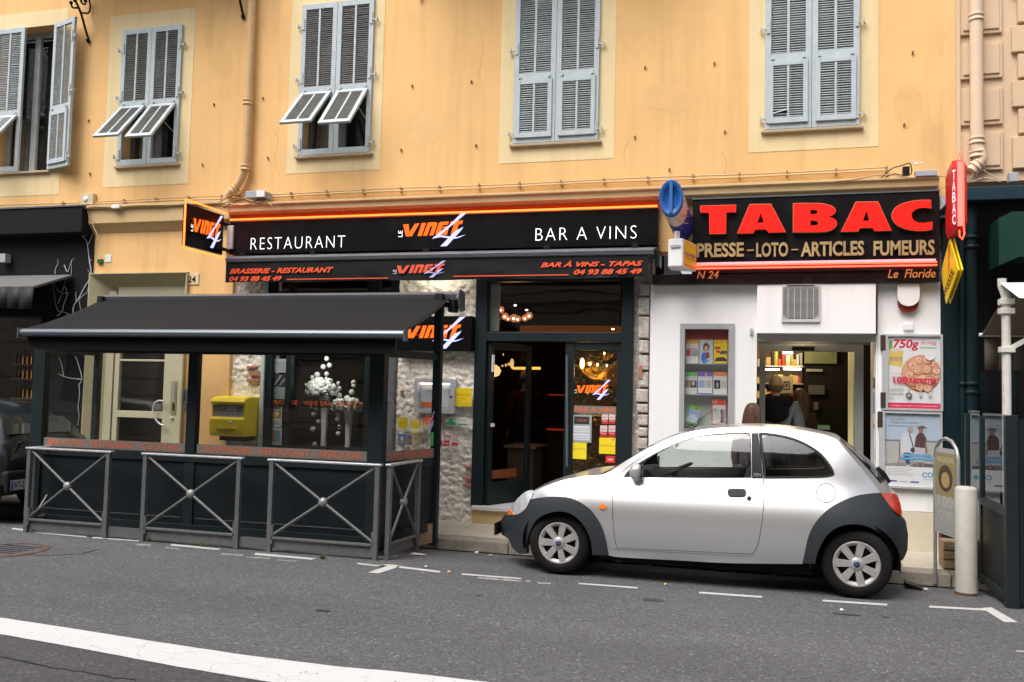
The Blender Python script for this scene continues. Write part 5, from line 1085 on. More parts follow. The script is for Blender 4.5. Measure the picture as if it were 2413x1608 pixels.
mb = MB(); mb.box(W(1784,727,F-.14).x, W(2064,727,F-.14).x, F-.14, F+.35, zb0, zb1); part(mb, 'shutter_box', M['white'], tf, bev=.003)
for u in (1786, 2066):
    mb = MB(); x = W(u,727,F-.1).x; mb.box(x-.006, x+.004, F-.06, F, zb0, zb1+.01); part(mb, 'joint_gasket', M['iron'], tf)
Yb = min(F+.5, max(F+.2, WX(2036,950,XC).y))
mb = MB(); mb.box(XB1-.02, XB1+.0, Yw+.1, Yb, 0, zb0); mb.box(XC, XC+.02, Yw+.3, Yb, 0, zb0); part(mb, 'reveal', mat('grey_reveal', (.45,.46,.45), .6, var=.08), tf)
mb = MB(); mb.box(XC-.012, XC-.0015, Yw+.02, Yb, PAV_Z, zb0-.01); part(mb, 'reveal_lining', M['white'], tf)
for k, (a, b, c) in enumerate(((890,915,(.03,.02,.015)),(925,975,(.1,.25,.45)),(985,1000,(.5,.5,.5)),(1000,1010,(.5,.2,.03)),(1012,1060,(.45,.6,.7)))):
    mb = MB(); z1, z0 = W(2055,a,F+.1).z, W(2055,b,F+.1).z; mb.box(XC-.018, XC-.012, F+.1, F+.2, z0, z1); part(mb, 'door_sticker', mat('stick%d' % k, c, .5), tf)
mb = MB(); mb.box(XB1, XC, F+.0, F+.05, zb0-.075, zb0-.002); part(mb, 'lintel', mat('grey_lintel', (.38,.38,.34), .6, var=.1), tf)
zh1, zh0 = W(1915,812,Yb).z, W(1915,829,Yb).z
mb = MB(); mb.box(XB1, XC-.012, Yb-.02, Yb+.04, zh1, zb0); part(mb, 'shutter_roll', mat('dark_lintel', (.12,.12,.12), .6, var=.2), tf)
fx = [W(u,950,Yb).x for u in (1789,1803,2012,2034)]
mb = MB(); mb.box(fx[0], fx[1], Yb-.03, Yb+.03, PAV_Z, zh1); mb.box(fx[2], fx[3], Yb-.03, Yb+.03, PAV_Z, zh1); mb.box(fx[1], fx[2], Yb-.028, Yb+.028, zh0, zh1); part(mb, 'door_frame', mat('satin_grey_frame', (.27,.275,.27), .45, metal=.3, var=.1), tf, bev=.003)
q = R(1867,817,1919,826,Yb-.06); mb = MB(); mb.box(q[0], q[1], Yb-.08, Yb-.03, q[2], q[3]); part(mb, 'door_closer', M['iron'], tf)
mb = MB(); c = W(1912,814,Yb-.06); mb.tube([c+Vector((math.cos(t)*.055,0,math.sin(t)*.03)) for t in [k*.5236 for k in range(13)]], .004, 6); part(mb, 'pull_ring', mat('olive_ring', (.2,.2,.1), .5), tf)
mb = MB(); mb.add([(XB1,Yb-.03,PAV_Z+.02),(XC,Yb-.03,PAV_Z+.02),(XC,F+3.4,PAV_Z+.02),(XB1,F+3.4,PAV_Z+.02)], [(0,1,2,3)]); part(mb, 'shop_floor', mat('shop_floor', (.12,.1,.08), .4), tf)
rx0, rx1, ry1 = XB1-1.0, XC+.5, 13.1
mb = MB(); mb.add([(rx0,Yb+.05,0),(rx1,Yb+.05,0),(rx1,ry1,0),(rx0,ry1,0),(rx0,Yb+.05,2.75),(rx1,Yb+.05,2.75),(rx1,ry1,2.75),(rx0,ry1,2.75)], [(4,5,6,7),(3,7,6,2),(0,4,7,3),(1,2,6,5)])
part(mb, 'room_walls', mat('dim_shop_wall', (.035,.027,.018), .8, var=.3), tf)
mb = MB(); a_ = R(1999,829,2011,1210,Yb+.25); mb.box(a_[0], a_[1], Yb+.25, Yb+.3, PAV_Z, a_[3]); part(mb, 'lit_door_edge', mat('cream_door_edge', (.75,.62,.28), .5, emis=.12), tf)  # weak emission stands in for light falling on the door edge
mb = MB(); YK = 12.2; a_ = R(1896,829,1972,857,YK); mb.box(a_[0], a_[1], YK, YK+.04, a_[2], a_[3]+.1); part(mb, 'green_panel', mat('green_panel', (.16,.18,.09), .6, var=.3, vs=6), tf)
for a, c in (((1905,908,1943,930),(.08,.08,.06)),((1918,948,1928,966),(.12,.11,.08)),((1900,870,1938,876),(.3,.3,.25))):
    q = R(*a, YK); mb = MB(); mb.box(q[0], q[1], YK, YK+.02, q[2], q[3]); part(mb, 'wall_notice', mat('dimnote%d' % int(c[0]*100), c, .6), tf)
mb = MB(); a_ = R(1894,829,1999,1250,YK+.1); mb.box(a_[0], a_[1]+.3, YK+.06, YK+.1, 0, 2.7); part(mb, 'dark_partition', M['dark'], tf)
# shelving full of packets
sh = thing('product_shelves', 'lit shelves crowded with packets and tins on the left inside the tobacconist', 'shelves', W(1840,1100,12.3))
YS_ = 12.3; x0, x1 = W(1780,900,YS_).x, W(1893,900,YS_).x
mb = MB(); mb.box(x0, x1, YS_+.22, YS_+.26, .1, 2.6); part(mb, 'back_panel', mat('shelf_back', (.12,.07,.03), .7), sh)
pc = [(.5,.42,.25),(.45,.05,.03),(.6,.5,.1),(.5,.5,.45),(.1,.12,.3),(.3,.2,.08),(.05,.05,.05),(.5,.3,.1)]
for r_, v in enumerate((862,903,938,968,1000,1040)):
    z = W(1840,v,YS_).z; mb = MB(); mb.box(x0, x1, YS_, YS_+.22, z-.015, z); part(mb, 'shelf', mat('shelf_edge', (.4,.36,.27), .5), sh)
    x = x0+.01
    while x < x1-.05:
        wd = random.uniform(.03,.07); h = random.uniform(.06,.13) if r_ else random.uniform(.08,.24)
        mb = MB(); k = random.randrange(8)
        if r_ == 0 and random.random() < .5: mb.lathe([(0,0),(wd*.5,0),(wd*.5,h),(0,h)], (x+wd/2,YS_+.08,z), (0,0,1), 10, sm=False)
        else: mb.box(x, x+wd-.005, YS_+.02, YS_+.12, z, z+h)
        part(mb, 'packet', mat('packet%d' % k, pc[k], .5), sh); x += wd
for a, e, c in (((1798,869,1836,873),5,(.8,.9,1)),((1846,868,1888,872),6,(1,.93,.75)),((1845,829,1868,834),5,(1,.9,.6)),((1792,929,1815,932),1.5,(1,.75,.35))):
    q = R(*a, YS_-.03); mb = MB(); mb.box(q[0], q[1], YS_-.04, YS_-.01, q[2], q[3]); part(mb, 'lamp_tube', lamp_mat('tube%s' % e, c, e), sh)
plight('shop_light', (XB1+.25, 11.7, 2.3), 15, (1,.75,.42), .25)
plight('doorway_fill_light', (.40, 10.45, 2.35), 7, (1,.8,.5), .2)  # added fill light without a fixture, brightens the bald man's head
card('framed poster standing on the counter behind the bald man', 'poster', (1833,887,1868,926), 11.9, lambda p: (p.rect(0,0,1,1,(.4,.33,.2)), p.rect(.38,.15,.82,.7,(.04,.04,.04)), p.rect(.45,.25,.75,.6,(.3,.26,.2)), p.oval(.6,.45,.1,.12,(.05,.04,.04))), 'counter_poster', thick=.01)
ct = thing('shop_counter', 'dark shop counter below the lit shelves', 'counter', (x0+.3, 11.9, .1)); mb = MB(); mb.box(x0, W(1893,1000,11.9).x, 11.75, 12.1, .1, 1.1); part(mb, 'body', mat('counter_wood', (.07,.04,.02), .5), ct); mb = MB(); mb.box(x0, W(1896,1000,11.9).x, 11.7, 12.12, 1.1, 1.13); part(mb, 'counter_top', M['dark'], ct)
ns = thing('newspaper_stand', 'small stand of folded papers just inside the tobacconist door', 'stand', W(1942,1100,Yb+.4)); q = R(1925,1003,1958,1020,Yb+.4)
mb = MB(); mb.box(q[0], q[1], Yb+.4, Yb+.6, .1, q[3]-.05); part(mb, 'rack', M['dark'], ns)
for k in range(4): mb = MB(); mb.box(q[0]+.01, q[1]-.01, Yb+.4, Yb+.58, q[3]-.045+k*.012, q[3]-.036+k*.012); part(mb, 'paper', mat('paper_%d' % (k % 2), ((.5,.47,.35),(.15,.35,.15))[k % 2], .8), ns)
# ---- magazine window
mz = thing('magazine_window', 'aluminium framed display window of magazines in the white wall', 'display case', W(1665,890,Yw))
a = R(1601,763,1730,1022,Yw-.02)
shape('frame', [rectloop(*a), rectloop(*mw)], Yw-.02, .03, mat('brushed_frame', (.42,.43,.44), .45, metal=.4, var=.08), mz, bev=.003)
mb = MB(); x0, x1, z0, z1 = mw; yb_ = Yw+.16
mb.add([(x0,Yw+.012,z0),(x1,Yw+.012,z0),(x1,yb_,z0),(x0,yb_,z0),(x0,Yw+.012,z1),(x1,Yw+.012,z1),(x1,yb_,z1),(x0,yb_,z1)], [(4,5,6,7),(3,7,6,2),(0,4,7,3),(1,2,6,5),(0,3,2,1)]); part(mb, 'case_inside', mat('case_inside', (.42,.45,.42), .6, emis=.03), mz)  # weak emission brightens the lining, there is no lamp in the case
mb = MB(); mb.add([(x0,Yw,z0),(x1,Yw,z0),(x1,Yw,z1),(x0,Yw,z1)], [(0,1,2,3)]); part(mb, 'pane', M['clear'], mz)
q = R(1615,777,1715,800,Yw+.1); mb = MB(); mb.box(x0, x1, Yw+.09, Yw+.1, q[2], z1); part(mb, 'red_header', mat('red_header', (.36,.03,.03), .6), mz)
q = R(1615,800,1715,812,Yw+.1); mb = MB(); mb.box(x0, x1, Yw+.085, Yw+.1, q[2], q[3]); part(mb, 'shelf_strip', mat('orange_strip2', (.5,.18,.05), .6), mz)
for v in (857, 930): z = W(1665,v,Yw+.06).z; mb = MB(); mb.box(x0, x1, Yw+.03, yb_, z-.008, z); part(mb, 'glass_shelf', M['alu_light'], mz)
YM = Yw+.07
def portrait(p):
    p.rect(0,0,1,1,(.42,.47,.52)); p.oval(.5,.70,.24,.18,(.16,.03,.02)); p.oval(.5,.64,.13,.12,(.55,.33,.24)); p.poly([(.15,.35),(.3,.5),(.5,.45),(.55,.2),(.5,.02),(.3,.0),(.15,.15)],(.05,.13,.4)); p.poly([(.5,.5),(.72,.48),(.78,.25),(.5,.2)],(.28,.03,.04)); p.txt('VI',.05,.83,.3,.97,(.65,.65,.65)); p.oval(.5,.12,.2,.06,(.08,.2,.5))
MAGS = [('left magazine with a white masthead on the top row of the display window', (1616,803,1646,856), lambda p: (p.rect(0,0,1,1,(.62,.6,.57)), p.rect(0,.86,1,1,(.65,.28,.05)), p.txt('HISTOIRE',.03,.72,.97,.82,(.3,.3,.3)), p.rect(.02,.32,.4,.58,(.45,.06,.08)), p.rect(.46,.3,.98,.58,(.25,.28,.25)), p.rect(.1,.6,.9,.66,(.5,.15,.12)))),
 ('fashion magazine with a red haired woman on its cover', (1648,802,1680,857), portrait),
 ('yellow car magazine at the right of the top row', (1682,802,1714,856), lambda p: (p.rect(0,0,1,1,(.75,.5,.02)), p.txt('AUTO',.05,.83,.6,.95,(.5,.05,.02)), p.rect(.05,.6,.5,.72,(.45,.05,.03)), p.poly([(.08,.12),(.2,.24),(.7,.26),(.97,.17),(.97,.08),(.08,.06)],(.03,.035,.05)), p.poly([(.4,.45),(.6,.55),(.98,.53),(.98,.4),(.5,.38)],(.08,.08,.09)), p.oval(.3,.5,.15,.06,(.35,.04,.03)))),
 ('green topped history magazine on the middle row', (1614,877,1642,928), lambda p: (p.rect(0,0,1,1,(.62,.62,.6)), p.rect(0,.8,1,1,(.12,.4,.12)), p.txt('MEDITER',.02,.66,.98,.76,(.2,.2,.2)), p.rect(.02,.28,.4,.62,(.3,.2,.15)), p.rect(.44,.28,.98,.62,(.05,.05,.05)), p.oval(.7,.48,.15,.12,(.4,.35,.3)))),
 ('purple bordered magazine at the centre of the middle row', (1643,876,1680,929), lambda p: (p.rect(0,0,1,1,(.16,.1,.35)), p.rect(.05,.04,.95,.78,(.62,.62,.63)), p.txt('HISTOIRE',.08,.66,.92,.75,(.25,.25,.3)), p.rect(.08,.28,.5,.62,(.25,.35,.5)), p.rect(.55,.28,.92,.62,(.4,.38,.33)), p.rect(.5,.8,.6,.95,(.5,.4,.1)))),
 ('orange topped magazine with a dark portrait on the middle row', (1681,877,1713,930), lambda p: (p.rect(0,0,1,1,(.62,.61,.6)), p.rect(0,.8,1,1,(.6,.2,.07)), p.txt('LITTERAIRE',.02,.68,.98,.76,(.25,.25,.25)), p.rect(.05,.25,.52,.64,(.025,.025,.03)), p.oval(.3,.42,.08,.13,(.35,.3,.28)), p.rect(.58,.28,.97,.62,(.45,.43,.38)))),
 ('red bordered fashion guide reading 357 at the lower right', (1677,942,1711,1002), lambda p: (p.rect(0,0,1,1,(.6,.07,.05)), p.rect(.07,.03,.97,.78,(.5,.5,.5)), p.txt('GQ',.05,.84,.35,.95,(.7,.65,.6)), p.txt('357',.12,.5,.5,.62,(.03,.03,.03)), p.rect(.12,.42,.45,.45,(.3,.3,.3)), p.poly([(.6,.1),(.66,.35),(.6,.6),(.78,.62),(.76,.35),(.8,.1)],(.06,.05,.06)), p.poly([(.78,.1),(.82,.6),(.92,.6),(.9,.1)],(.35,.1,.09))))]
for lab, a, fn in MAGS: card(lab, 'magazine', a, YM, fn, 'magazine', thick=.006)
t = thing('magazine', 'green and blue hunting magazine leaning askew at the lower left', 'magazine', W(1628,1000,YM)); c0, c1 = W(1613,996,YM), W(1640,1003,YM)
ex = c1-c0; ez = Vector((-ex.z, 0, ex.x))*1.55 + Vector((.02,0,0)); mb = MB(); mb.add([c0,c1,c1+ez,c0+ez]+[p+Vector((0,.006,0)) for p in (c0,c1,c1+ez,c0+ez)], [(0,1,2,3),(7,6,5,4),(0,4,5,1),(1,5,6,2),(2,6,7,3),(3,7,4,0)]); part(mb, 'card', M['whiteprint'], t)
p = Print(c0, ex, ez, (0,-1,0)); p.rect(0,0,1,1,(.25,.4,.6)); p.poly([(0,.3),(.5,.6),(1,.3),(1,.1),(0,.1)],(.5,.55,.6)); p.rect(0,.82,1,1,(.12,.42,.04)); p.txt('Chasse',.3,.6,.95,.75,(.5,.05,.04)); p.rect(0,0,1,.1,(.1,.35,.05)); p.rect(.45,.86,.7,.97,(.5,.05,.03)); p.build('print', t)
mb = MB(); q = R(1612,1005,1640,1012,YM); mb.ball(((q[0]+q[1])/2, YM, q[2]+.02), .05, 10, sc=(1.2,.4,.35)); o = part(mb, 'rolled_magazine', mat('grey_roll', (.12,.13,.15), .6)); tag(o, 'dark rolled magazine lying at the bottom of the display window', 'magazine')
# ---- air conditioner grille, alarm, small boxes
ac = thing('extractor_grille', 'square grey ventilation grille on the white box above the doorway', 'ventilation grille', W(1887,715,F-.14))
a = R(1842,672,1932,759,F-.155); cx, cz = (a[0]+a[1])/2, (a[2]+a[3])/2+.015
rr = [(cx+sx*q1, cz+sz*q2) for sx, sz, q1, q2 in ((-1,1,.13,.185),(1,1,.13,.185),(1,1,.178,.135),(1,-1,.178,.135),(1,-1,.13,.18),(-1,-1,.13,.18),(-1,-1,.178,.135),(-1,1,.178,.135))]
shape('frame', [rectloop(*a), rr], F-.165, .03, mat('grille_frame', (.5,.51,.5), .5, var=.08, vs=10), ac, bev=.003)
mb = MB(); mb.box(a[0]+.01, a[1]-.01, F-.1415, F-.1405, a[2]+.01, a[3]-.01); part(mb, 'dark_inside', mat('grille_dark', (.03,.03,.03), .8), ac)
mb = MB()
for k in range(30): z = a[2]+.04+k*(a[3]-a[2]-.05)/30; mb.box(a[0]+.01, a[1]-.01, F-.168, F-.164, z, z+.0045)
part(mb, 'grille_wires', mat('grille_wire', (.42,.42,.4), .5), ac, kind='stuff')
for k in range(1,6): x = a[0]+k*(a[1]-a[0])/6; mb = MB(); mb.box(x-.003, x+.003, F-.17, F-.163, a[2]+.03, a[3]-.01); part(mb, 'grille_bar', mat('grille_frame', (.5,.51,.5)), ac)
al = thing('alarm_siren', 'white alarm siren with a red lens under the sign at the right', 'alarm', W(2140,700,Yw))
a = R(2114,667,2166,736,Yw-.05)
def rr_loop(x0, x1, z0, z1, rt, rb):
    L = []
    for cx, cz, q, s in ((x1-rb,z0+rb,rb,-90),(x1-rt,z1-rt,rt,0),(x0+rt,z1-rt,rt,90),(x0+rb,z0+rb,rb,180)):
        L += [(cx+q*math.cos(rad(s+t)), cz+q*math.sin(rad(s+t))) for t in (0,22,45,67,90)]
    return L
shape('lens', [rr_loop(a[0]+.008, a[1]-.008, a[2], a[2]+.2, .03, .09)], Yw-.055, .055, mat('red_lens', (.22,.02,.01), .25), al, bev=.005)
shape('cover', [rr_loop(a[0], a[1], a[2]+.06, a[3]-.01, .03, .10)], Yw-.085, .085, M['whiteplastic'], al, bev=.01)
for nm, lab, a in (('bell_box', 'small square white box on the wall below the alarm siren', (2129,762,2152,778)), ('bell_box', 'tiny grey sensor on the white wall right of the magazine window', (1767,774,1774,788))):
    o = db(nm, *a, Yw-.03, Yw, M['whiteplastic'] if a[0] > 2000 else M['greybox'], bev=.004); tag(o, lab, 'wall fitting')
# ---- poster frames
def poster(lab, a, fn, name='poster_case'):
    t = thing(name, lab, 'poster', W((a[0]+a[2])/2, a[3], Yw)); q = R(*a, Yw-.05); e = .022
    shape('frame', [rectloop(*q), rectloop(q[0]+.055, q[1]-e, q[2]+e, q[3]-e)], Yw-.055, .055, M['alu_light'], t, bev=.003)
    p = plane_print(q[0]+.055, q[1]-e, q[2]+e, q[3]-e, Yw-.03); fn(p); p.build('poster', t)
    mb = MB(); mb.add([(q[0],Yw-.045,q[2]),(q[1],Yw-.045,q[2]),(q[1],Yw-.045,q[3]),(q[0],Yw-.045,q[3])], [(0,1,2,3)]); part(mb, 'pane', glass('case_glass', (.97,.97,.97), 1.45, .7), t)
    for z0, z1 in ((q[3]-.17,q[3]-.01),(q[2]+.02,q[2]+.18)): mb = MB(); mb.box(q[0]-.012, q[0]+.032, Yw-.058, Yw-.0, z0, z1); part(mb, 'hinge', mat('bronze_hinge', (.05,.035,.03), .5), t)
    return t
def food(p):
    p.rect(0,0,1,1,(.72,.72,.74)); p.rect(0,0,1,.075,(.62,.03,.09)); p.txt('Le magazine complice de votre gourmandise',.04,.022,.96,.052,(.75,.6,.62))
    p.rect(.03,.80,.09,.95,(.15,.35,.08)); p.txt('750g',.10,.80,.60,.96,(.60,.02,.06),bold=.03,shear=.15); p.txt('le mag',.64,.87,.94,.95,(.6,.05,.08),shear=.4); p.rect(.62,.835,.93,.85,(.2,.42,.1))
    p.poly([(.02,.6),(.28,.57),(.3,.8),(.04,.83)],(.68,.5,.12)); p.rect(.06,.79,.26,.83,(.6,.58,.5))
    for k in range(3): p.oval(.08+.08*k,.68,.035,.03,(.35,.2,.15)); p.oval(.08+.08*k,.675,.018,.018,(.6,.45,.38))
    cx, cy, Rx, Rz = .64, .50, .36, .245
    p.oval(cx,cy-.015,Rx+.015,Rz+.012,(.40,.17,.06),28); p.oval(cx,cy,Rx,Rz,(.68,.36,.22),28)
    rnd = random.Random(3)
    for (a, b) in ((.46,.6),(.6,.66),(.76,.67),(.9,.6),(.42,.47),(.57,.53),(.73,.54),(.9,.47),(.5,.37),(.65,.41),(.81,.40),(.62,.30),(.76,.29),(.95,.53)):
        for k, (q, c) in enumerate(((.088,(.45,.15,.08)),(.078,(.80,.50,.34)),(.058,(.48,.17,.09)),(.048,(.82,.54,.38)),(.03,(.45,.14,.08)),(.02,(.78,.46,.3)))):
            p.oval(min(a+rnd.uniform(-.008,.008),1-q), b+rnd.uniform(-.006,.006), q, q*.68, c, 9, rnd.random())
    p.oval(.80,.73,.085,.06,(.7,.7,.7)); p.rect(.74,.725,.86,.733,(.5,.4,.4)); p.rect(.76,.745,.84,.75,(.5,.4,.4))
    p.txt('100',.10,.350,.38,.44,(.62,.02,.08),bold=.04); p.txt('RECETTES',.41,.355,.92,.415,(.62,.02,.08),bold=.045); p.txt('POUR DES REPAS GOURMANDS',.12,.325,.9,.348,(.55,.08,.12))
    for z in (.27,.21,.15): p.rect(.03,z,.03+.2*(z>.16)+.07,z+.018,(.25,.45,.2)); p.rect(.032,z+.003,.028+.2*(z>.16)+.07,z+.014,(.55,.58,.55))
    p.oval(.40,.18,.06,.04,(.06,.07,.05)); p.oval(.40,.18,.035,.022,(.35,.35,.3)); p.poly([(.37,.22),(.39,.3),(.41,.3),(.42,.22)],(.4,.4,.4)); p.oval(.62,.2,.03,.04,(.5,.42,.42)); p.oval(.8,.2,.03,.035,(.48,.46,.45))
    p.txt('Tarte aux pommes',.06,.46,.26,.5,(.6,.25,.25),shear=.3); p.rect(.06,.43,.26,.435,(.35,.35,.35)); p.rect(.06,.41,.24,.415,(.35,.35,.35))
def beach(p):
    p.rect(0,0,1,1,(.60,.61,.63)); p.rect(0,.60,1,.995,(.42,.52,.64)); p.poly([(0,.8),(.3,.9),(.7,.85),(1,.93),(1,.995),(0,.995)],(.42,.50,.6)); p.rect(0,.60,1,.635,(.20,.22,.23)); p.rect(0,.27,1,.61,(.45,.44,.42)); p.poly([(0,.3),(.5,.34),(1,.30),(1,.27),(0,.27)],(.30,.27,.24)); p.poly([(.45,.27),(.6,.33),(.98,.31),(1,.27)],(.12,.12,.13))
    p.txt('Grace a Juliette,',.08,.90,.38,.93,(.1,.1,.12),shear=.3); p.txt('Denise vit ses vacances',.14,.86,.62,.89,(.1,.1,.12),shear=.3); p.txt('autrement qu\'en carte postale',.06,.81,.72,.84,(.1,.1,.12),shear=.3)
    # the couple walking on the sand
    p.poly([(.30,.44),(.28,.60),(.34,.72),(.46,.75),(.55,.70),(.56,.52),(.48,.44)],(.60,.62,.66)); p.poly([(.34,.46),(.37,.36),(.40,.30),(.46,.30),(.45,.38),(.48,.46)],(.07,.09,.22)); p.oval(.47,.77,.05,.042,(.35,.22,.16)); p.oval(.47,.785,.055,.03,(.35,.34,.33)); p.oval(.43,.28,.05,.012,(.6,.6,.6)); p.poly([(.27,.6),(.25,.28),(.26,.28),(.29,.6)],(.2,.1,.06)); p.poly([(.44,.72),(.52,.52),(.54,.52),(.46,.73)],(.05,.07,.2)); p.oval(.51,.50,.04,.035,(.05,.05,.08))
    p.poly([(.54,.55),(.57,.68),(.62,.74),(.70,.74),(.76,.66),(.74,.52),(.60,.50)],(.10,.06,.055)); p.poly([(.56,.54),(.53,.34),(.72,.34),(.74,.53)],(.50,.50,.58)); p.oval(.66,.78,.045,.045,(.3,.17,.12)); p.poly([(.59,.79),(.62,.83),(.70,.84),(.78,.80),(.72,.80)],(.16,.11,.08)); p.poly([(.58,.34),(.57,.28),(.62,.28),(.62,.34)],(.3,.18,.13)); p.poly([(.66,.34),(.68,.28),(.73,.28),(.70,.34)],(.3,.18,.13)); p.poly([(.75,.62),(.78,.52),(.77,.46),(.74,.46),(.73,.6)],(.33,.19,.14))
    p.rect(.34,.41,.84,.445,(.05,.32,.58)); p.rect(.28,.36,.90,.395,(.05,.32,.58)); p.txt('Vous aussi, rejoignez',.36,.418,.82,.438,(.65,.68,.7)); p.txt('une banque de rencontres',.30,.368,.88,.388,(.65,.68,.7))
    p.rect(0,0,1,.265,(.72,.73,.75)); [p.rect(.05,.235-.022*k,.55-.06*(k%3),.241-.022*k,(.35,.36,.38)) for k in range(5)]
    p.txt('CO',.68,.13,.88,.20,(.05,.30,.58),bold=.03); p.oval(.92,.165,.04,.035,(.1,.5,.6)); p.rect(.70,.10,.95,.106,(.35,.4,.5))
    p.rect(.08,.055,.22,.075,(.05,.06,.3)); p.rect(.28,.06,.42,.068,(.3,.3,.4)); p.rect(.47,.05,.62,.072,(.1,.12,.35))
poster('framed magazine poster of an apple rose tart on the white wall', (2079,788,2222,968), food)
poster('framed poster of an elderly couple walking on a beach', (2072,970,2221,1152), beach)
# ---- the sign over the tobacconist
ts = thing('tobacconist_sign', 'large black sign with raised glowing red letters TABAC', 'sign', (W(1921,560,F).x, F, 3.3))
YG = F-.17; bx0, bx1 = W(1631,560,YG).x, W(2214,560,YG).x; zt_, zm_ = W(1921,461,YG).z, W(1921,641,YG).z
M['signface'] = mat('sign_face', (.010,.009,.010), .22, var=.35, vs=3, stain=((.03,.03,.035),4,.6,.6))
mb = MB(); mb.box(bx0, bx1, YG, F, zm_, zt_); part(mb, 'board', M['signface'], ts, bev=.003)
mb = MB(); mb.box(bx0-.01, bx1+.005, YG-.01, F, zt_+.001, zt_+.015); part(mb, 'top_trim', mat('trim_dark', (.12,.13,.14), .5, metal=.4), ts)
zl0 = W(1880,668,YG+.02).z; mb = MB(); mb.box(W(1538,653,YG+.02).x, bx1, YG+.012, F, zl0, zm_-.002); part(mb, 'lower_board', mat('brown_black', (.014,.008,.009), .25, var=.3), ts, bev=.003)
c3 = lambda L: [(lambda p: (p.x, p.z))(W(1520+a/3.18, 400+b/3.18, YG-.05)) for a, b in L]
def sm(L, k=3): return [(v.x, v.y) for v in catmull([Vector(p) for p in L], k)]
D = lambda *ps: [p for p in ps for _ in (0,1)]
LET = {'T': [[(412,270),(683,262),(681,318),(610,320),(607,483),(483,484),(480,322),(414,322)]],
 'A1': [[(783,258),(944,255),(1057,470),(927,474),(908,448),(826,450),(811,478),(688,480)], [(866,322),(892,396),(842,400)]],
 'B': [sm([(1108,472),(1108,472),(1108,251),(1108,251),(1290,250),(1350,256),(1400,272),(1428,297),(1424,326),(1400,344),(1370,355),(1370,355),(1410,364),(1434,385),(1437,415),(1420,440),(1380,461),(1320,470)]), sm([(1238,300),(1238,300),(1272,300),(1290,308),(1290,325),(1272,333),(1238,333),(1238,333)]), sm([(1238,382),(1238,382),(1274,382),(1295,392),(1295,411),(1274,420),(1238,420),(1238,420)])],
 'A2': [[(1578,240),(1747,238),(1847,457),(1722,462),(1703,436),(1612,438),(1597,465),(1466,467)], [(1660,305),(1683,382),(1632,385)]],
 'C': [sm([(2143,226),(2143,226),(2146,290),(2146,290),(2105,284),(2060,286),(2025,300),(2000,325),(1998,352),(2012,380),(2045,398),(2090,402),(2155,392),(2155,392),(2153,450),(2153,450),(2100,460),(2040,461),(1965,450),(1900,425),(1862,390),(1848,350),(1857,308),(1887,274),(1935,250),(2000,234),(2070,226)])]}
for k, L in LET.items():
    shape('raised_letter', [c3(l) for l in L], YG-.05, .048, M['tabacrim'], ts)
    sh_ = shape('letter_face', [c3(l) for l in L], YG-.054, .003, M['tabacred'], ts)
    cc = sum((v.co for v in sh_.data.vertices), Vector())/len(sh_.data.vertices)
    for v in sh_.data.vertices:
        v.co.x = cc.x+(v.co.x-cc.x)*.985; v.co.z = cc.z+(v.co.z-cc.z)*.97
for s, a in (('PRESSE',(1642,573,1753,606.5)),('LOTO',(1782,572,1857,606)),('ARTICLES',(1887,569.5,2036,604)),('FUMEURS',(2058,567,2202,602.5))): ptext(s, *a, YG-.02, M['gold'], ts, bold=.028, thick=.015)
for a in ((1760,588.5,1776,591.5),(1865,587,1881,590)): q = R(*a, YG-.02); mb = MB(); mb.box(q[0], q[1], YG-.02, YG, q[2], q[3]); part(mb, 'dash', M['gold'], ts)
q = R(1641,614.5,2205,621,YG-.03); mb = MB(); mb.box(q[0], q[1], YG-.03, YG, q[2], q[3]); part(mb, 'pink_strip', mat('lilac_strip', (.62,.42,.5), .5, emis=.15), ts)
for v in (622.5, 629.5):
    a, b = W(1640,v+1.5,YG-.06), W(2208,v-2.5,YG-.06); zz = (a.z+b.z)/2; mb = MB(); mb.tube([(a.x,YG-.06,zz),(b.x,YG-.06,zz)], .009, 8); part(mb, 'neon_tube', M['neon_r'], ts)
ptext('N 24', 1642, 639, 1694, 657, YG-.004, M['goldserif'], ts, shear=.25, bold=.01); ptext('Le  Floride', 2092, 634.5, 2205, 655, YG-.004, M['goldserif'], ts, shear=.25, bold=.01)
# ---- hanging drum sign, small yellow sign
dr = thing('drum_sign', 'blue capped drum shaped sign with cream and blue swirls left of TABAC', 'sign', W(1582,467,9.2))
c0 = W(1581,466,9.15); c1 = W(1609,531,F-.12)
def ering(c, q, n=28, sc=1.55): return [c+Vector((math.cos(2*math.pi*k/n)*q, 0, math.sin(2*math.pi*k/n)*q*sc)) for k in range(n)]
lerp = lambda t: c0.lerp(c1, t)
mb = MB(); mb.loft([ering(lerp(0), .115), ering(lerp(0), .122), ering(lerp(.06), .122)], 0, cap=False)
mb.loft([ering(lerp(0), .115), ering(lerp(0), .085), ering(lerp(.03), .078), ering(lerp(.03), .001)], 0, cap=False); part(mb, 'cap', mat('cap_blue', (.008,.08,.30), .4), dr)
mb = MB(); mb.box(c0.x-.016, c0.x+.016, c0.y-.012, c0.y+.03, c0.z-.16, c0.z+.16); part(mb, 'cap_bar', mat('cap_blue_light', (.03,.13,.36), .4), dr)
for k, (a, b, m) in enumerate(((.06,.42,'cream'),(.42,1,'navy'))):
    mb = MB(); mb.loft([ering(lerp(a+(b-a)*j/6), .118) for j in range(7)], 0, cap=(k==1)); part(mb, 'drum_body', mat('drum_'+m, ((.62,.55,.42),(.02,.03,.24))[k], .4), dr)
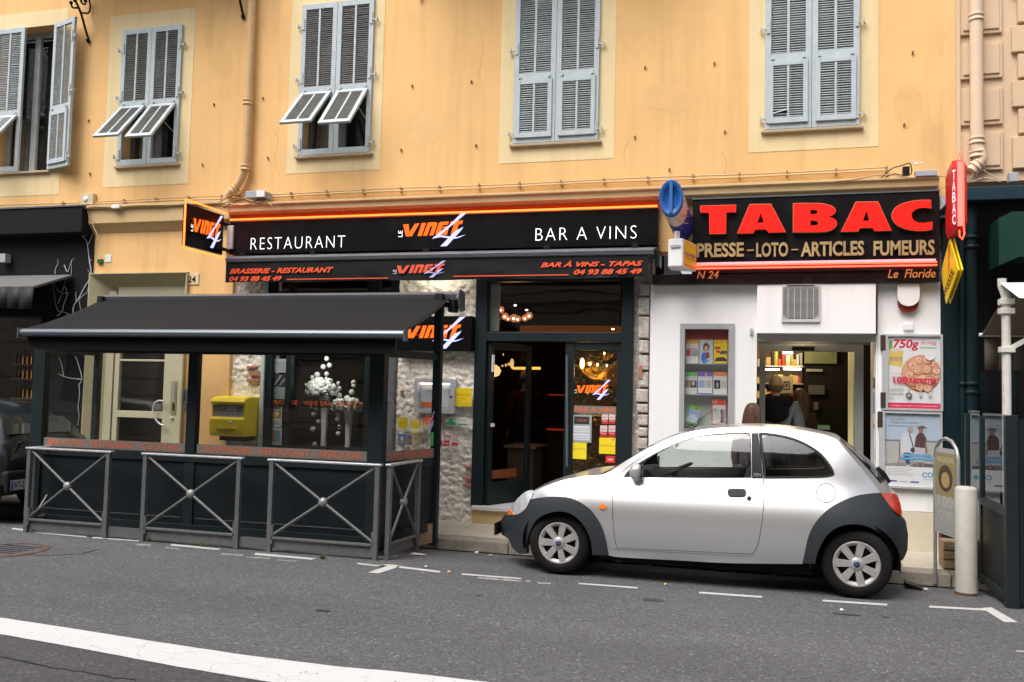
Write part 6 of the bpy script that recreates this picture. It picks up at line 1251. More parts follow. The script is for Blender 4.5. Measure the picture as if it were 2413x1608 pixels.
for j in range(5):      # swirls wrapped on the drum
    mb = MB(); P = []
    for i in range(13):
        t = i/12; an = rad(-75+j*24+t*50); cc = lerp(.16+.5*t-.05*j*.3); P.append((cc+Vector((math.cos(an)*.121,0,math.sin(an)*.121*1.55)), .03*math.sin(math.pi*t)+.002))
    vs = []
    for p, h in P: vs += [p+Vector((0,-h,0)), p+Vector((0,h,0))]
    mb.add(vs, [(2*i,2*i+2,2*i+3,2*i+1) for i in range(12)]); part(mb, 'swirl', mat('drum_cream', (.62,.55,.42)) if j % 2 == 0 else mat('swirl_rose', (.55,.25,.2), .4), dr)
nm = thing('newspaper_sign', 'small white and yellow newspaper sign below the blue drum', 'sign', W(1600,600,9.3))
a = R(1573,562,1610,628,9.3); xs = a[1]; n = 10
xq = W(1641,600,9.72).x; L = [(a[0],9.6),(a[0],9.36)] + [(a[0]+.04-.04*math.cos(rad(t)), 9.36-.05*math.sin(rad(t))) for t in (30,60,90)] + [(a[1]-.01,9.30),(xs,9.32),(xq,9.72),(xq-.03,9.75)]
mb = MB(); nn = len(L); mb.add([(x,y,a[2]) for x,y in L]+[(x,y,a[3]) for x,y in L], [tuple(range(nn)), tuple(range(2*nn-1,nn-1,-1))]+[((i+1)%nn,i,nn+i,nn+(i+1)%nn) for i in range(nn)]); part(mb, 'housing', M['whiteplastic'], nm, bev=.01)
p = Print((xs+(xq-xs)*.03,9.335,a[2]+.01), ((xq-xs)*.95,.375,0), (0,0,a[3]-a[2]-.02), (.38,-(xq-xs),0)); p.l = 3; p.rect(0,0,1,1,(.8,.5,.02)); p.rect(.03,.04,.97,.1,(.6,.1,.02)); p.txt('nice-matin',.06,.42,.92,.62,(.05,.06,.2),bold=.02); p.rect(.05,.33,.95,.37,(.6,.05,.02)); p.build('yellow_face', nm)
mb = MB(); q = R(1580,577,1604,583,9.29); mb.box(q[0], q[1], 9.292, 9.30, q[2], q[3]); part(mb, 'clip_plate', M['greybox'], nm)
mb = MB(); mb.tube([((a[0]+a[1])/2,9.45,a[3]),((a[0]+a[1])/2,9.45,a[3]+.1)], .03, 10); part(mb, 'mount', M['whiteplastic'], nm)
# ---- red carrot sign and yellow diamond
ca = thing('tobacco_lozenge_sign', 'red lozenge sign with white TABAC letters and a neon strip', 'sign', W(2262,450,9.3))
xc = W(2263,450,9.05).x; z0, z1 = W(2262,541,9.05).z, W(2262,374,9.05).z
def hexr(z, s): return [Vector((xc+x*s, 9.33+(y-9.33)*s, z)) for x, y in ((-.03,9.05),(.03,9.05),(.066,9.09),(.03,9.60),(-.03,9.60),(-.066,9.09))]
mb = MB(); mb.loft([hexr(z0,.80), hexr(z0+.07,1), hexr(z1-.07,1), hexr(z1,.80)], 0, sm=False); part(mb, 'body', M['red'], ca, bev=.006)
mb = MB(); mb.box(xc-.026, xc+.026, 9.03, 9.049, z0+.03, z1-.03); part(mb, 'front_strip', mat('pink_strip_acrylic', (.75,.25,.22), .4, emis=.2), ca)
mb = MB(); x_ = xc+.008; mb.tube([(x_-.02,9.04,z0-.01),(x_-.022,9.02,z0-.07),(x_,9.015,z0-.1),(x_+.018,9.02,z0-.05),(x_+.012,9.015,z0+.05),(x_+.012,9.015,z1-.04),(x_+.012,9.02,z1+.03),(x_-.005,9.02,z1+.06),(x_-.028,9.03,z1+.02),(x_-.03,9.04,z1-.02)], .007, 8); part(mb, 'neon_tube', M['neon_r'], ca)
A0 = Vector((xc-.034,9.055,0)); B0 = Vector((xc-.065,9.088,0)); dx = (A0-B0)
for k, ch in enumerate('TABAC'):
    zz = z1-.09-(k+1)*(z1-z0-.14)/5; nrm = Vector((-.78,-.62,0)).normalized()
    text(ch, 0,0,0,0,0, M['whiteprint'], ca, basis=(Vector((B0.x,B0.y,zz))+nrm*.002+dx*.1, dx*.8, Vector((0,0,(z1-z0)/5*.72)), nrm), bold=.02)
mb = MB(); mb.beam((xc-.02,9.35,W(2235,490,9.4).z),(W(2215,500,F-.1).x,F-.1,W(2215,500,F-.1).z), .03, .03); mb.box(xc-.04,xc+.02,9.5,F,3.5,3.54); part(mb, 'arm', M['iron'], ca)
mb = MB(); q = R(2214,463,2240,512,F-.12); mb.box(q[0], q[1], F-.14, F, q[2], q[3]); part(mb, 'power_box', mat('grey_power_box', (.38,.39,.36), .6, var=.3, vs=20), ca)
pr = thing('press_sign', 'yellow diamond press sign projecting beside the sign board', 'sign', WX(2239,640,1.72))
XP = 1.72; pts = [WX(u,v,XP) for u, v in ((2217,640),(2238,563),(2258,636),(2229,716))]
ymid = (pts[0].y+pts[2].y)/2; 
mb = MB()
for dx_ in (0, .032): 
    P = [p+Vector((dx_,0,0)) for p in pts]; mb = MB(); mb.add(P+[p+Vector((.012,0,0)) for p in P], [(0,1,2,3),(7,6,5,4),(0,4,5,1),(1,5,6,2),(2,6,7,3),(3,7,4,0)]); part(mb, 'plate', mat('sign_yellow', (.85,.60,.01), .4), pr)
O = pts[0]; ex = pts[2]-pts[0]; up = Vector((0,0,1)); p = Print(O-Vector((0,0,(pts[1]-pts[3]).z/2))+Vector((0,0,0)), (0,ex.y,0), (0,0,(pts[1]-pts[3]).z), (-1,0,0))
p.poly([(.47,.84),(.56,.84),(.50,.30),(.44,.50)],(.65,.08,.02)); 
p.build('red_feather', pr)
vs, fs = text_verts('PRESSE', bold=.01); mb = MB(); a0 = pts[3].lerp(pts[2],.12)+Vector((-.003,.06,.04)); d1 = (pts[2]-pts[3])*.72; d2 = Vector((0,.14,.05)); mb.add([a0+d1*a+d2*b for a,b in vs], fs); part(mb, 'lettering', M['iron'], pr)
mb = MB(); mb.box(XP+.02, XP+.04, pts[0].y-.05, F, 2.83, 2.86); part(mb, 'arm', M['iron'], pr)
# ---------------------------------------------------------------- teal shop on the right
te = thing('teal_shopfront', 'dark teal shop front with pipes and green awning casing at the right edge', 'shopfront', (2.6, F, PAV_Z))
x0 = W(2262,450,F-.25).x; mb = MB(); mb.box(x0, 8, F-.25, F+.02, W(2340,471,F-.25).z, W(2340,439,F-.25).z); part(mb, 'fascia', M['tealtop'], te, bev=.01)
mb = MB(); mb.box(XD+.01, 8, F+.35, F+.5, PAV_Z, 3.75); part(mb, 'recess_wall', M['matblack'], te)
mb = MB(); mb.box(XD+.008, wx(2263,800), F-.06, F+.3, PAV_Z, 3.62); part(mb, 'pilaster', M['teal'], te, bev=.004)
for u, q, vv in ((2268,.028,(905,)),(2289,.058,(560,583,905,925))):
    x = W(u,800,F-.1).x; t_ = MB(); t_.tube([(x,F-.1,PAV_Z),(x,F-.1,3.6)], q, 12); part(t_, 'pipe', M['teal'], te)
    for v in vv: zc = W(u,v,F-.1).z; mb = MB(); mb.lathe([(q,-.02),(q+.012,-.018),(q+.012,.018),(q,.02)], (x,F-.1,zc), (0,0,1), 12); part(mb, 'pipe_collar', M['teal'], te)
for u in (2306, 2372): mb = MB(); mb.box(W(u,950,F).x, W(u+22,950,F).x, F+.02, F+.2, PAV_Z, W(2340,880,F).z); part(mb, 'door_stile', M['teal'], te)
ga = thing('awning_casing', 'dark green angular awning casing above the teal shop', 'awning', W(2390,560,F-.5)); q = R(2352,500,2413,640,F-.4)
mb = MB(); L = [(q[0],q[2]+.06),(q[0]+.0,q[3]-.06),(q[0]+.12,q[3]),(5,q[3]),(5,q[2]+.14),(q[0]+.18,q[2]+.14)]; mb.prism(L, F-.42, F+.0); part(mb, 'casing', M['green'], ga, bev=.004)
tw = thing('beige_awning', 'beige tarpaulin awning with a hanging brown flap on a cream post', 'awning', W(2375,1190,8.6))
A_, B_ = W(2378,680,8.7), W(2312,792,9.5)
mb = MB(); mb.add([A_, B_, (4,9.5,B_.z), (4,8.7,A_.z)]+[p-Vector((0,0,.008)) for p in (A_, B_, Vector((4,9.5,B_.z)), Vector((4,8.7,A_.z)))], [(0,1,2,3),(7,6,5,4),(0,4,5,1),(1,5,6,2),(2,6,7,3),(3,7,4,0)]); part(mb, 'canvas', M['tarp'], tw)
mb = MB(); n = 16; zv = W(2360,873,9.5).z
for k in range(n):
    a = B_.x+.03+k*(4-B_.x)/n; b = B_.x+.03+(k+1)*(4-B_.x)/n; mb.add([(a,9.5+.01*math.sin(k),zv),(b,9.5+.01*math.sin(k+1),zv),(b,9.5,B_.z),(a,9.5,B_.z)], [(0,1,2,3)], sm=True)
o = part(mb, 'flap', mat('brown_flap', (.105,.085,.07), .9, var=.15, vs=9), tw); o.modifiers.new('s','SOLIDIFY').thickness = .005
mb = MB(); mb.tube([(B_.x-.02,9.49,B_.z+.01),(4,9.49,B_.z+.01)], .018, 8); part(mb, 'front_bar', M['postwhite'], tw)
pt, pb_ = W(2377,700,8.6), W(2363,1190,8.6); xx = W(2372,900,8.6).x
mb = MB(); mb.tube([(xx-.03,8.6,pt.z+.16),(xx-.03,8.6,pt.z+.10),(xx,8.6,pt.z),(xx,8.6,0)], .036, 12); part(mb, 'post', M['postwhite'], tw)
for v in (713, 735, 826): z = W(2375,v,8.6).z; mb = MB(); mb.box(xx-.055, xx+.06, 8.55, 8.65, z-.02, z+.03); part(mb, 'bracket', M['postwhite'], tw, bev=.004)
mb = MB(); mb.beam((xx,8.6,W(2375,826,8.6).z),(xx+.5,8.6,W(2375,826,8.6).z+.3), .04, .04); part(mb, 'arm', M['postwhite'], tw)
ps = W(2385,668,8.6); mb = MB(); mb.add([(xx-.06,8.55,ps.z),(4,8.55,ps.z),(4,8.62,ps.z-.02),(xx-.0,8.6,ps.z-.02)]+[(xx+.03,8.3,ps.z-.16),(4,8.2,ps.z-.28)], [(0,1,2,3),(0,4,5,1)]); part(mb, 'white_fringe', mat('white_tarp', (.62,.62,.6), .8), tw)
te2 = thing('glass_windbreak', 'anthracite and glass terrace windbreak at the right edge', 'windbreak', (1.87, 8.4, 0))
XG = 1.86; ya, yb = 8.86, 7.93; zt_ = 1.47
mb = MB(); mb.box(XG-.02, XG+.03, ya-.06, ya, 0, zt_); part(mb, 'post', M['frame'], te2, bev=.004)
mb = MB(); mb.box(XG-.03, XG+.02, 9.35, 9.42, KERB_Z, zt_+.02); part(mb, 'post', M['frame'], te2, bev=.004)
mb = MB(); mb.box(XG-.03, 4, yb-.05, yb, -.01, zt_+.03); 
mb2 = MB(); mb2.box(XG-.03, XG+.06, yb-.05, yb+.03, -.01, zt_+.03); part(mb2, 'corner_post', M['frame'], te2, bev=.004)
mb2 = MB(); mb2.box(XG+.065, 4, yb-.04, yb, .05, zt_); part(mb2, 'front_panel', M['panel'], te2)
zr_ = WX(2345,1192,XG).z; 
mb = MB(); mb.box(XG-.01, XG+.02, yb+.03, ya-.06, .09, .70); part(mb, 'side_panel', M['panel'], te2)
mb = MB(); mb.box(XG-.03, XG+.03, yb+.03, ya-.06, .70, .76); part(mb, 'rail', M['frame'], te2, bev=.003)
mb = MB(); mb.box(XG-.03, XG+.03, yb+.03, ya-.06, .03, .10); part(mb, 'rail', M['frame'], te2, bev=.003)
mb = MB(); mb.add([(XG,yb+.03,.76),(XG,ya-.06,.76),(XG,ya-.06,zt_+.04),(XG,yb+.03,zt_+.04)], [(0,1,2,3)]); part(mb, 'pane', M['booth'], te2)
mb = MB(); mb.add([(XG-.01,ya,.35),(XG-.01,9.35,.35),(XG-.01,9.35,zt_+.05),(XG-.01,ya,zt_+.05)], [(0,1,2,3)]); part(mb, 'pane', M['clear'], te2)
mb = MB(); mb.box(XG-.02, XG+.02, ya, 9.35, KERB_Z, .35); part(mb, 'side_panel', M['panel'], te2)
# ---- bollard, pavement board, brush
bo = thing('bollard', 'worn white cylindrical bollard with rusty foot beside the parking bay', 'bollard', (1.655, 8.46, 0))
mb = MB(); zt_ = W(2275,1150,8.37).z; gz = -(8.46-7.75)/1.22*.085-.01
mb.lathe([(.088,gz),(.088,.05),(.0865,.1),(.0865,zt_-.02),(.080,zt_-.006),(.06,zt_+.004),(0,zt_+.006)], (1.655,8.46,0), (0,0,1), 28); part(mb, 'post', M['bollard'], bo)
mb = MB(); mb.lathe([(.0895,gz),(.0895,gz+.045),(.088,gz+.05)], (1.655,8.46,0), (0,0,1), 28); part(mb, 'rusty_foot', mat('rust', (.09,.045,.02), .9, var=.4, vs=20), bo)
ab = thing('pavement_board', 'arched aluminium pavement board with a magazine poster behind the bollard', 'sign', (1.56, 8.75, 0))
P0, P1 = Vector((1.495,8.95,0)), Vector((1.605,8.50,0)); dx = P1-P0; hh = 1.27
def bp_(t, z, off=0): q = P0+dx*t; n = Vector((dx.y,-dx.x,0)).normalized(); return Vector((q.x,q.y,z))+n*off
arch = [bp_(0,-.05)] + [bp_(0,z) for z in (.3,.8,1.08)] + [bp_(.5-.5*math.cos(rad(t)), 1.10+.17*math.sin(rad(t))) for t in (0,30,60,90,120,150,180)] + [bp_(1,z) for z in (1.0,.5,-.04)]
mb = MB(); mb.tube(arch, .016, 10); part(mb, 'frame', M['galv'], ab)
mb = MB(); mb.add([bp_(.03,.42,-.005),bp_(.97,.42,-.005),bp_(.97,1.18,-.005),bp_(.03,1.18,-.005),bp_(.03,.42,.005),bp_(.97,.42,.005),bp_(.97,1.18,.005),bp_(.03,1.18,.005)], [(0,1,2,3),(7,6,5,4),(0,4,5,1),(1,5,6,2),(2,6,7,3),(3,7,4,0)]); part(mb, 'panel', M['alu_light'], ab)
for s in (-1, 1):
    nrm = Vector((dx.y,-dx.x,0)).normalized()*s
    p = Print(bp_(.05 if s > 0 else .95,.44)+nrm*.007, dx*(.9*s), (0,0,.7), nrm); p.rect(0,0,1,1,(.33,.33,.32)); p.rect(0,.45,1,1,(.27,.23,.12)); p.oval(.5,.68,.34,.17,(.08,.05,.04)); p.oval(.5,.66,.2,.1,(.4,.28,.12)); p.txt('100',.15,.32,.85,.46,(.42,.42,.40),bold=.03); p.txt('CHER',.15,.16,.9,.27,(.42,.42,.40),bold=.03); p.txt('MAGAZINE',.1,.88,.9,.95,(.6,.5,.3)); p.build('poster', ab)
mb = MB(); mb.box(1.60, 1.70, 8.78, 8.9, .42, .80); part(mb, 'rear_prop', M['iron'], ab); mb = MB(); mb.tube([(1.66,8.85,.75),(1.70,8.92,-.06)], .014, 8); part(mb, 'rear_leg', M['galv'], ab); mb = MB(); mb.tube([(1.6,8.9,.3),(1.78,8.7,.3)], .01, 6); part(mb, 'cross_bar', M['galv'], ab)
pc_ = G(2165,1388,-.05); mb = MB(); mb.add([(pc_.x-.11,8.6,-.05),(pc_.x+.02,8.52,-.05),(pc_.x+.02,8.66,-.05),(pc_.x-.11,8.72,-.05),(pc_.x-.11,8.6,.0),(pc_.x+.0,8.53,-.025),(pc_.x+.02,8.66,-.02),(pc_.x-.11,8.72,.01)], [(0,3,2,1),(4,5,6,7),(0,1,5,4),(1,2,6,5),(2,3,7,6),(3,0,4,7)])
o = part(mb, 'brush_head', M['iron']); tag(o, 'black brush head lying in the gutter behind the silver car', 'brush')
wb = thing('wooden_crate', 'small wooden crate with a reddish edge behind the pavement board', 'crate', (1.72, 9.2, KERB_Z)); 
for k in range(3): mb = MB(); mb.box(1.6, 1.82, 9.15, 9.165, .06+k*.085, .13+k*.085); part(mb, 'slat', M['wood'], wb)
mb = MB(); mb.box(1.6, 1.82, 9.17, 9.4, .06, .30); part(mb, 'box', M['wood'], wb)
# ---------------------------------------------------------------- glazed terrace box
tr = thing('glazed_terrace', 'anthracite framed glass terrace box with orange lettering on its panes', 'terrace enclosure', (-5.6, 8.4, .05))
YT = 8.0; XL, XR_ = W(92,930,YT).x, W(885,960,YT).x+.0; Z0, ZS, ZT = .06, .885, 1.905
XRB = -3.42; YR = 8.93
def sx(y): return XR_+(XRB-XR_)*(y-YT)/(YR-YT)      # right side leans out slightly towards the wall
def post(x0, x1, y0, y1, z0, z1, name='post'): mb = MB(); mb.box(x0, x1, y0, y1, z0, z1); return part(mb, name, M['frame'], tr, bev=.004)
pl, pr_ = W(80,930,YT).x, W(107,930,YT).x
post(pl, pr_, YT-.03, YT+.07, Z0, 2.0); xm0, xm1 = W(444,950,YT).x, W(466,950,YT).x; post(xm0, xm1, YT-.03, YT+.05, ZS, ZT)
xr0, xr1_ = W(871,950,YT).x, W(904,950,YT-.02).x; post(xr0, xr1_, YT-.03, YT+.08, Z0, 2.0)
post(pr_, xr0, YT-.028, YT+.04, ZT, ZT+.075, 'top_rail'); post(pr_, xr0, YT-.026, YT+.04, ZS-.09, ZS, 'sill_rail'); post(pr_, xr0, YT-.02, YT+.04, Z0, Z0+.10, 'base_rail')
for a, b in ((pr_, xm0), (xm1, xr0)):
    mb = MB(); mb.box(a+.004, b-.004, YT, YT+.02, Z0+.10, ZS-.09); part(mb, 'lower_panel', M['panel'], tr)
    mb = MB(); mb.box(a+.03, b-.03, YT-.006, YT, Z0+.16, Z0+.168); part(mb, 'panel_bead', M['steel'], tr)
post(xm0, xm1, YT-.018, YT+.04, Z0+.10, ZS-.09, 'mullion')
mb = MB(); mb.add([(pr_,YT+.01,ZS),(xm0,YT+.01,ZS),(xm0,YT+.01,ZT),(pr_,YT+.01,ZT)], [(0,1,2,3)]); part(mb, 'pane', M['booth'], tr)
mb = MB(); mb.add([(xm1,YT+.01,ZS),(xr0,YT+.01,ZS),(xr0,YT+.01,ZT),(xm1,YT+.01,ZT)], [(0,1,2,3)]); part(mb, 'pane', M['booth'], tr)
zb0, zb1 = ZS+.002, ZS+.095
for a, b, s in ((pr_+.01, xm0-.01, 'BAR A VINS - RESTAURANT - COCKTAILS'), (xm1+.01, xr0-.01, 'CHAMPAGNES - RESTAURANT - APERO BAR')):
    mb = MB(); mb.box(a, b, YT-.0, YT+.004, zb0, zb1); part(mb, 'vinyl_band', M['taupe'], tr)
    text(s, a+.06, b-.05, zb0+.016, zb1-.012, YT-.004, M['orangeglass'], tr, bold=0, spacing=1.12)
# right side frame, running back to the rear post
rp0, rp1 = W(1021,980,YR).x, W(1039,980,YR).x
post(rp0, rp1, YR-.06, YR+.02, -.03, 2.62, 'rear_post')
xa, xb = xr1_-.02, rp0+.06
def sidebeam(z0, z1, name, w_=.045, m='frame'):
    mb = MB(); mb.beam((xa, YT+.08, (z0+z1)/2), (xb-.03, YR-.06, (z0+z1)/2), w_, z1-z0); return part(mb, name, M[m], tr)
sidebeam(ZT, ZT+.075, 'top_rail'); sidebeam(ZS-.08, ZS, 'sill_rail'); sidebeam(.12, .20, 'base_rail'); sidebeam(.20, ZS-.08, 'lower_panel', .015, 'panel')
for z0, z1, off in ((ZS,ZT,0),):
    mb = MB(); mb.add([(xa,YT+.08,z0),(xb-.03,YR-.06,z0),(xb-.03,YR-.06,z1),(xa,YT+.08,z1)], [(0,1,2,3)]); part(mb, 'pane', M['booth'], tr)
A_ = Vector((xa+.012,YT+.085,zb0)); B_ = Vector((xb-.018,YR-.065,zb0)); d = B_-A_; nrm = Vector((d.y,-d.x,0)).normalized()
mb = MB(); mb.add([A_, B_, B_+Vector((0,0,.093)), A_+Vector((0,0,.093))], [(0,1,2,3)]); part(mb, 'vinyl_band', M['taupe'], tr)
text('COCKTAILS - WINE BAR - RESTAURANT', 0,0,0,0,0, M['orangeglass'], tr, basis=(A_+d*.03+nrm*.004+Vector((0,0,.018)), d*.94, Vector((0,0,.062)), nrm), bold=.01)
ym = YT+.08+(YR-.06-YT-.08)*.62; 
A2 = A_.lerp(B_, .70)+Vector((0,0,.28)); logo(tr, A2+nrm*.004, d*.28, (0,0,.20), nrm, M['orangeprint'], M['lavprint'], M['whiteprint'], le=False)
mb = MB(); c = A_.lerp(B_,.9)+Vector((0,0,.12)); mb.add([c+nrm*.01, c+d*.07+nrm*.01, c+d*.07+nrm*.01+Vector((0,0,.14)), c+nrm*.01+Vector((0,0,.14))], [(0,1,2,3)]); part(mb, 'green_tag', mat('green_tag', (.03,.35,.08), .5), tr)
mb = MB(); mb.box(pl, pl+.05, YT+.07, YR, .1, .18); mb.box(pl, pl+.05, YT+.07, YR, ZS-.08, ZS); mb.box(pl, pl+.05, YT+.07, YR, ZT, ZT+.075); part(mb, 'left_frame', M['frame'], tr)
mb = MB(); mb.box(pl+.01, pl+.03, YT+.07, YR, .18, ZS-.08); part(mb, 'left_panel', M['panel'], tr)
mb = MB(); mb.box(pl+.05, xr0-.02, YT+.06, YR-.02, .04, .10); part(mb, 'deck', mat('deck_board', (.10,.07,.045), .8, var=.2), tr)
mb = MB(); mb.beam((xa+.05,8.45,.10),(xb-.01,YR-.08,.10), .02, .2); part(mb, 'wooden_skirt', M['wood'], tr)
post(pl, pl+.07, YR-.05, YR+.02, 0, 2.62, 'rear_post')
# ---------------------------------------------------------------- terrace awning
ta = thing('terrace_awning', 'large black awning with a grey front bar stretched over the terrace', 'awning', (-5.3, 8.3, 2.3))
YK = 9.05; ax0, ax1 = W(248,703,YK).x, W(1085,690,YK).x; zk = 2.63
mb = MB(); prof = [(YK-.12,zk-.01),(YK-.10,zk-.075),(YK-.02,zk-.08),(YK+.06,zk-.06),(YK+.06,zk+.03),(YK-.04,zk+.02)]
n = len(prof); mb.add([(ax0,y,z) for y,z in prof]+[(ax1,y,z) for y,z in prof], [tuple(range(n)), tuple(range(2*n-1,n-1,-1))]+[((i+1)%n,i,n+i,n+(i+1)%n) for i in range(n)]); part(mb, 'cassette', M['alu'], ta, bev=.005)
mb = MB(); L = [(YK-.14,zk-.06),(YK-.13,zk+.01),(YK-.07,zk+.045),(YK+.07,zk+.03),(YK+.09,zk-.17),(YK-.02,zk-.20)]; n = len(L)
mb.add([(ax1,y,z) for y,z in L]+[(ax1+.03,y,z) for y,z in L], [tuple(range(n)), tuple(range(2*n-1,n-1,-1))]+[((i+1)%n,i,n+i,n+(i+1)%n) for i in range(n)]); part(mb, 'end_cap', M['alu'], ta, bev=.006)
mb = MB(); mb.box(ax0, ax1-.02, YK-.02, YK+.05, zk-.14, zk-.085); part(mb, 'back_bar', M['iron'], ta)
mb = MB(); mb.box(ax1-.1, ax1-.03, YK-.1, YK+.04, zk-.20, zk-.06); part(mb, 'mount', M['iron'], ta)
YF = 7.42; fx0, fx1 = W(52,782,YF).x, W(955,788,YF).x; zf = 2.085
mb = MB(); nx, ny = 44, 14; P = []
for j in range(ny+1):
    q = j/ny
    for i in range(nx+1):
        s = i/nx; xa_ = ax0+.02+(ax1-.10-ax0)*s; xf_ = fx0+(fx1-fx0)*s; y = YK-.1+(YF-YK+.1)*q; z = zk-.055+(zf+.03-zk+.055)*q - .03*math.sin(math.pi*q) - .012*math.sin(math.pi*q)*math.sin(s*9)
        z += .006*noise.noise(Vector((s*10,q*3,0)))
        P.append((xa_+(xf_-xa_)*q, y, z))
mb.add(P, [(j*(nx+1)+i, (j+1)*(nx+1)+i, (j+1)*(nx+1)+i+1, j*(nx+1)+i+1) for j in range(ny) for i in range(nx)], 0, True)
o = part(mb, 'canvas', M['canvas'], ta); o.modifiers.new('s','SOLIDIFY').thickness = .004
mb = MB(); prof = [(YF-.035,zf-.03),(YF-.045,zf+.0),(YF-.03,zf+.03),(YF+.02,zf+.04),(YF+.03,zf-.03),(YF,zf-.045)]
n = len(prof); mb.add([(fx0,y,z) for y,z in prof]+[(fx1,y,z) for y,z in prof], [tuple(range(n)), tuple(range(2*n-1,n-1,-1))]+[((i+1)%n,i,n+i,n+(i+1)%n) for i in range(n)], sm=False); part(mb, 'front_bar', mat('bar_aluminium', (.13,.15,.175), .36, metal=.6), ta, bev=.008)
mb = MB(); mb.box(fx1, fx1+.012, YF-.05, YF+.04, zf-.06, zf+.045); part(mb, 'bar_end', M['alu'], ta)
mb = MB(); mb.box(fx0-.012, fx0, YF-.05, YF+.04, zf-.06, zf+.045); part(mb, 'bar_end', M['alu'], ta)
mb = MB(); yv = YF+.03; zv = W(480,829,yv).z; P = []; n = 50
loop = [(fx0+.05,zf-.03),(fx0+.05,zv+.10),(fx0+.10,zv+.03),(fx0+.2,zv),(fx1-.12,zv),(fx1-.10,zf-.03)]
mb.prism(loop, yv, yv+.006); part(mb, 'valance', M['canvas_under'], ta)
for x0, x1_ in ((ax1-.2,fx1-.1),(ax0+.3,fx0+.3)):
    mb = MB(); mb.beam((x0-.2,YK-.08,zk-.17),((x0+x1_)/2-.5,8.25,2.20), .05, .05); mb.beam(((x0+x1_)/2-.5,8.25,2.20),(x1_-.25,YF+.06,zf-.02), .045, .045); part(mb, 'folding_arm', M['frame'], ta)
# ---------------------------------------------------------------- street barriers
def make_barrier(wd, lab, loc, rz):
    t = thing('street_barrier', lab, 'barrier', loc, rz, 'street barriers round the terrace'); H_ = .90
    for x in (0, wd-.045):
        mb = MB(); mb.box(x, x+.045, -.0225, .0225, -.06, H_-.03); part(mb, 'post', M['steel'], t, local=True, bev=.003)
        s = .045 if x == 0 else -.018; mb = MB(); mb.box(x+s-(.0 if x == 0 else .0), x+s+.018, -.02, .02, .08, .26); part(mb, 'gusset', M['steel'], t, local=True, bev=.003)
    mb = MB(); mb.box(-.02, wd+.02, -.03, .03, H_-.03, H_-.008); part(mb, 'top_rail', M['rail'], t, local=True, bev=.006)
    mb = MB(); mb.box(.045, wd-.045, -.02, .02, .125, .148); part(mb, 'bottom_rail', M['steel'], t, local=True, bev=.003)
    mb = MB(); mb.box(.02, wd-.02, .006, .03, .03, .122); part(mb, 'kick_rail', M['steel'], t, local=True, bev=.003)
    a, b, c, d = (.05,0,H_-.05), (wd-.05,0,H_-.05), (.05,0,.16), (wd-.05,0,.16); m_ = Vector((wd/2,0,(H_-.05+.16)/2))
    for p in (a, b, c, d):
        mb = MB(); mb.tube([p, m_], .0145, 8); part(mb, 'diagonal_bar', M['steel'], t, local=True)
    mb = MB(); mb.ball(m_, .046, 18, sc=(1,.8,1)); part(mb, 'centre_boss', mat('boss_grey', (.26,.26,.26), .45, metal=.4), t, local=True)
    return t
YBr = 7.74
xs_ = [(63,258,1150),(336,567,1170),(633,893,1200)]
labs = ['leftmost of the three front street barriers with crossed bars', 'middle of the three front street barriers with crossed bars', 'right hand front street barrier with crossed bars at the terrace corner']
for (u0, u1, v), lab in zip(xs_, labs):
    x0, x1 = W(u0,v,YBr).x, W(u1,v,YBr).x; make_barrier(x1-x0, lab, (x0,YBr,.0), 0)
xc_ = W(907,1200,YBr).x
make_barrier(.66, 'side street barrier turned towards the kerb at the terrace corner', (xc_+.005,YBr+.05,0), rad(86))
xl_ = W(70,1150,YBr).x
make_barrier(.66, 'far left street barrier turned towards the kerb', (xl_-.02,YBr+.06,0), rad(90))
mb = MB()
for (a, b) in ((W(258,1150,YBr).x, W(336,1170,YBr).x), (W(567,1170,YBr).x, W(633,1200,YBr).x)):
    mb = MB(); mb.box(a+.003, b-.003, YBr+.006, YBr+.03, .03, .122); o = part(mb, 'link_rail', M['steel']); tag(o, 'grey link rail between the %s front barriers' % ('first two' if a < -6 else 'last two'), 'rail')
sp = thing('black_cable_grip', 'black rubber strap wrapped on the leftmost barrier rail', 'strap', (xl_, YBr, .85)); mb = MB(); q = [W(a/2.8,780+b/2.8,YBr-.05) for a,b in ((150,735),(128,738),(118,760),(108,785),(96,798))]; mb.tube(catmull(q,4,False), .014, 8); part(mb, 'strap', M['iron'], sp)
# ---------------------------------------------------------------- silver three-door hatchback
YC = 8.36; HW = YC-7.68
M['silver'] = mat('silver_car_paint', (0.60,.60,.61), .30, metal=.70, coat=.5)
M['cladding'] = mat('grey_bumper_plastic', (.033,.038,.044), .42, var=.12, vs=3, stain=((.007,.008,.009), 3.2, .63, .85))
M['rubber'] = mat('tyre_rubber', (.009,.008,.008), .85, bump=.25, bs=60, var=.2, vs=9); M['trim'] = mat('black_trim', (.010,.011,.012), .4); M['cap'] = mat('hubcap_silver', (.36,.35,.345), .45, metal=.3, var=.15, vs=25, stain=((.16,.13,.10),16,.58,.6))
M['carglass'] = glass('car_glass', (.80,.85,.83), 1.5, 1.45)
SL = [(-.3,-.55),(.2,-.24),(.45,-.04),(.58,.10),(.66,.30),(.72,.42),(.84,.46),(.90,.36),(.96,.30),(1.10,.36),(1.25,.44),(1.40,.52),(1.7,.6)]
def slope(z):
    for (a, sa), (b, sb) in zip(SL, SL[1:]):
        if z <= b: t = max(0, (z-a)/(b-a)); return sa+(sb-sa)*t*t*(3-2*t)
    return SL[-1][1]
YTAB = []; acc = 0.0
for k in range(1001): YTAB.append(acc); acc += slope(-.3+k*.002)*.002
Y50 = YTAB[400]
def ytab(z):
    q = max(0, min(998.999, (z+.3)/.002)); i = int(q); return YTAB[i]+(YTAB[i+1]-YTAB[i])*(q-i)-Y50
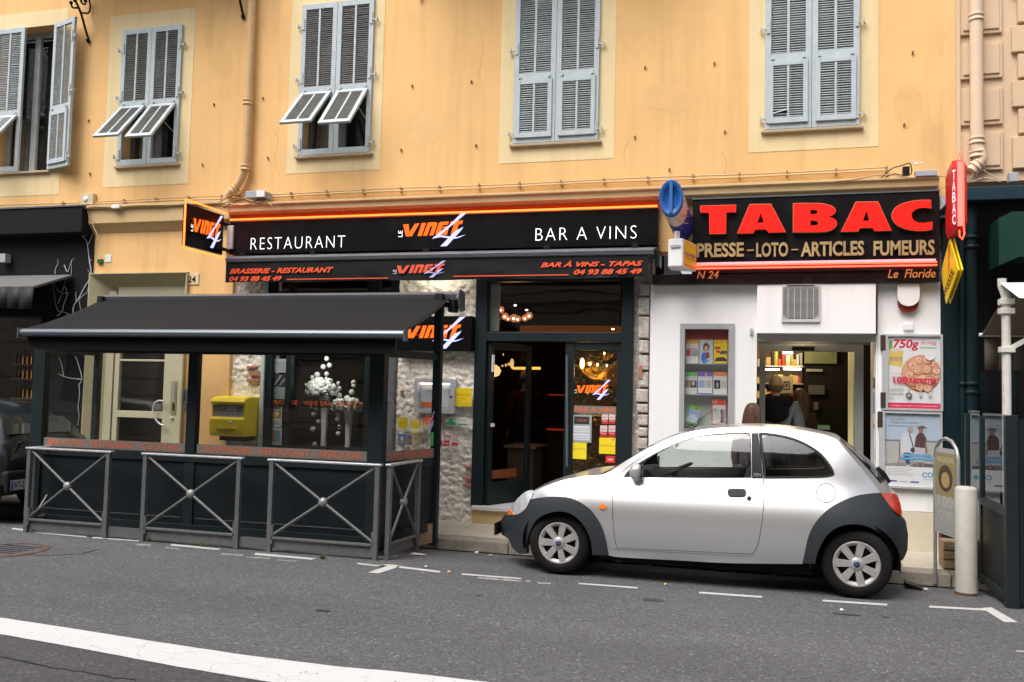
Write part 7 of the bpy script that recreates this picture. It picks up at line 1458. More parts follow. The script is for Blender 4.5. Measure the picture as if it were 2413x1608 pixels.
def Ys(x, z):
    y = 7.68; t = z-.50
    y += ytab(z)
    a = max(0, -1.66-x); b = max(0, x-.55)
    y += .55*(a/.70)**2.6 + .50*(b/.64)**2.3
    return min(y, YC-.02)
def side(u, v):
    Y = 7.78
    for k in range(60):
        p = W(u, v, Y); Y += .5*(Ys(p.x, p.z)-Y)
    p = W(u, v, Y); return Vector((p.x, p.z))
cpx = lambda a, b: (1160+a/2.307, 960+b/2.307)
SD = lambda L, k=4: [side(*cpx(q.x, q.y)) for q in catmull([Vector(p) for p in L], k)]
def offset(loop, d):
    n = len(loop); area = sum(loop[i].x*loop[(i+1)%n].y-loop[(i+1)%n].x*loop[i].y for i in range(n)); s = 1 if area > 0 else -1; out = []
    for i in range(n):
        t = (loop[(i+1)%n]-loop[i-1]); 
        if t.length < 1e-9: out.append(loop[i].copy()); continue
        t.normalize(); out.append(loop[i]+Vector((t.y,-t.x))*d*s)
    return out
def inside(p, lp):
    c = False; n = len(lp)
    for i in range(n):
        a, b = lp[i], lp[i-1]
        if (a.y > p.y) != (b.y > p.y) and p.x < (b.x-a.x)*(p.y-a.y)/(b.y-a.y)+a.x: c = not c
    return c
def near(p, lp, d): return any((p-q).length_squared < d*d for q in lp)
def skin(name, outer, holes, off, m, parent, step=.04, both=True, thick=.012, **k):
    pts = []; edges = []
    for lp in [outer]+holes:
        q = []
        for i in range(len(lp)):
            a, b = lp[i], lp[(i+1)%len(lp)]; L = (b-a).length
            if L < 1e-5: continue
            n = max(1, int(L/step)); q += [a.lerp(b, j/n) for j in range(n)]
        s = len(pts); pts += q; edges += [(s+i, s+(i+1)%len(q)) for i in range(len(q))]
    bd = list(pts); x0 = min(p.x for p in outer); x1 = max(p.x for p in outer); z0 = min(p.y for p in outer); z1 = max(p.y for p in outer)
    x = x0+step
    while x < x1:
        z = z0+step*.5
        while z < z1:
            p = Vector((x, z))
            if inside(p, outer) and not any(inside(p, h) for h in holes) and not near(p, bd, step*.45): pts.append(p)
            z += step
        x += step
    vv, ee, ff, *_ = delaunay_2d_cdt([Vector((p.x,p.y)) for p in pts], edges, [], 2 if holes else 1, 1e-6)
    mb = MB(); V = [(v.x, Ys(v.x, v.y)-off, v.y) for v in vv]; F_ = []
    for f in ff:
        c = (vv[f[0]]+vv[f[1]]+vv[f[2]])/3
        if inside(c, outer) and not any(inside(c, h) for h in holes): F_.append(tuple(f))
    mb.add(V, F_, 0, True)
    me = mb.mesh(name, m); o = link(name, me, parent, **k)
    b = bmesh.new(); b.from_mesh(me)
    if sum(f.normal.y*f.calc_area() for f in b.faces) > 0: bmesh.ops.reverse_faces(b, faces=b.faces)
    b.to_mesh(me); b.free()
    if thick: s_ = o.modifiers.new('s', 'SOLIDIFY'); s_.thickness = thick; s_.offset = -1; es = o.modifiers.new('e','EDGE_SPLIT'); es.split_angle = rad(50)
    if both:
        me2 = me.copy()
        for v in me2.vertices: v.co.y = 2*YC - v.co.y
        me2.flip_normals(); o2 = link(name, me2, parent, **k)
        if thick: s_ = o2.modifiers.new('s', 'SOLIDIFY'); s_.thickness = thick; s_.offset = -1; es = o2.modifiers.new('e','EDGE_SPLIT'); es.split_angle = rad(50)
    return o
car = thing('silver_hatchback', 'small silver three door hatchback with grey bumpers parked at the kerb', 'car', (-.5, YC, 0))
d2 = lambda L: [p for p in L]
DUP = lambda *p: [q for q in p for _ in (0,1)]
# outlines traced on the near flank
fl_arch = [(545,803),(538,730),(505,650),(445,588),(380,566),(310,574),(250,604),(210,662),(190,735),(188,795)]
door_o = [(675,792),(675,792),(662,700),(655,620),(652,540),(654,480),(662,430),(680,385),(720,338),(780,292),(850,246),(920,207),(1000,168),(1080,142),(1150,130),(1250,121),(1350,118),(1420,119),(1445,128),(1452,150),(1463,250),(1472,330),(1477,400),(1478,480),(1474,570),(1465,650),(1452,720),(1434,775),(1412,799),(1395,800),(1200,791),(950,780),(760,772),(675,765)]
door_o = [(675,765),(675,765)] + door_o[2:]
win_f = [(712,380),(712,380),(740,345),(785,312),(840,277),(900,243),(960,213),(1020,188),(1080,168),(1150,152),(1220,144),(1300,139),(1375,137),(1398,143),(1406,165),(1408,260),(1409,384),(1409,384),(1200,385),(950,384)]
win_r = [(1480,386),(1480,386),(1468,280),(1458,180),(1453,140),(1453,140),(1500,142),(1560,150),(1620,164),(1680,186),(1740,218),(1790,256),(1830,305),(1853,345),(1857,366),(1840,376),(1790,382),(1650,385)]
flank = [(628,803),(628,803),(610,700),(580,630),(530,560),(470,515),(400,493),(300,492),(205,503),(205,503),(214,470),(222,458),(222,458),(300,425),(400,392),(500,374),(590,368),(640,348),(720,297),(800,248),(900,196),(1000,154),(1100,129),(1200,116),(1300,110),(1400,108),(1500,110),(1600,117),(1700,131),(1790,148),(1850,166),(1880,182),(1880,182),(1950,265),(2035,368),(2112,465),(2112,465),(2000,480),(1910,510),(1830,555),(1760,625),(1720,700),(1700,790),(1688,852),(1688,852),(1300,848),(1000,832),(700,816),(628,803)]
FL, DO, WF, WR = SD(flank, 3), SD(door_o, 3), SD(win_f, 4), SD(win_r, 4)
skin('body_side', FL, [offset(DO, .0), offset(WR, .004)], 0, M['silver'], car, step=.045)
skin('door', offset(DO, -.005), [offset(WF, .0)], 0.0005, M['silver'], car, step=.045)
GI = SD([(822,378),(822,378),(822,296),(860,270),(920,236),(980,207),(1040,184),(1100,165),(1170,152),(1250,146),(1330,142),(1380,142),(1396,150),(1402,180),(1404,380),(1404,380),(1200,379)], 4)
skin('window_trim', offset(WF, -.001), [GI], .002, M['trim'], car, step=.03, thick=.006)
skin('door_glass', GI, [], -.004, M['carglass'], car, step=.06, thick=0)
skin('quarter_trim', offset(WR, .002), [offset(WR, -.016)], .002, M['trim'], car, step=.03, thick=.006)
skin('quarter_glass', offset(WR, -.014), [], -.003, M['carglass'], car, step=.06, thick=0)
skin('pillar_panel', SD([(1409,140),(1409,140),(1446,140),(1446,140),(1460,250),(1472,386),(1472,386),(1411,386),(1411,386)], 3), [], .003, mat('pillar_black', (.014,.015,.017), .35), car, step=.05, thick=.004)
skin('sill_strip', SD([(672,770),(672,770),(1200,796),(1410,805),(1410,805),(1410,812),(1200,803),(672,777)], 2), [], .001, mat('sill_edge_grey', (.30,.30,.31), .4, metal=.4), car, step=.05, thick=.004)
# bumpers and wheel arch cladding
fb = [(85,583),(85,583),(120,584),(160,572),(190,540),(205,500),(205,500),(300,486),(400,488),(470,510),(535,556),(585,628),(612,700),(630,790),(632,803),(632,803),(545,803),(545,803)] + fl_arch[1:] + [(188,795),(150,797),(150,797),(112,762),(90,715),(66,695),(60,640),(66,600)]
rb = [(1686,846),(1686,846),(1700,785),(1720,698),(1760,620),(1830,550),(1910,505),(2000,475),(2118,463),(2118,463),(2150,520),(2190,580),(2222,600),(2222,600),(2245,628),(2257,700),(2254,780),(2228,832),(2228,832),(2180,832),(2180,832),(2172,760),(2130,700),(2060,655),(1980,635),(1900,643),(1830,682),(1790,740),(1765,800),(1755,850),(1755,850)]
FBL, RBL = SD(fb, 3), SD(rb, 3)
skin('front_bumper', FBL, [], .014, M['cladding'], car, step=.04, thick=.03)
skin('rear_bumper', RBL, [], .014, M['cladding'], car, step=.04, thick=.03)
HLp = SD([(214,450),(222,458),(212,490),(195,530),(165,566),(135,583),(110,584),(97,565),(108,535),(140,495),(180,460)], 3)
skin('headlight', HLp, [], .010, mat('headlight_lens', (.72,.73,.74), .12, metal=.35, var=.4, vs=14, coat=1), car, step=.03, thick=.03)
skin('indicator', SD([(84,583),(84,583),(95,551),(95,551),(108,566),(118,584),(118,584)], 2), [], .016, mat('amber_lens', (.85,.17,.01), .2), car, step=.03, thick=.02)
skin('tail_light', SD([(2112,466),(2112,466),(2185,468),(2205,492),(2222,545),(2224,592),(2224,592),(2195,572),(2160,535)], 3), [], .018, mat('tail_lens', (.55,.035,.006), .2, var=.5, vs=18, coat=1), car, step=.03, thick=.02)
skin('side_repeater', SD([(582,540),(590,530),(604,528),(618,534),(620,545),(608,553),(592,552)], 3), [], .012, mat('amber_lens', (.85,.17,.01)), car, step=.03, thick=.012)
skin('door_handle', SD([(1278,460),(1284,446),(1300,442),(1360,442),(1376,448),(1381,462),(1376,478),(1360,484),(1300,484),(1284,476)], 3), [], .013, M['trim'], car, step=.03, thick=.016)
skin('lock', SD([(1384,494),(1390,484),(1398,482),(1408,488),(1410,496),(1404,506),(1394,508),(1386,503)], 3), [], .004, M['trim'], car, step=.03, thick=.006)
cc, cr_ = (1815,467), 53
ringo = SD([(cc[0]+cr_*math.cos(t*.5236), cc[1]+(cr_-2)*math.sin(t*.5236)) for t in range(12)], 3)
skin('fuel_flap_seam', offset(ringo, .003), [offset(ringo, -.003)], .0015, mat('seam_dark', (.05,.05,.05), .6), car, step=.05, thick=0)
skin('fuel_flap', offset(ringo, -.003), [], .003, M['silver'], car, step=.05, thick=.003)
# roof, bonnet, screens: sections from the flank edge to the centre line
ST = [((205,478),(175,492)),((222,460),(222,452)),((300,425),(300,410)),((400,392),(400,378)),((500,374),(500,363)),((590,368),(590,357)),((640,348),(640,334)),((720,297),(720,287)),((800,248),(800,238)),((900,196),(900,184)),((1000,154),(1000,141)),
 ((1100,129),(1100,112)),((1200,116),(1200,103)),((1300,110),(1300,97)),((1400,108),(1400,95)),((1500,110),(1500,98)),((1600,117),(1600,104)),((1700,131),(1700,116)),((1790,148),(1790,131)),((1850,166),(1868,146)),((1880,182),(1890,160)),((1950,265),(1975,222)),((2035,368),(2085,315)),((2080,425),(2150,392)),((2112,465),(2205,500)),((2145,520),(2235,600))]
def section(i, n=14):
    e, c = ST[i]; E = side(*cpx(*e)); ye = Ys(E.x, E.y); Cc = W(*cpx(*c), YC-.18)
    E3 = Vector((E.x, ye, E.y)); C3 = Vector((Cc.x, YC, Cc.z)); dz = max(.004, C3.z-E3.z)
    K = Vector(((E3.x+C3.x)/2 if abs(E3.x-C3.x) > .05 else E3.x, min(ye+dz/.8, YC-.15), C3.z+.003))
    if i >= 20: K = Vector((C3.x*.8+E3.x*.2+.02, ye+(YC-ye)*.35, C3.z*.8+E3.z*.2))
    if i <= 1: K = Vector((C3.x, ye+(YC-ye)*.4, C3.z))
    H = [((1-t)**2*E3 + 2*t*(1-t)*K + t*t*C3) for t in [k/n for k in range(n+1)]]
    return H + [Vector((p.x, 2*YC-p.y, p.z)) for p in H[-2::-1]]
SEC = [section(i) for i in range(len(ST))]
def shell(name, i0, i1, k0, k1, m, th=.01, dz=0.0, **kw):
    rings = [SEC[i][k0:k1+1] for i in range(i0, i1+1)]
    rr = []
    for j in range(len(rings)-1):        # smooth subdivision along the length
        for s in range(3):
            t = s/3; a = rings[max(0,j-1)]; b = rings[j]; c = rings[j+1]; d = rings[min(len(rings)-1,j+2)]
            rr.append([0.5*((2*b[q])+(c[q]-a[q])*t+(2*a[q]-5*b[q]+4*c[q]-d[q])*t*t+(3*b[q]-a[q]-3*c[q]+d[q])*t**3)+Vector((0,0,dz)) for q in range(len(b))])
    rr.append([p+Vector((0,0,dz)) for p in rings[-1]])
    mb = MB(); mb.loft(rr, 0, closed=False, cap=False); me = mb.mesh(name, m); o = link(name, me, car, **kw)
    b = bmesh.new(); b.from_mesh(me)
    if sum(f.normal.z*f.calc_area() for f in b.faces) < 0: bmesh.ops.reverse_faces(b, faces=b.faces)
    b.to_mesh(me); b.free()
    if th: s_ = o.modifiers.new('s', 'SOLIDIFY'); s_.thickness = th; s_.offset = -1; es = o.modifiers.new('e','EDGE_SPLIT'); es.split_angle = rad(50)
    return o
n2 = 28
shell('bonnet', 0, 5, 0, n2, M['silver']); shell('roof', 11, 20, 0, n2, M['silver'])
shell('windscreen_pillar', 5, 11, 0, 3, M['silver']); shell('windscreen_pillar', 5, 11, n2-3, n2, M['silver']); shell('windscreen', 5, 11, 3, n2-3, M['carglass'], 0)
shell('tailgate', 20, 25, 0, 3, M['silver']); shell('tailgate', 20, 25, n2-3, n2, M['silver']); shell('rear_screen', 20, 23, 3, n2-3, M['carglass'], 0); shell('tailgate', 23, 25, 3, n2-3, M['silver'])
shell('tailgate_trim', 20, 23, 3, 4, M['trim'], .012, .003); shell('windscreen_edge', 5, 11, 2, 3, M['trim'], .008, .003)
# front and rear closing faces between the two flanks
def closing(name, L, off, m, bulge, th=.02):
    P = []
    for a, b in L: q = side(*cpx(a, b)); P.append(Vector((q.x, Ys(q.x, q.y)-off, q.y)))
    rings = []
    for p in P:
        r_ = []
        for k in range(13):
            t = k/12; y = p.y+(2*YC-2*p.y)*t; r_.append(Vector((p.x+bulge*4*t*(1-t), y, p.z)))
        rings.append(r_)
    mb = MB(); mb.loft(rings, 0, closed=False, cap=False); me = mb.mesh(name, m); o = link(name, me, car)
    bm = bmesh.new(); bm.from_mesh(me)
    if sum(f.normal.x*f.calc_area() for f in bm.faces)*(1 if bulge > 0 else -1) < 0: bmesh.ops.reverse_faces(bm, faces=bm.faces)
    bm.to_mesh(me); bm.free()
    if th: s_ = o.modifiers.new('s','SOLIDIFY'); s_.thickness = th; s_.offset = -1
closing('bumper_centre', [(86,582),(70,594),(61,620),(61,650),(67,695),(90,716),(112,763),(150,797)], .014, M['cladding'], -.035)
closing('nose_panel', [(205,480),(180,480),(140,505),(108,545),(95,562),(86,583)], .004, M['silver'], -.03)
closing('bumper_centre', [(2222,600),(2245,628),(2257,700),(2254,780),(2228,832)], .014, M['cladding'], .03)
closing('tailgate_lower', [(2150,470),(2185,470),(2205,494),(2221,545),(2223,600)], .006, M['silver'], .03)
q = side(*cpx(62,650)); mb = MB(); mb.box(q.x-.050, q.x-.030, YC-.17, YC+.26, q.y-.06, q.y+.05); part(mb, 'number_plate', M['trim'], car)
wpr = W(*cpx(2090,330), YC-.1); mb = MB(); mb.tube([wpr, wpr+Vector((.05,.0,-.05)), wpr+Vector((.10,.02,-.12))], [.022,.026,.02], 8); part(mb, 'rear_wiper', M['trim'], car)
# mirror
mp = side(*cpx(790,350)); 
for s in (1, -1):
    c = Vector((mp.x, YC-s*(YC-(Ys(mp.x,mp.y)-.085)), mp.y)); mb = MB(); mb.ball(c, .062, 18, sc=(.95,.75,1.2)); o = part(mb, 'mirror_housing', M['silver'], car)
    mb = MB(); mb.box(c.x+.045, c.x+.052, c.y-.045, c.y+.045, c.z-.062, c.z+.065); part(mb, 'mirror_glass', M['trim'], car)
    mb = MB(); mb.beam(c+Vector((-.01,s*.03,-.03)), (c.x-.02, c.y+s*.11, c.z-.05), .04, .035); part(mb, 'mirror_foot', M['trim'], car)
# aerial
a0, a1 = W(*cpx(1030,135), YC), W(*cpx(1222,2), YC); mb = MB(); mb.tube([a0, a1], [.0035,.0022], 6); part(mb, 'aerial', M['trim'], car)
# wheels
def lathe_y(mb, prof, c, n=48, sm=True, m=0): return mb.lathe(prof, c, (0,1,0), n, m, sm)
WHX = [W(1316,1291.6,7.73).x, W(2019,1332,7.73).x]
def wheel(x, s, z):
    yo = 7.735 if s > 0 else 2*YC-7.735; zc = z+.277
    t = mb = MB(); Rr = .277
    pr = [(.175,.02),(.185,.0),(.20,-.004),(.245,.004),(.262,.022),(Rr-.002,.05),(Rr,.08),(Rr,.13),(.262,.158),(.20,.17),(.175,.15)]
    lathe_y(mb, [(q,h*s) for q,h in pr], (x,yo,zc), 56); ty = part(mb, 'tyre', M['rubber'], car)
    mb = MB(); lathe_y(mb, [(.144,.022*s),(.160,.004*s),(.178,-.004*s),(.183,.004*s),(.180,.02*s)], (x,yo,zc), 48); 
    part(mb, 'hubcap_rim', M['cap'], car)
    mb = MB(); lathe_y(mb, [(0,.045*s),(.175,.045*s)], (x,yo,zc), 32, False); part(mb, 'wheel_dark', mat('wheel_inner', (.012,.012,.012), .8), car)
    mb = MB(); lathe_y(mb, [(0,-.012*s),(.030,-.010*s),(.052,-.002*s),(.062,.012*s),(.064,.03*s)], (x,yo,zc), 28); part(mb, 'hub', M['cap'], car)
    for k in range(7):
        a = math.pi/2*.86 + k*2*math.pi/7; ca, sa = math.cos(a), math.sin(a); mb = MB(); P = []
        for q, wd, h in ((.045,.026,0.0),(.11,.030,.000),(.168,.035,.002)):
            for w_, hh in ((-wd,.016),(-wd*.86,0),(wd*.86,0),(wd,.016)): P.append((x+ca*q-sa*w_, yo+(h+hh)*s, zc+sa*q+ca*w_))
        mb.add(P, [(4*i+j,4*i+4+j,4*i+5+j,4*i+1+j) for i in range(2) for j in range(3)]); part(mb, 'spoke', M['cap'], car)
    mb = MB(); lathe_y(mb, [(0,-.0145*s),(.023,-.014*s),(.026,-.008*s)], (x,yo,zc), 20); part(mb, 'badge', mat('blue_badge', (.006,.02,.09), .3), car)
    if s > 0:
        text('Ford', 0,0,0,0,0, M['cap'], car, basis=(Vector((x-.014,yo-.0155,zc-.006)), Vector((.028,0,0)), Vector((0,0,.013)), Vector((0,-1,0))), shear=.3)
for x in WHX: wheel(x, 1, 0.0); wheel(x, -1, -.05)
# inner arches, underbody, cabin
for x in WHX:
    for s in (1,-1):
        mb = MB(); yo = 7.76 if s > 0 else 2*YC-7.76; P = [(x+.335*math.cos(rad(t)), .28+.335*math.sin(rad(t))) for t in range(-10, 195, 12)]
        vs = [(a,yo,b) for a,b in P]+[(a,yo+.30*s,b) for a,b in P]; n = len(P); mb.add(vs, [(i,i+1,n+i+1,n+i) for i in range(n-1)]+[tuple(range(n,2*n))]); part(mb, 'arch_liner', M['dark'], car)
mb = MB(); mb.box(WHX[0]+.36, WHX[1]-.36, 7.80, 2*YC-7.80, .16, .24); mb.box(WHX[0]-.3, WHX[0]+.34, 8.07, 2*YC-8.07, .17, .5); mb.box(WHX[1]-.34, WHX[1]+.35, 8.07, 2*YC-8.07, .19, .5); part(mb, 'underbody', M['dark'], car)
zbl = side(*cpx(1200,385)).y; cx0, cx1 = side(*cpx(700,380)).x, side(*cpx(1850,370)).x
M['cabin'] = mat('cabin_trim', (.035,.037,.04), .8); M['seat'] = mat('seat_cloth', (.055,.06,.068), .95, var=.2, vs=20)
mb = MB(); mb.box(cx0+.05, cx1+.2, 7.95, 2*YC-7.95, .26, .28); part(mb, 'cabin_floor', M['cabin'], car)
xd = W(*cpx(930,330), YC).x; mb = MB(); mb.prism([(xd-.42,zbl-.02),(xd-.10,zbl+.03),(xd-.02,zbl-.05),(xd-.02,.5),(xd-.35,.45)], 7.98, 2*YC-7.98, sm=False); part(mb, 'dashboard', M['cabin'], car, bev=.02)
sw = Vector((xd+.12, YC-.27, zbl+.02)); mb = MB(); ax = Vector((-.42,0,.9)).normalized(); a_ = Vector((0,1,0)); b_ = ax.cross(a_)
mb.tube([sw+a_*.17*math.cos(t*.3927)+b_*.17*math.sin(t*.3927) for t in range(17)], .014, 8, cap=False); mb.tube([sw+a_*.16, sw-a_*.16], .014, 6); mb.tube([sw, sw-ax*.2], .03, 8); part(mb, 'steering_wheel', M['trim'], car)
for yy in (YC-.27, YC+.27):
    xs_ = W(*cpx(1330,300), YC).x; mb = MB(); mb.prism([(xs_-.42,.36),(xs_-.45,.50),(xs_-.05,.46),(xs_+.10,1.0),(xs_+.19,1.0),(xs_+.12,.36)], yy-.2, yy+.2); part(mb, 'seat', M['seat'], car, bev=.04)
    mb = MB(); mb.box(xs_+.09, xs_+.17, yy-.11, yy+.11, 1.03, 1.17); part(mb, 'headrest', M['seat'], car, bev=.04)
xr = W(*cpx(1800,300), YC).x; mb = MB(); mb.prism([(xr-.45,.40),(xr-.45,.56),(xr-.12,.56),(xr+.04,zbl+.10),(xr+.12,zbl+.10),(xr+.1,.4)], 8.0, 2*YC-8.0); part(mb, 'rear_bench', M['seat'], car, bev=.03)
mb = MB(); mb.box(cx0+.06, cx1+.15, 7.90, 7.92, .28, zbl-.04); mb.box(cx0+.06, cx1+.15, 2*YC-7.92, 2*YC-7.90, .28, zbl-.04); part(mb, 'door_lining', M['cabin'], car)
rp = W(*cpx(1180,165), YC); mb = MB(); mb.box(rp.x-.3, rp.x-.28, YC-.1, YC+.1, rp.z-.10, rp.z-.04); part(mb, 'rear_view_mirror', M['trim'], car, bev=.01)
gp = side(*cpx(1441,372)); text('MM', 0,0,0,0,0, M['greybox'], car, name='pillar_emblem', basis=(Vector((gp.x-.03,Ys(gp.x,gp.y)-.008,gp.y-.008)), Vector((.06,0,0)), Vector((0,.0,.03)), Vector((0,-1,0))), shear=.2)
# ---------------------------------------------------------------- dark car at the left edge, its tail just in view
dc = thing('dark_estate_car', 'dark grey car whose tail shows beside the terrace at the left edge', 'car', (-10, 8.6, 0))
M['darkpaint'] = mat('dark_grey_paint', (.014,.018,.022), .3, metal=.2, coat=.35, var=.1)
XT = W(4,1120,8.02).x; yl, yr = 8.02, 9.45; ym = (yl+yr)/2
def dring(x, z0, zb, zt_, wt, ins=0):
    w_ = (yr-yl)/2-ins; L = [(-w_+.04,z0),(-w_,z0+.15),(-w_-.01,.6),(-w_+.02,zb),(-wt,zt_-.06),(-wt+.12,zt_)]
    L = L+[(-a,b) for a,b in L[::-1]]; return [Vector((x, ym+a, b)) for a, b in L]
zr = W(30,958,8.3).z
secs = [(XT-4.1,.3,.7,.75,.5,.15),(XT-3.9,.25,.78,.85,.55,.05),(XT-3.1,.22,.86,.98,.58,0),(XT-2.5,.22,.9,1.38,.48,0),(XT-1.4,.22,.92,zr+.1,.48,0),(XT-.62,.24,.92,zr+.03,.47,0),(XT-.30,.26,.92,zr-.12,.46,.02),(XT-.12,.30,.90,.97,.52,.03),(XT-.03,.34,.80,.86,.56,.05),(XT,.38,.6,.66,.58,.08)]
mb = MB(); mb.loft([dring(x,a,b,c,d,e) for x,a,b,c,d,e in secs], 0); part(mb, 'body', M['darkpaint'], dc)
mb = MB(); yy = yl+.005; q = .02
mb.add([(XT-.30,yl+.10,1.0),(XT-1.3,yl+.085,1.0),(XT-1.3,yl+.20,zr),(XT-.66,yl+.21,zr-.05)], [(0,1,2,3)]); part(mb, 'side_glass', mat('dark_glass', (.02,.024,.02), .06, coat=1), dc)
mb = MB(); mb.add([(XT-.115,ym-.56,.98),(XT-.115,ym+.56,.98),(XT-.30,ym+.46,zr-.13),(XT-.30,ym-.46,zr-.13)], [(0,1,2,3)]); part(mb, 'rear_glass', mat('dark_glass', (.02,.024,.02)), dc)
mb = MB(); mb.box(XT-.06, XT+.05, yl+.03, yr-.03, .32, .58); part(mb, 'rear_bumper', mat('dark_bumper', (.012,.013,.014), .6), dc, bev=.03)
mb = MB(); mb.box(XT-.9, XT-.0, yl-.012, yl+.02, .27, .45); part(mb, 'side_cladding', mat('dark_bumper', (.012,.013,.014)), dc, bev=.01)
pz = W(50,1143,8.2).z; 
pa, pb2 = W(24,1150,8.05), W(79,1150,8.05)
ppl = bpy.data.objects
mb = MB(); XN = XT+.055; yv0, yv1 = WX(26,1143,XN).y, WX(82,1143,XN).y; mb.box(XN-.01, XN, yv0, yv1, pz-.055, pz+.055); part(mb, 'number_plate', M['whiteplastic'], dc)
p = Print((XN,yv0,pz-.05), (0,yv1-yv0,0), (0,0,.10), (1,0,0)); p.rect(0,0,1,1,(.55,.57,.6)); p.rect(0,0,.08,1,(.02,.05,.45)); p.txt('AT-2', .12,.15,.55,.85,(.02,.02,.03),bold=.02); p.build('plate_print', dc)
for x in (XT-.78, XT-3.2):
    for s, yo in ((1, yl-.01), (-1, yr+.01)):
        mb = MB(); mb.lathe([(0,.03*s),(.17,.03*s),(.19,.0),(.28,.01*s),(.30,.05*s),(.30,.16*s),(.2,.18*s)], (x,yo,.28), (0,1,0), 32); part(mb, 'wheel', M['rubber'], dc)
mb = MB(); mb.ball((XT-1.42, yl-.06, 1.02), .08, 12, sc=(.7,.8,1)); part(mb, 'door_mirror', M['darkpaint'], dc)
# ---------------------------------------------------------------- people
def skinned(name, V, E, Rd, m, parent, sub=2, root=0):
    me = bpy.data.meshes.new(name); me.from_pydata([tuple(v) for v in V], E, []); me.materials.append(m)
    o = bpy.data.objects.new(name, me); C.objects.link(o)
    sk = o.modifiers.new('skin', 'SKIN'); sk.use_smooth_shade = True; ss = o.modifiers.new('sub', 'SUBSURF'); ss.levels = sub; ss.render_levels = sub
    if me.skin_vertices:
        for i, q in enumerate(Rd): me.skin_vertices[0].data[i].radius = q if isinstance(q, tuple) else (q, q); me.skin_vertices[0].data[i].use_root = (i == root)
    dg = bpy.context.evaluated_depsgraph_get(); m2 = bpy.data.meshes.new_from_object(o.evaluated_get(dg)); m2.name = name
    bpy.data.objects.remove(o); bpy.data.meshes.remove(me)
    return link(name, m2, parent, local=True)
def person(lab, loc, rz, H, skinc, hairc, topc, legc, hair='short', hood=None, bulk=1.0, lean=0.0, arms='down', woman=False):
    # local frame: facing +y, feet at z = 0
    t = thing('person', lab, 'person', loc, rz); s = H/1.75; m_s = mat('skin_%02d' % int(skinc[0]*99), skinc, .55); m_t = mat('top_'+lab[:9].replace(' ','_'), topc, .85, var=.15, vs=12); m_l = mat('legs_'+lab[:9].replace(' ','_'), legc, .9)
    m_h = mat('hair_'+lab[:9].replace(' ','_'), hairc, .55, var=.4, vs=60)
    sw = (.17 if woman else .195)*bulk
    J = dict(pel=(0,0,.93), wai=(0,.0,1.08), che=(0,-.005,1.28), nk0=(0,-.005,1.44), nk1=(0,.005,1.52), hd=(0,.015,1.60),
      sl=(-sw,-.01,1.40), sr=(sw,-.01,1.40))
    if arms == 'down': J.update(el=(-sw-.05,-.02,1.12), wl=(-sw-.04,.06,.88), er=(sw+.05,-.02,1.12), wr=(sw+.04,.06,.88))
    else: J.update(el=(-sw-.06,.0,1.13), wl=(-sw+.06,.24,1.12), er=(sw+.06,.0,1.13), wr=(sw-.06,.24,1.12))
    J.update(hl=(-.09,0,.90), kl=(-.10,.02,.49), al=(-.10,-.02,.09), tl=(-.11,.13,.035), hr=(.09,0,.90), kr=(.10,.02,.49), ar=(.10,-.02,.09), tr=(.11,.13,.035))
    N = list(J); P = {k: Vector(v)*s for k, v in J.items()}
    for k in P: P[k].y += lean*max(0, P[k].z-.9*s)
    E_ = [('pel','wai'),('wai','che'),('che','nk0'),('nk0','nk1'),('nk1','hd'),('che','sl'),('che','sr'),('sl','el'),('el','wl'),('sr','er'),('er','wr'),('pel','hl'),('pel','hr'),('hl','kl'),('kl','al'),('al','tl'),('hr','kr'),('kr','ar'),('ar','tr')]
    Rd = dict(pel=(.14,.11),wai=(.125,.10),che=(.155,.115),nk0=(.075,.07),nk1=.052,hd=.06,sl=.065,sr=.065,el=.042,er=.042,wl=.026,wr=.026,hl=.085,hr=.085,kl=.058,kr=.058,al=.04,ar=.04,tl=.034,tr=.034)
    R_ = [tuple(a*s for a in (Rd[k] if isinstance(Rd[k], tuple) else (Rd[k],)*2)) for k in N]
    skinned('body', [P[k] for k in N], [(N.index(a), N.index(b)) for a, b in E_], R_, m_s, t)
    T = ['pel','wai','che','nk0','sl','sr','el','er','wl','wr']
    Rt = dict(pel=(.165,.135),wai=(.155,.13),che=(.185*bulk,.145*bulk),nk0=(.10,.09),sl=.085*bulk,sr=.085*bulk,el=.062*bulk,er=.062*bulk,wl=.045,wr=.045)
    Te = [e for e in E_ if e[0] in T and e[1] in T]
    skinned('jacket', [P[k] for k in T], [(T.index(a), T.index(b)) for a, b in Te], [tuple(a*s for a in (Rt[k] if isinstance(Rt[k], tuple) else (Rt[k],)*2)) for k in T], m_t, t)
    Lk = ['pel','hl','hr','kl','kr','al','ar']; Rl = dict(pel=(.16,.13),hl=.10,hr=.10,kl=.072,kr=.072,al=.058,ar=.058)
    Le = [e for e in E_ if e[0] in Lk and e[1] in Lk]
    skinned('trousers', [P[k] for k in Lk], [(Lk.index(a), Lk.index(b)) for a, b in Le], [tuple(a*s for a in (Rl[k] if isinstance(Rl[k], tuple) else (Rl[k],)*2)) for k in Lk], m_l, t)
    hc = P['hd']+Vector((0,.012,.055))*s
    mb = MB(); n = 20; rings = []
    for i in range(15):      # shaped head: cranium, jaw, chin
        a = math.pi*(.02+.96*i/14); z = math.cos(a)*.122; q = math.sin(a); rx = .076*q; ry = .095*q
        if z < -.02: f = min(1, (-z-.02)/.1); rx *= 1-.25*f; ry *= 1-.22*f
        off = .0 if z > 0 else .012*(-z/.12)
        rings.append([hc+Vector((math.cos(2*math.pi*k/n)*rx, math.sin(2*math.pi*k/n)*ry+off, z))*s for k in range(n)])
    mb.loft(rings, 0); part(mb, 'head', m_s, t, local=True)
    mb = MB()
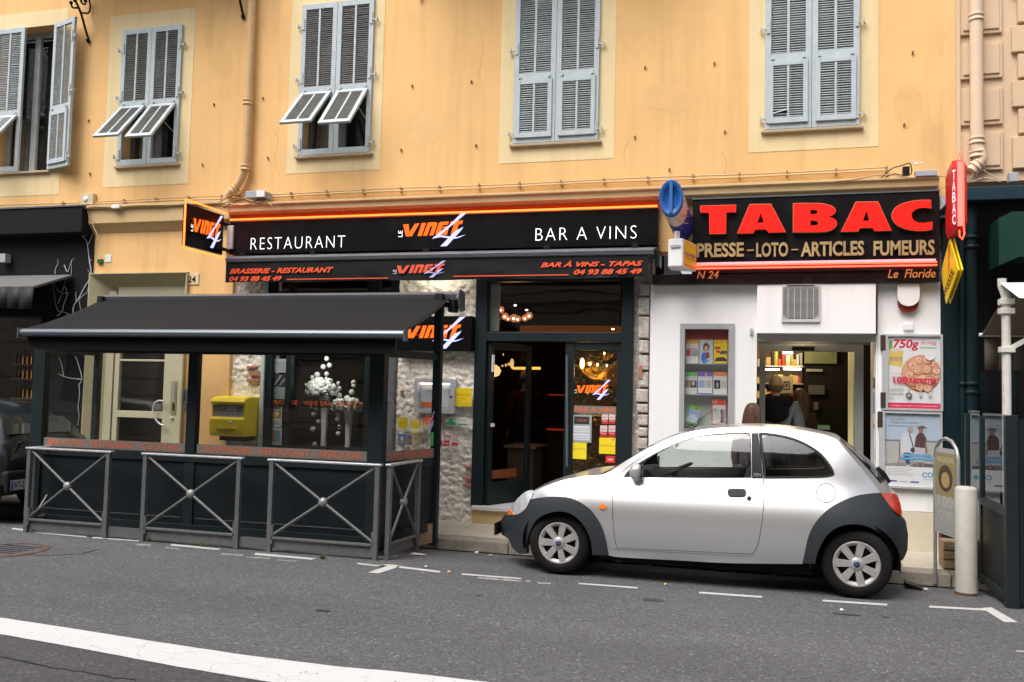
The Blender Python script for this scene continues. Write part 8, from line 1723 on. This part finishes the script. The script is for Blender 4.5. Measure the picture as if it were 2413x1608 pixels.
    for sx_ in (-1,1): mb.ball(hc+Vector((sx_*.078,0,-.005))*s, .03*s, 8, sc=(.35,.7,1))
    part(mb, 'ears', m_s, t, local=True)
    mb = MB(); mb.ball(hc+Vector((0,.102,-.02))*s, .018*s, 8, sc=(.7,.9,1.5)); part(mb, 'nose', m_s, t, local=True)
    mb = MB(); mb.ball(hc+Vector((0,.092,-.062))*s, .02*s, 8, sc=(1.1,.4,.3)); part(mb, 'mouth', mat('lips', (.35,.12,.1), .5), t, local=True)
    for sx_ in (-1,1): mb = MB(); mb.ball(hc+Vector((sx_*.032,.083,.004))*s, .011*s, 8); part(mb, 'eye', mat('eye_dark', (.05,.04,.035), .2), t, local=True)
    for w_, e_ in (('wl','el'),('wr','er')):      # hands: palm, four fingers and a thumb
        d = (P[w_]-P[e_]).normalized(); side_ = Vector((0,1,0)) if abs(d.y) < .6 else Vector((1,0,0)); side_ = (side_-d*side_.dot(d)).normalized(); nn = d.cross(side_)
        V = [P[w_], P[w_]+d*.05*s]; Ee = [(0,1)]; Rr = [.024*s,.026*s]
        for k, (o_, L) in enumerate(((-.027,.062),(-.009,.072),(.009,.068),(.026,.054))):
            b0 = P[w_]+d*.085*s+side_*o_*s; i0 = len(V); V += [b0, b0+d*L*.55*s, b0+d*L*.95*s+nn*.02*s]; Ee += [(1,i0),(i0,i0+1),(i0+1,i0+2)]; Rr += [.011*s,.009*s,.0075*s]
        i0 = len(V); V += [P[w_]+d*.035*s-side_*.03*s, P[w_]+d*.075*s-side_*.05*s]; Ee += [(0,i0),(i0,i0+1)]; Rr += [.013*s,.010*s]
        skinned('hand', V, Ee, Rr, m_s, t, 1)
    if hair == 'long':
        mb = MB(); rings = []
        for (z, rx, ry, oy) in ((.132,.01,.01,-.01),(.126,.04,.05,-.01),(.10,.072,.085,-.008),(.05,.094,.105,-.012),(0,.102,.105,-.025),(-.06,.108,.10,-.04),(-.12,.115,.085,-.06),(-.20,.125,.07,-.085),(-.28,.12,.055,-.10),(-.34,.09,.03,-.105)):
            rings.append([hc+Vector((math.cos(2*math.pi*k/24)*rx*(1+.05*math.sin(k*5+z*40)), (math.sin(2*math.pi*k/24) if math.sin(2*math.pi*k/24) < .15 or z > .09 else .15+.25*math.sin(2*math.pi*k/24))*ry+oy, z))*s for k in range(24)])
        mb.loft(rings, 0); part(mb, 'hair', m_h, t, local=True)
        for k in range(40):
            a = math.pi*(1.02+.96*random.random()); mb = None
        mb = MB()
        for k in range(110):
            a = math.pi*(.95+1.1*random.random()); p0 = hc+Vector((math.cos(a)*.06, math.sin(a)*.07-.01, .11))*s; p1 = hc+Vector((math.cos(a)*.105, math.sin(a)*.10-.02, .0))*s; p2 = hc+Vector((math.cos(a)*.12, math.sin(a)*.07-.07, -.18-.14*random.random()))*s
            mb.tube(catmull([p0,p1,p2], 4, False), [.006*s]*8+[.002*s], 4)
        part(mb, 'hair_strands', mat('strands_'+lab[:9].replace(' ','_'), tuple(min(1,c*1.5) for c in hairc), .4, var=.4, vs=60, spec=.5), t, local=True, kind='stuff')
    elif hair == 'fringe':
        mb = MB(); rings = []
        for z, q in ((.0,.088),(-.03,.086),(-.07,.074)): rings.append([hc+Vector((math.cos(math.pi*(1+k/12))*q*.93, math.sin(math.pi*(1+k/12))*q*1.16, z))*s for k in range(13)])
        mb.loft(rings, 0, closed=False, cap=False); o = part(mb, 'hair', m_h, t, local=True)
    if hood:
        m_o = mat('hood_black', hood, .95, bump=.6, bs=120)
        c = P['nk0']+Vector((0,-.02,.03))*s; mb = MB(); P_ = []
        for k in range(17):
            a = 2*math.pi*k/16; P_.append(c+Vector((math.cos(a)*.125, math.sin(a)*.10-.02, .03-.05*(1-math.sin(a))*.5))*s)
        mb.tube(P_, [(.062+.02*(math.sin(2*math.pi*k/16) < 0))*s for k in range(17)], 12, cap=False)
        mb.ball(c+Vector((0,-.11,-.10))*s, .15*s, 18, sc=(1.05,.55,1.0)); mb.v = [tuple(Vector(q)+Vector((noise.noise(Vector(q)*13),noise.noise(Vector(q)*13+Vector((4,4,4))),0))*.016) for q in mb.v]
        part(mb, 'hood', m_o, t, local=True)
    return t
pm = W(1828,893,10.75)
person('bald man in a grey jacket with black hood inside the tobacconist doorway', (pm.x, 10.75, .1), rad(-4), pm.z-.1+.02, (.60,.40,.27), (.26,.16,.10), (.15,.165,.175), (.03,.035,.05), 'fringe', (.008,.007,.007), 1.12, .02, 'front')
pw_ = W(1886,928,11.1)
person('long haired woman in a dark brown coat beside the bald man inside the tobacconist', (pw_.x, 11.1, .1), rad(-15), pw_.z-.1+.03, (.42,.26,.17), (.09,.045,.02), (.045,.03,.018), (.02,.02,.025), 'long', None, 1.0, 0, 'down', True)
pg = W(1770,963,9.55)
person('brown haired girl on the pavement behind the silver car roof', (pg.x, 9.55, PAV_Z), rad(-20), pg.z-PAV_Z+.03, (.45,.29,.2), (.06,.028,.018), (.08,.05,.07), (.03,.04,.08), 'long', None, .92, .05, 'down', True)
pr2 = W(1238,935,13.0)
person('man in a red shirt standing deep inside the dark restaurant', (pr2.x, 13.0, .16), rad(40), 1.74, (.3,.18,.1), (.03,.02,.015), (.05,.004,.004), (.02,.02,.02), 'fringe', None, 1.1, 0, 'down')
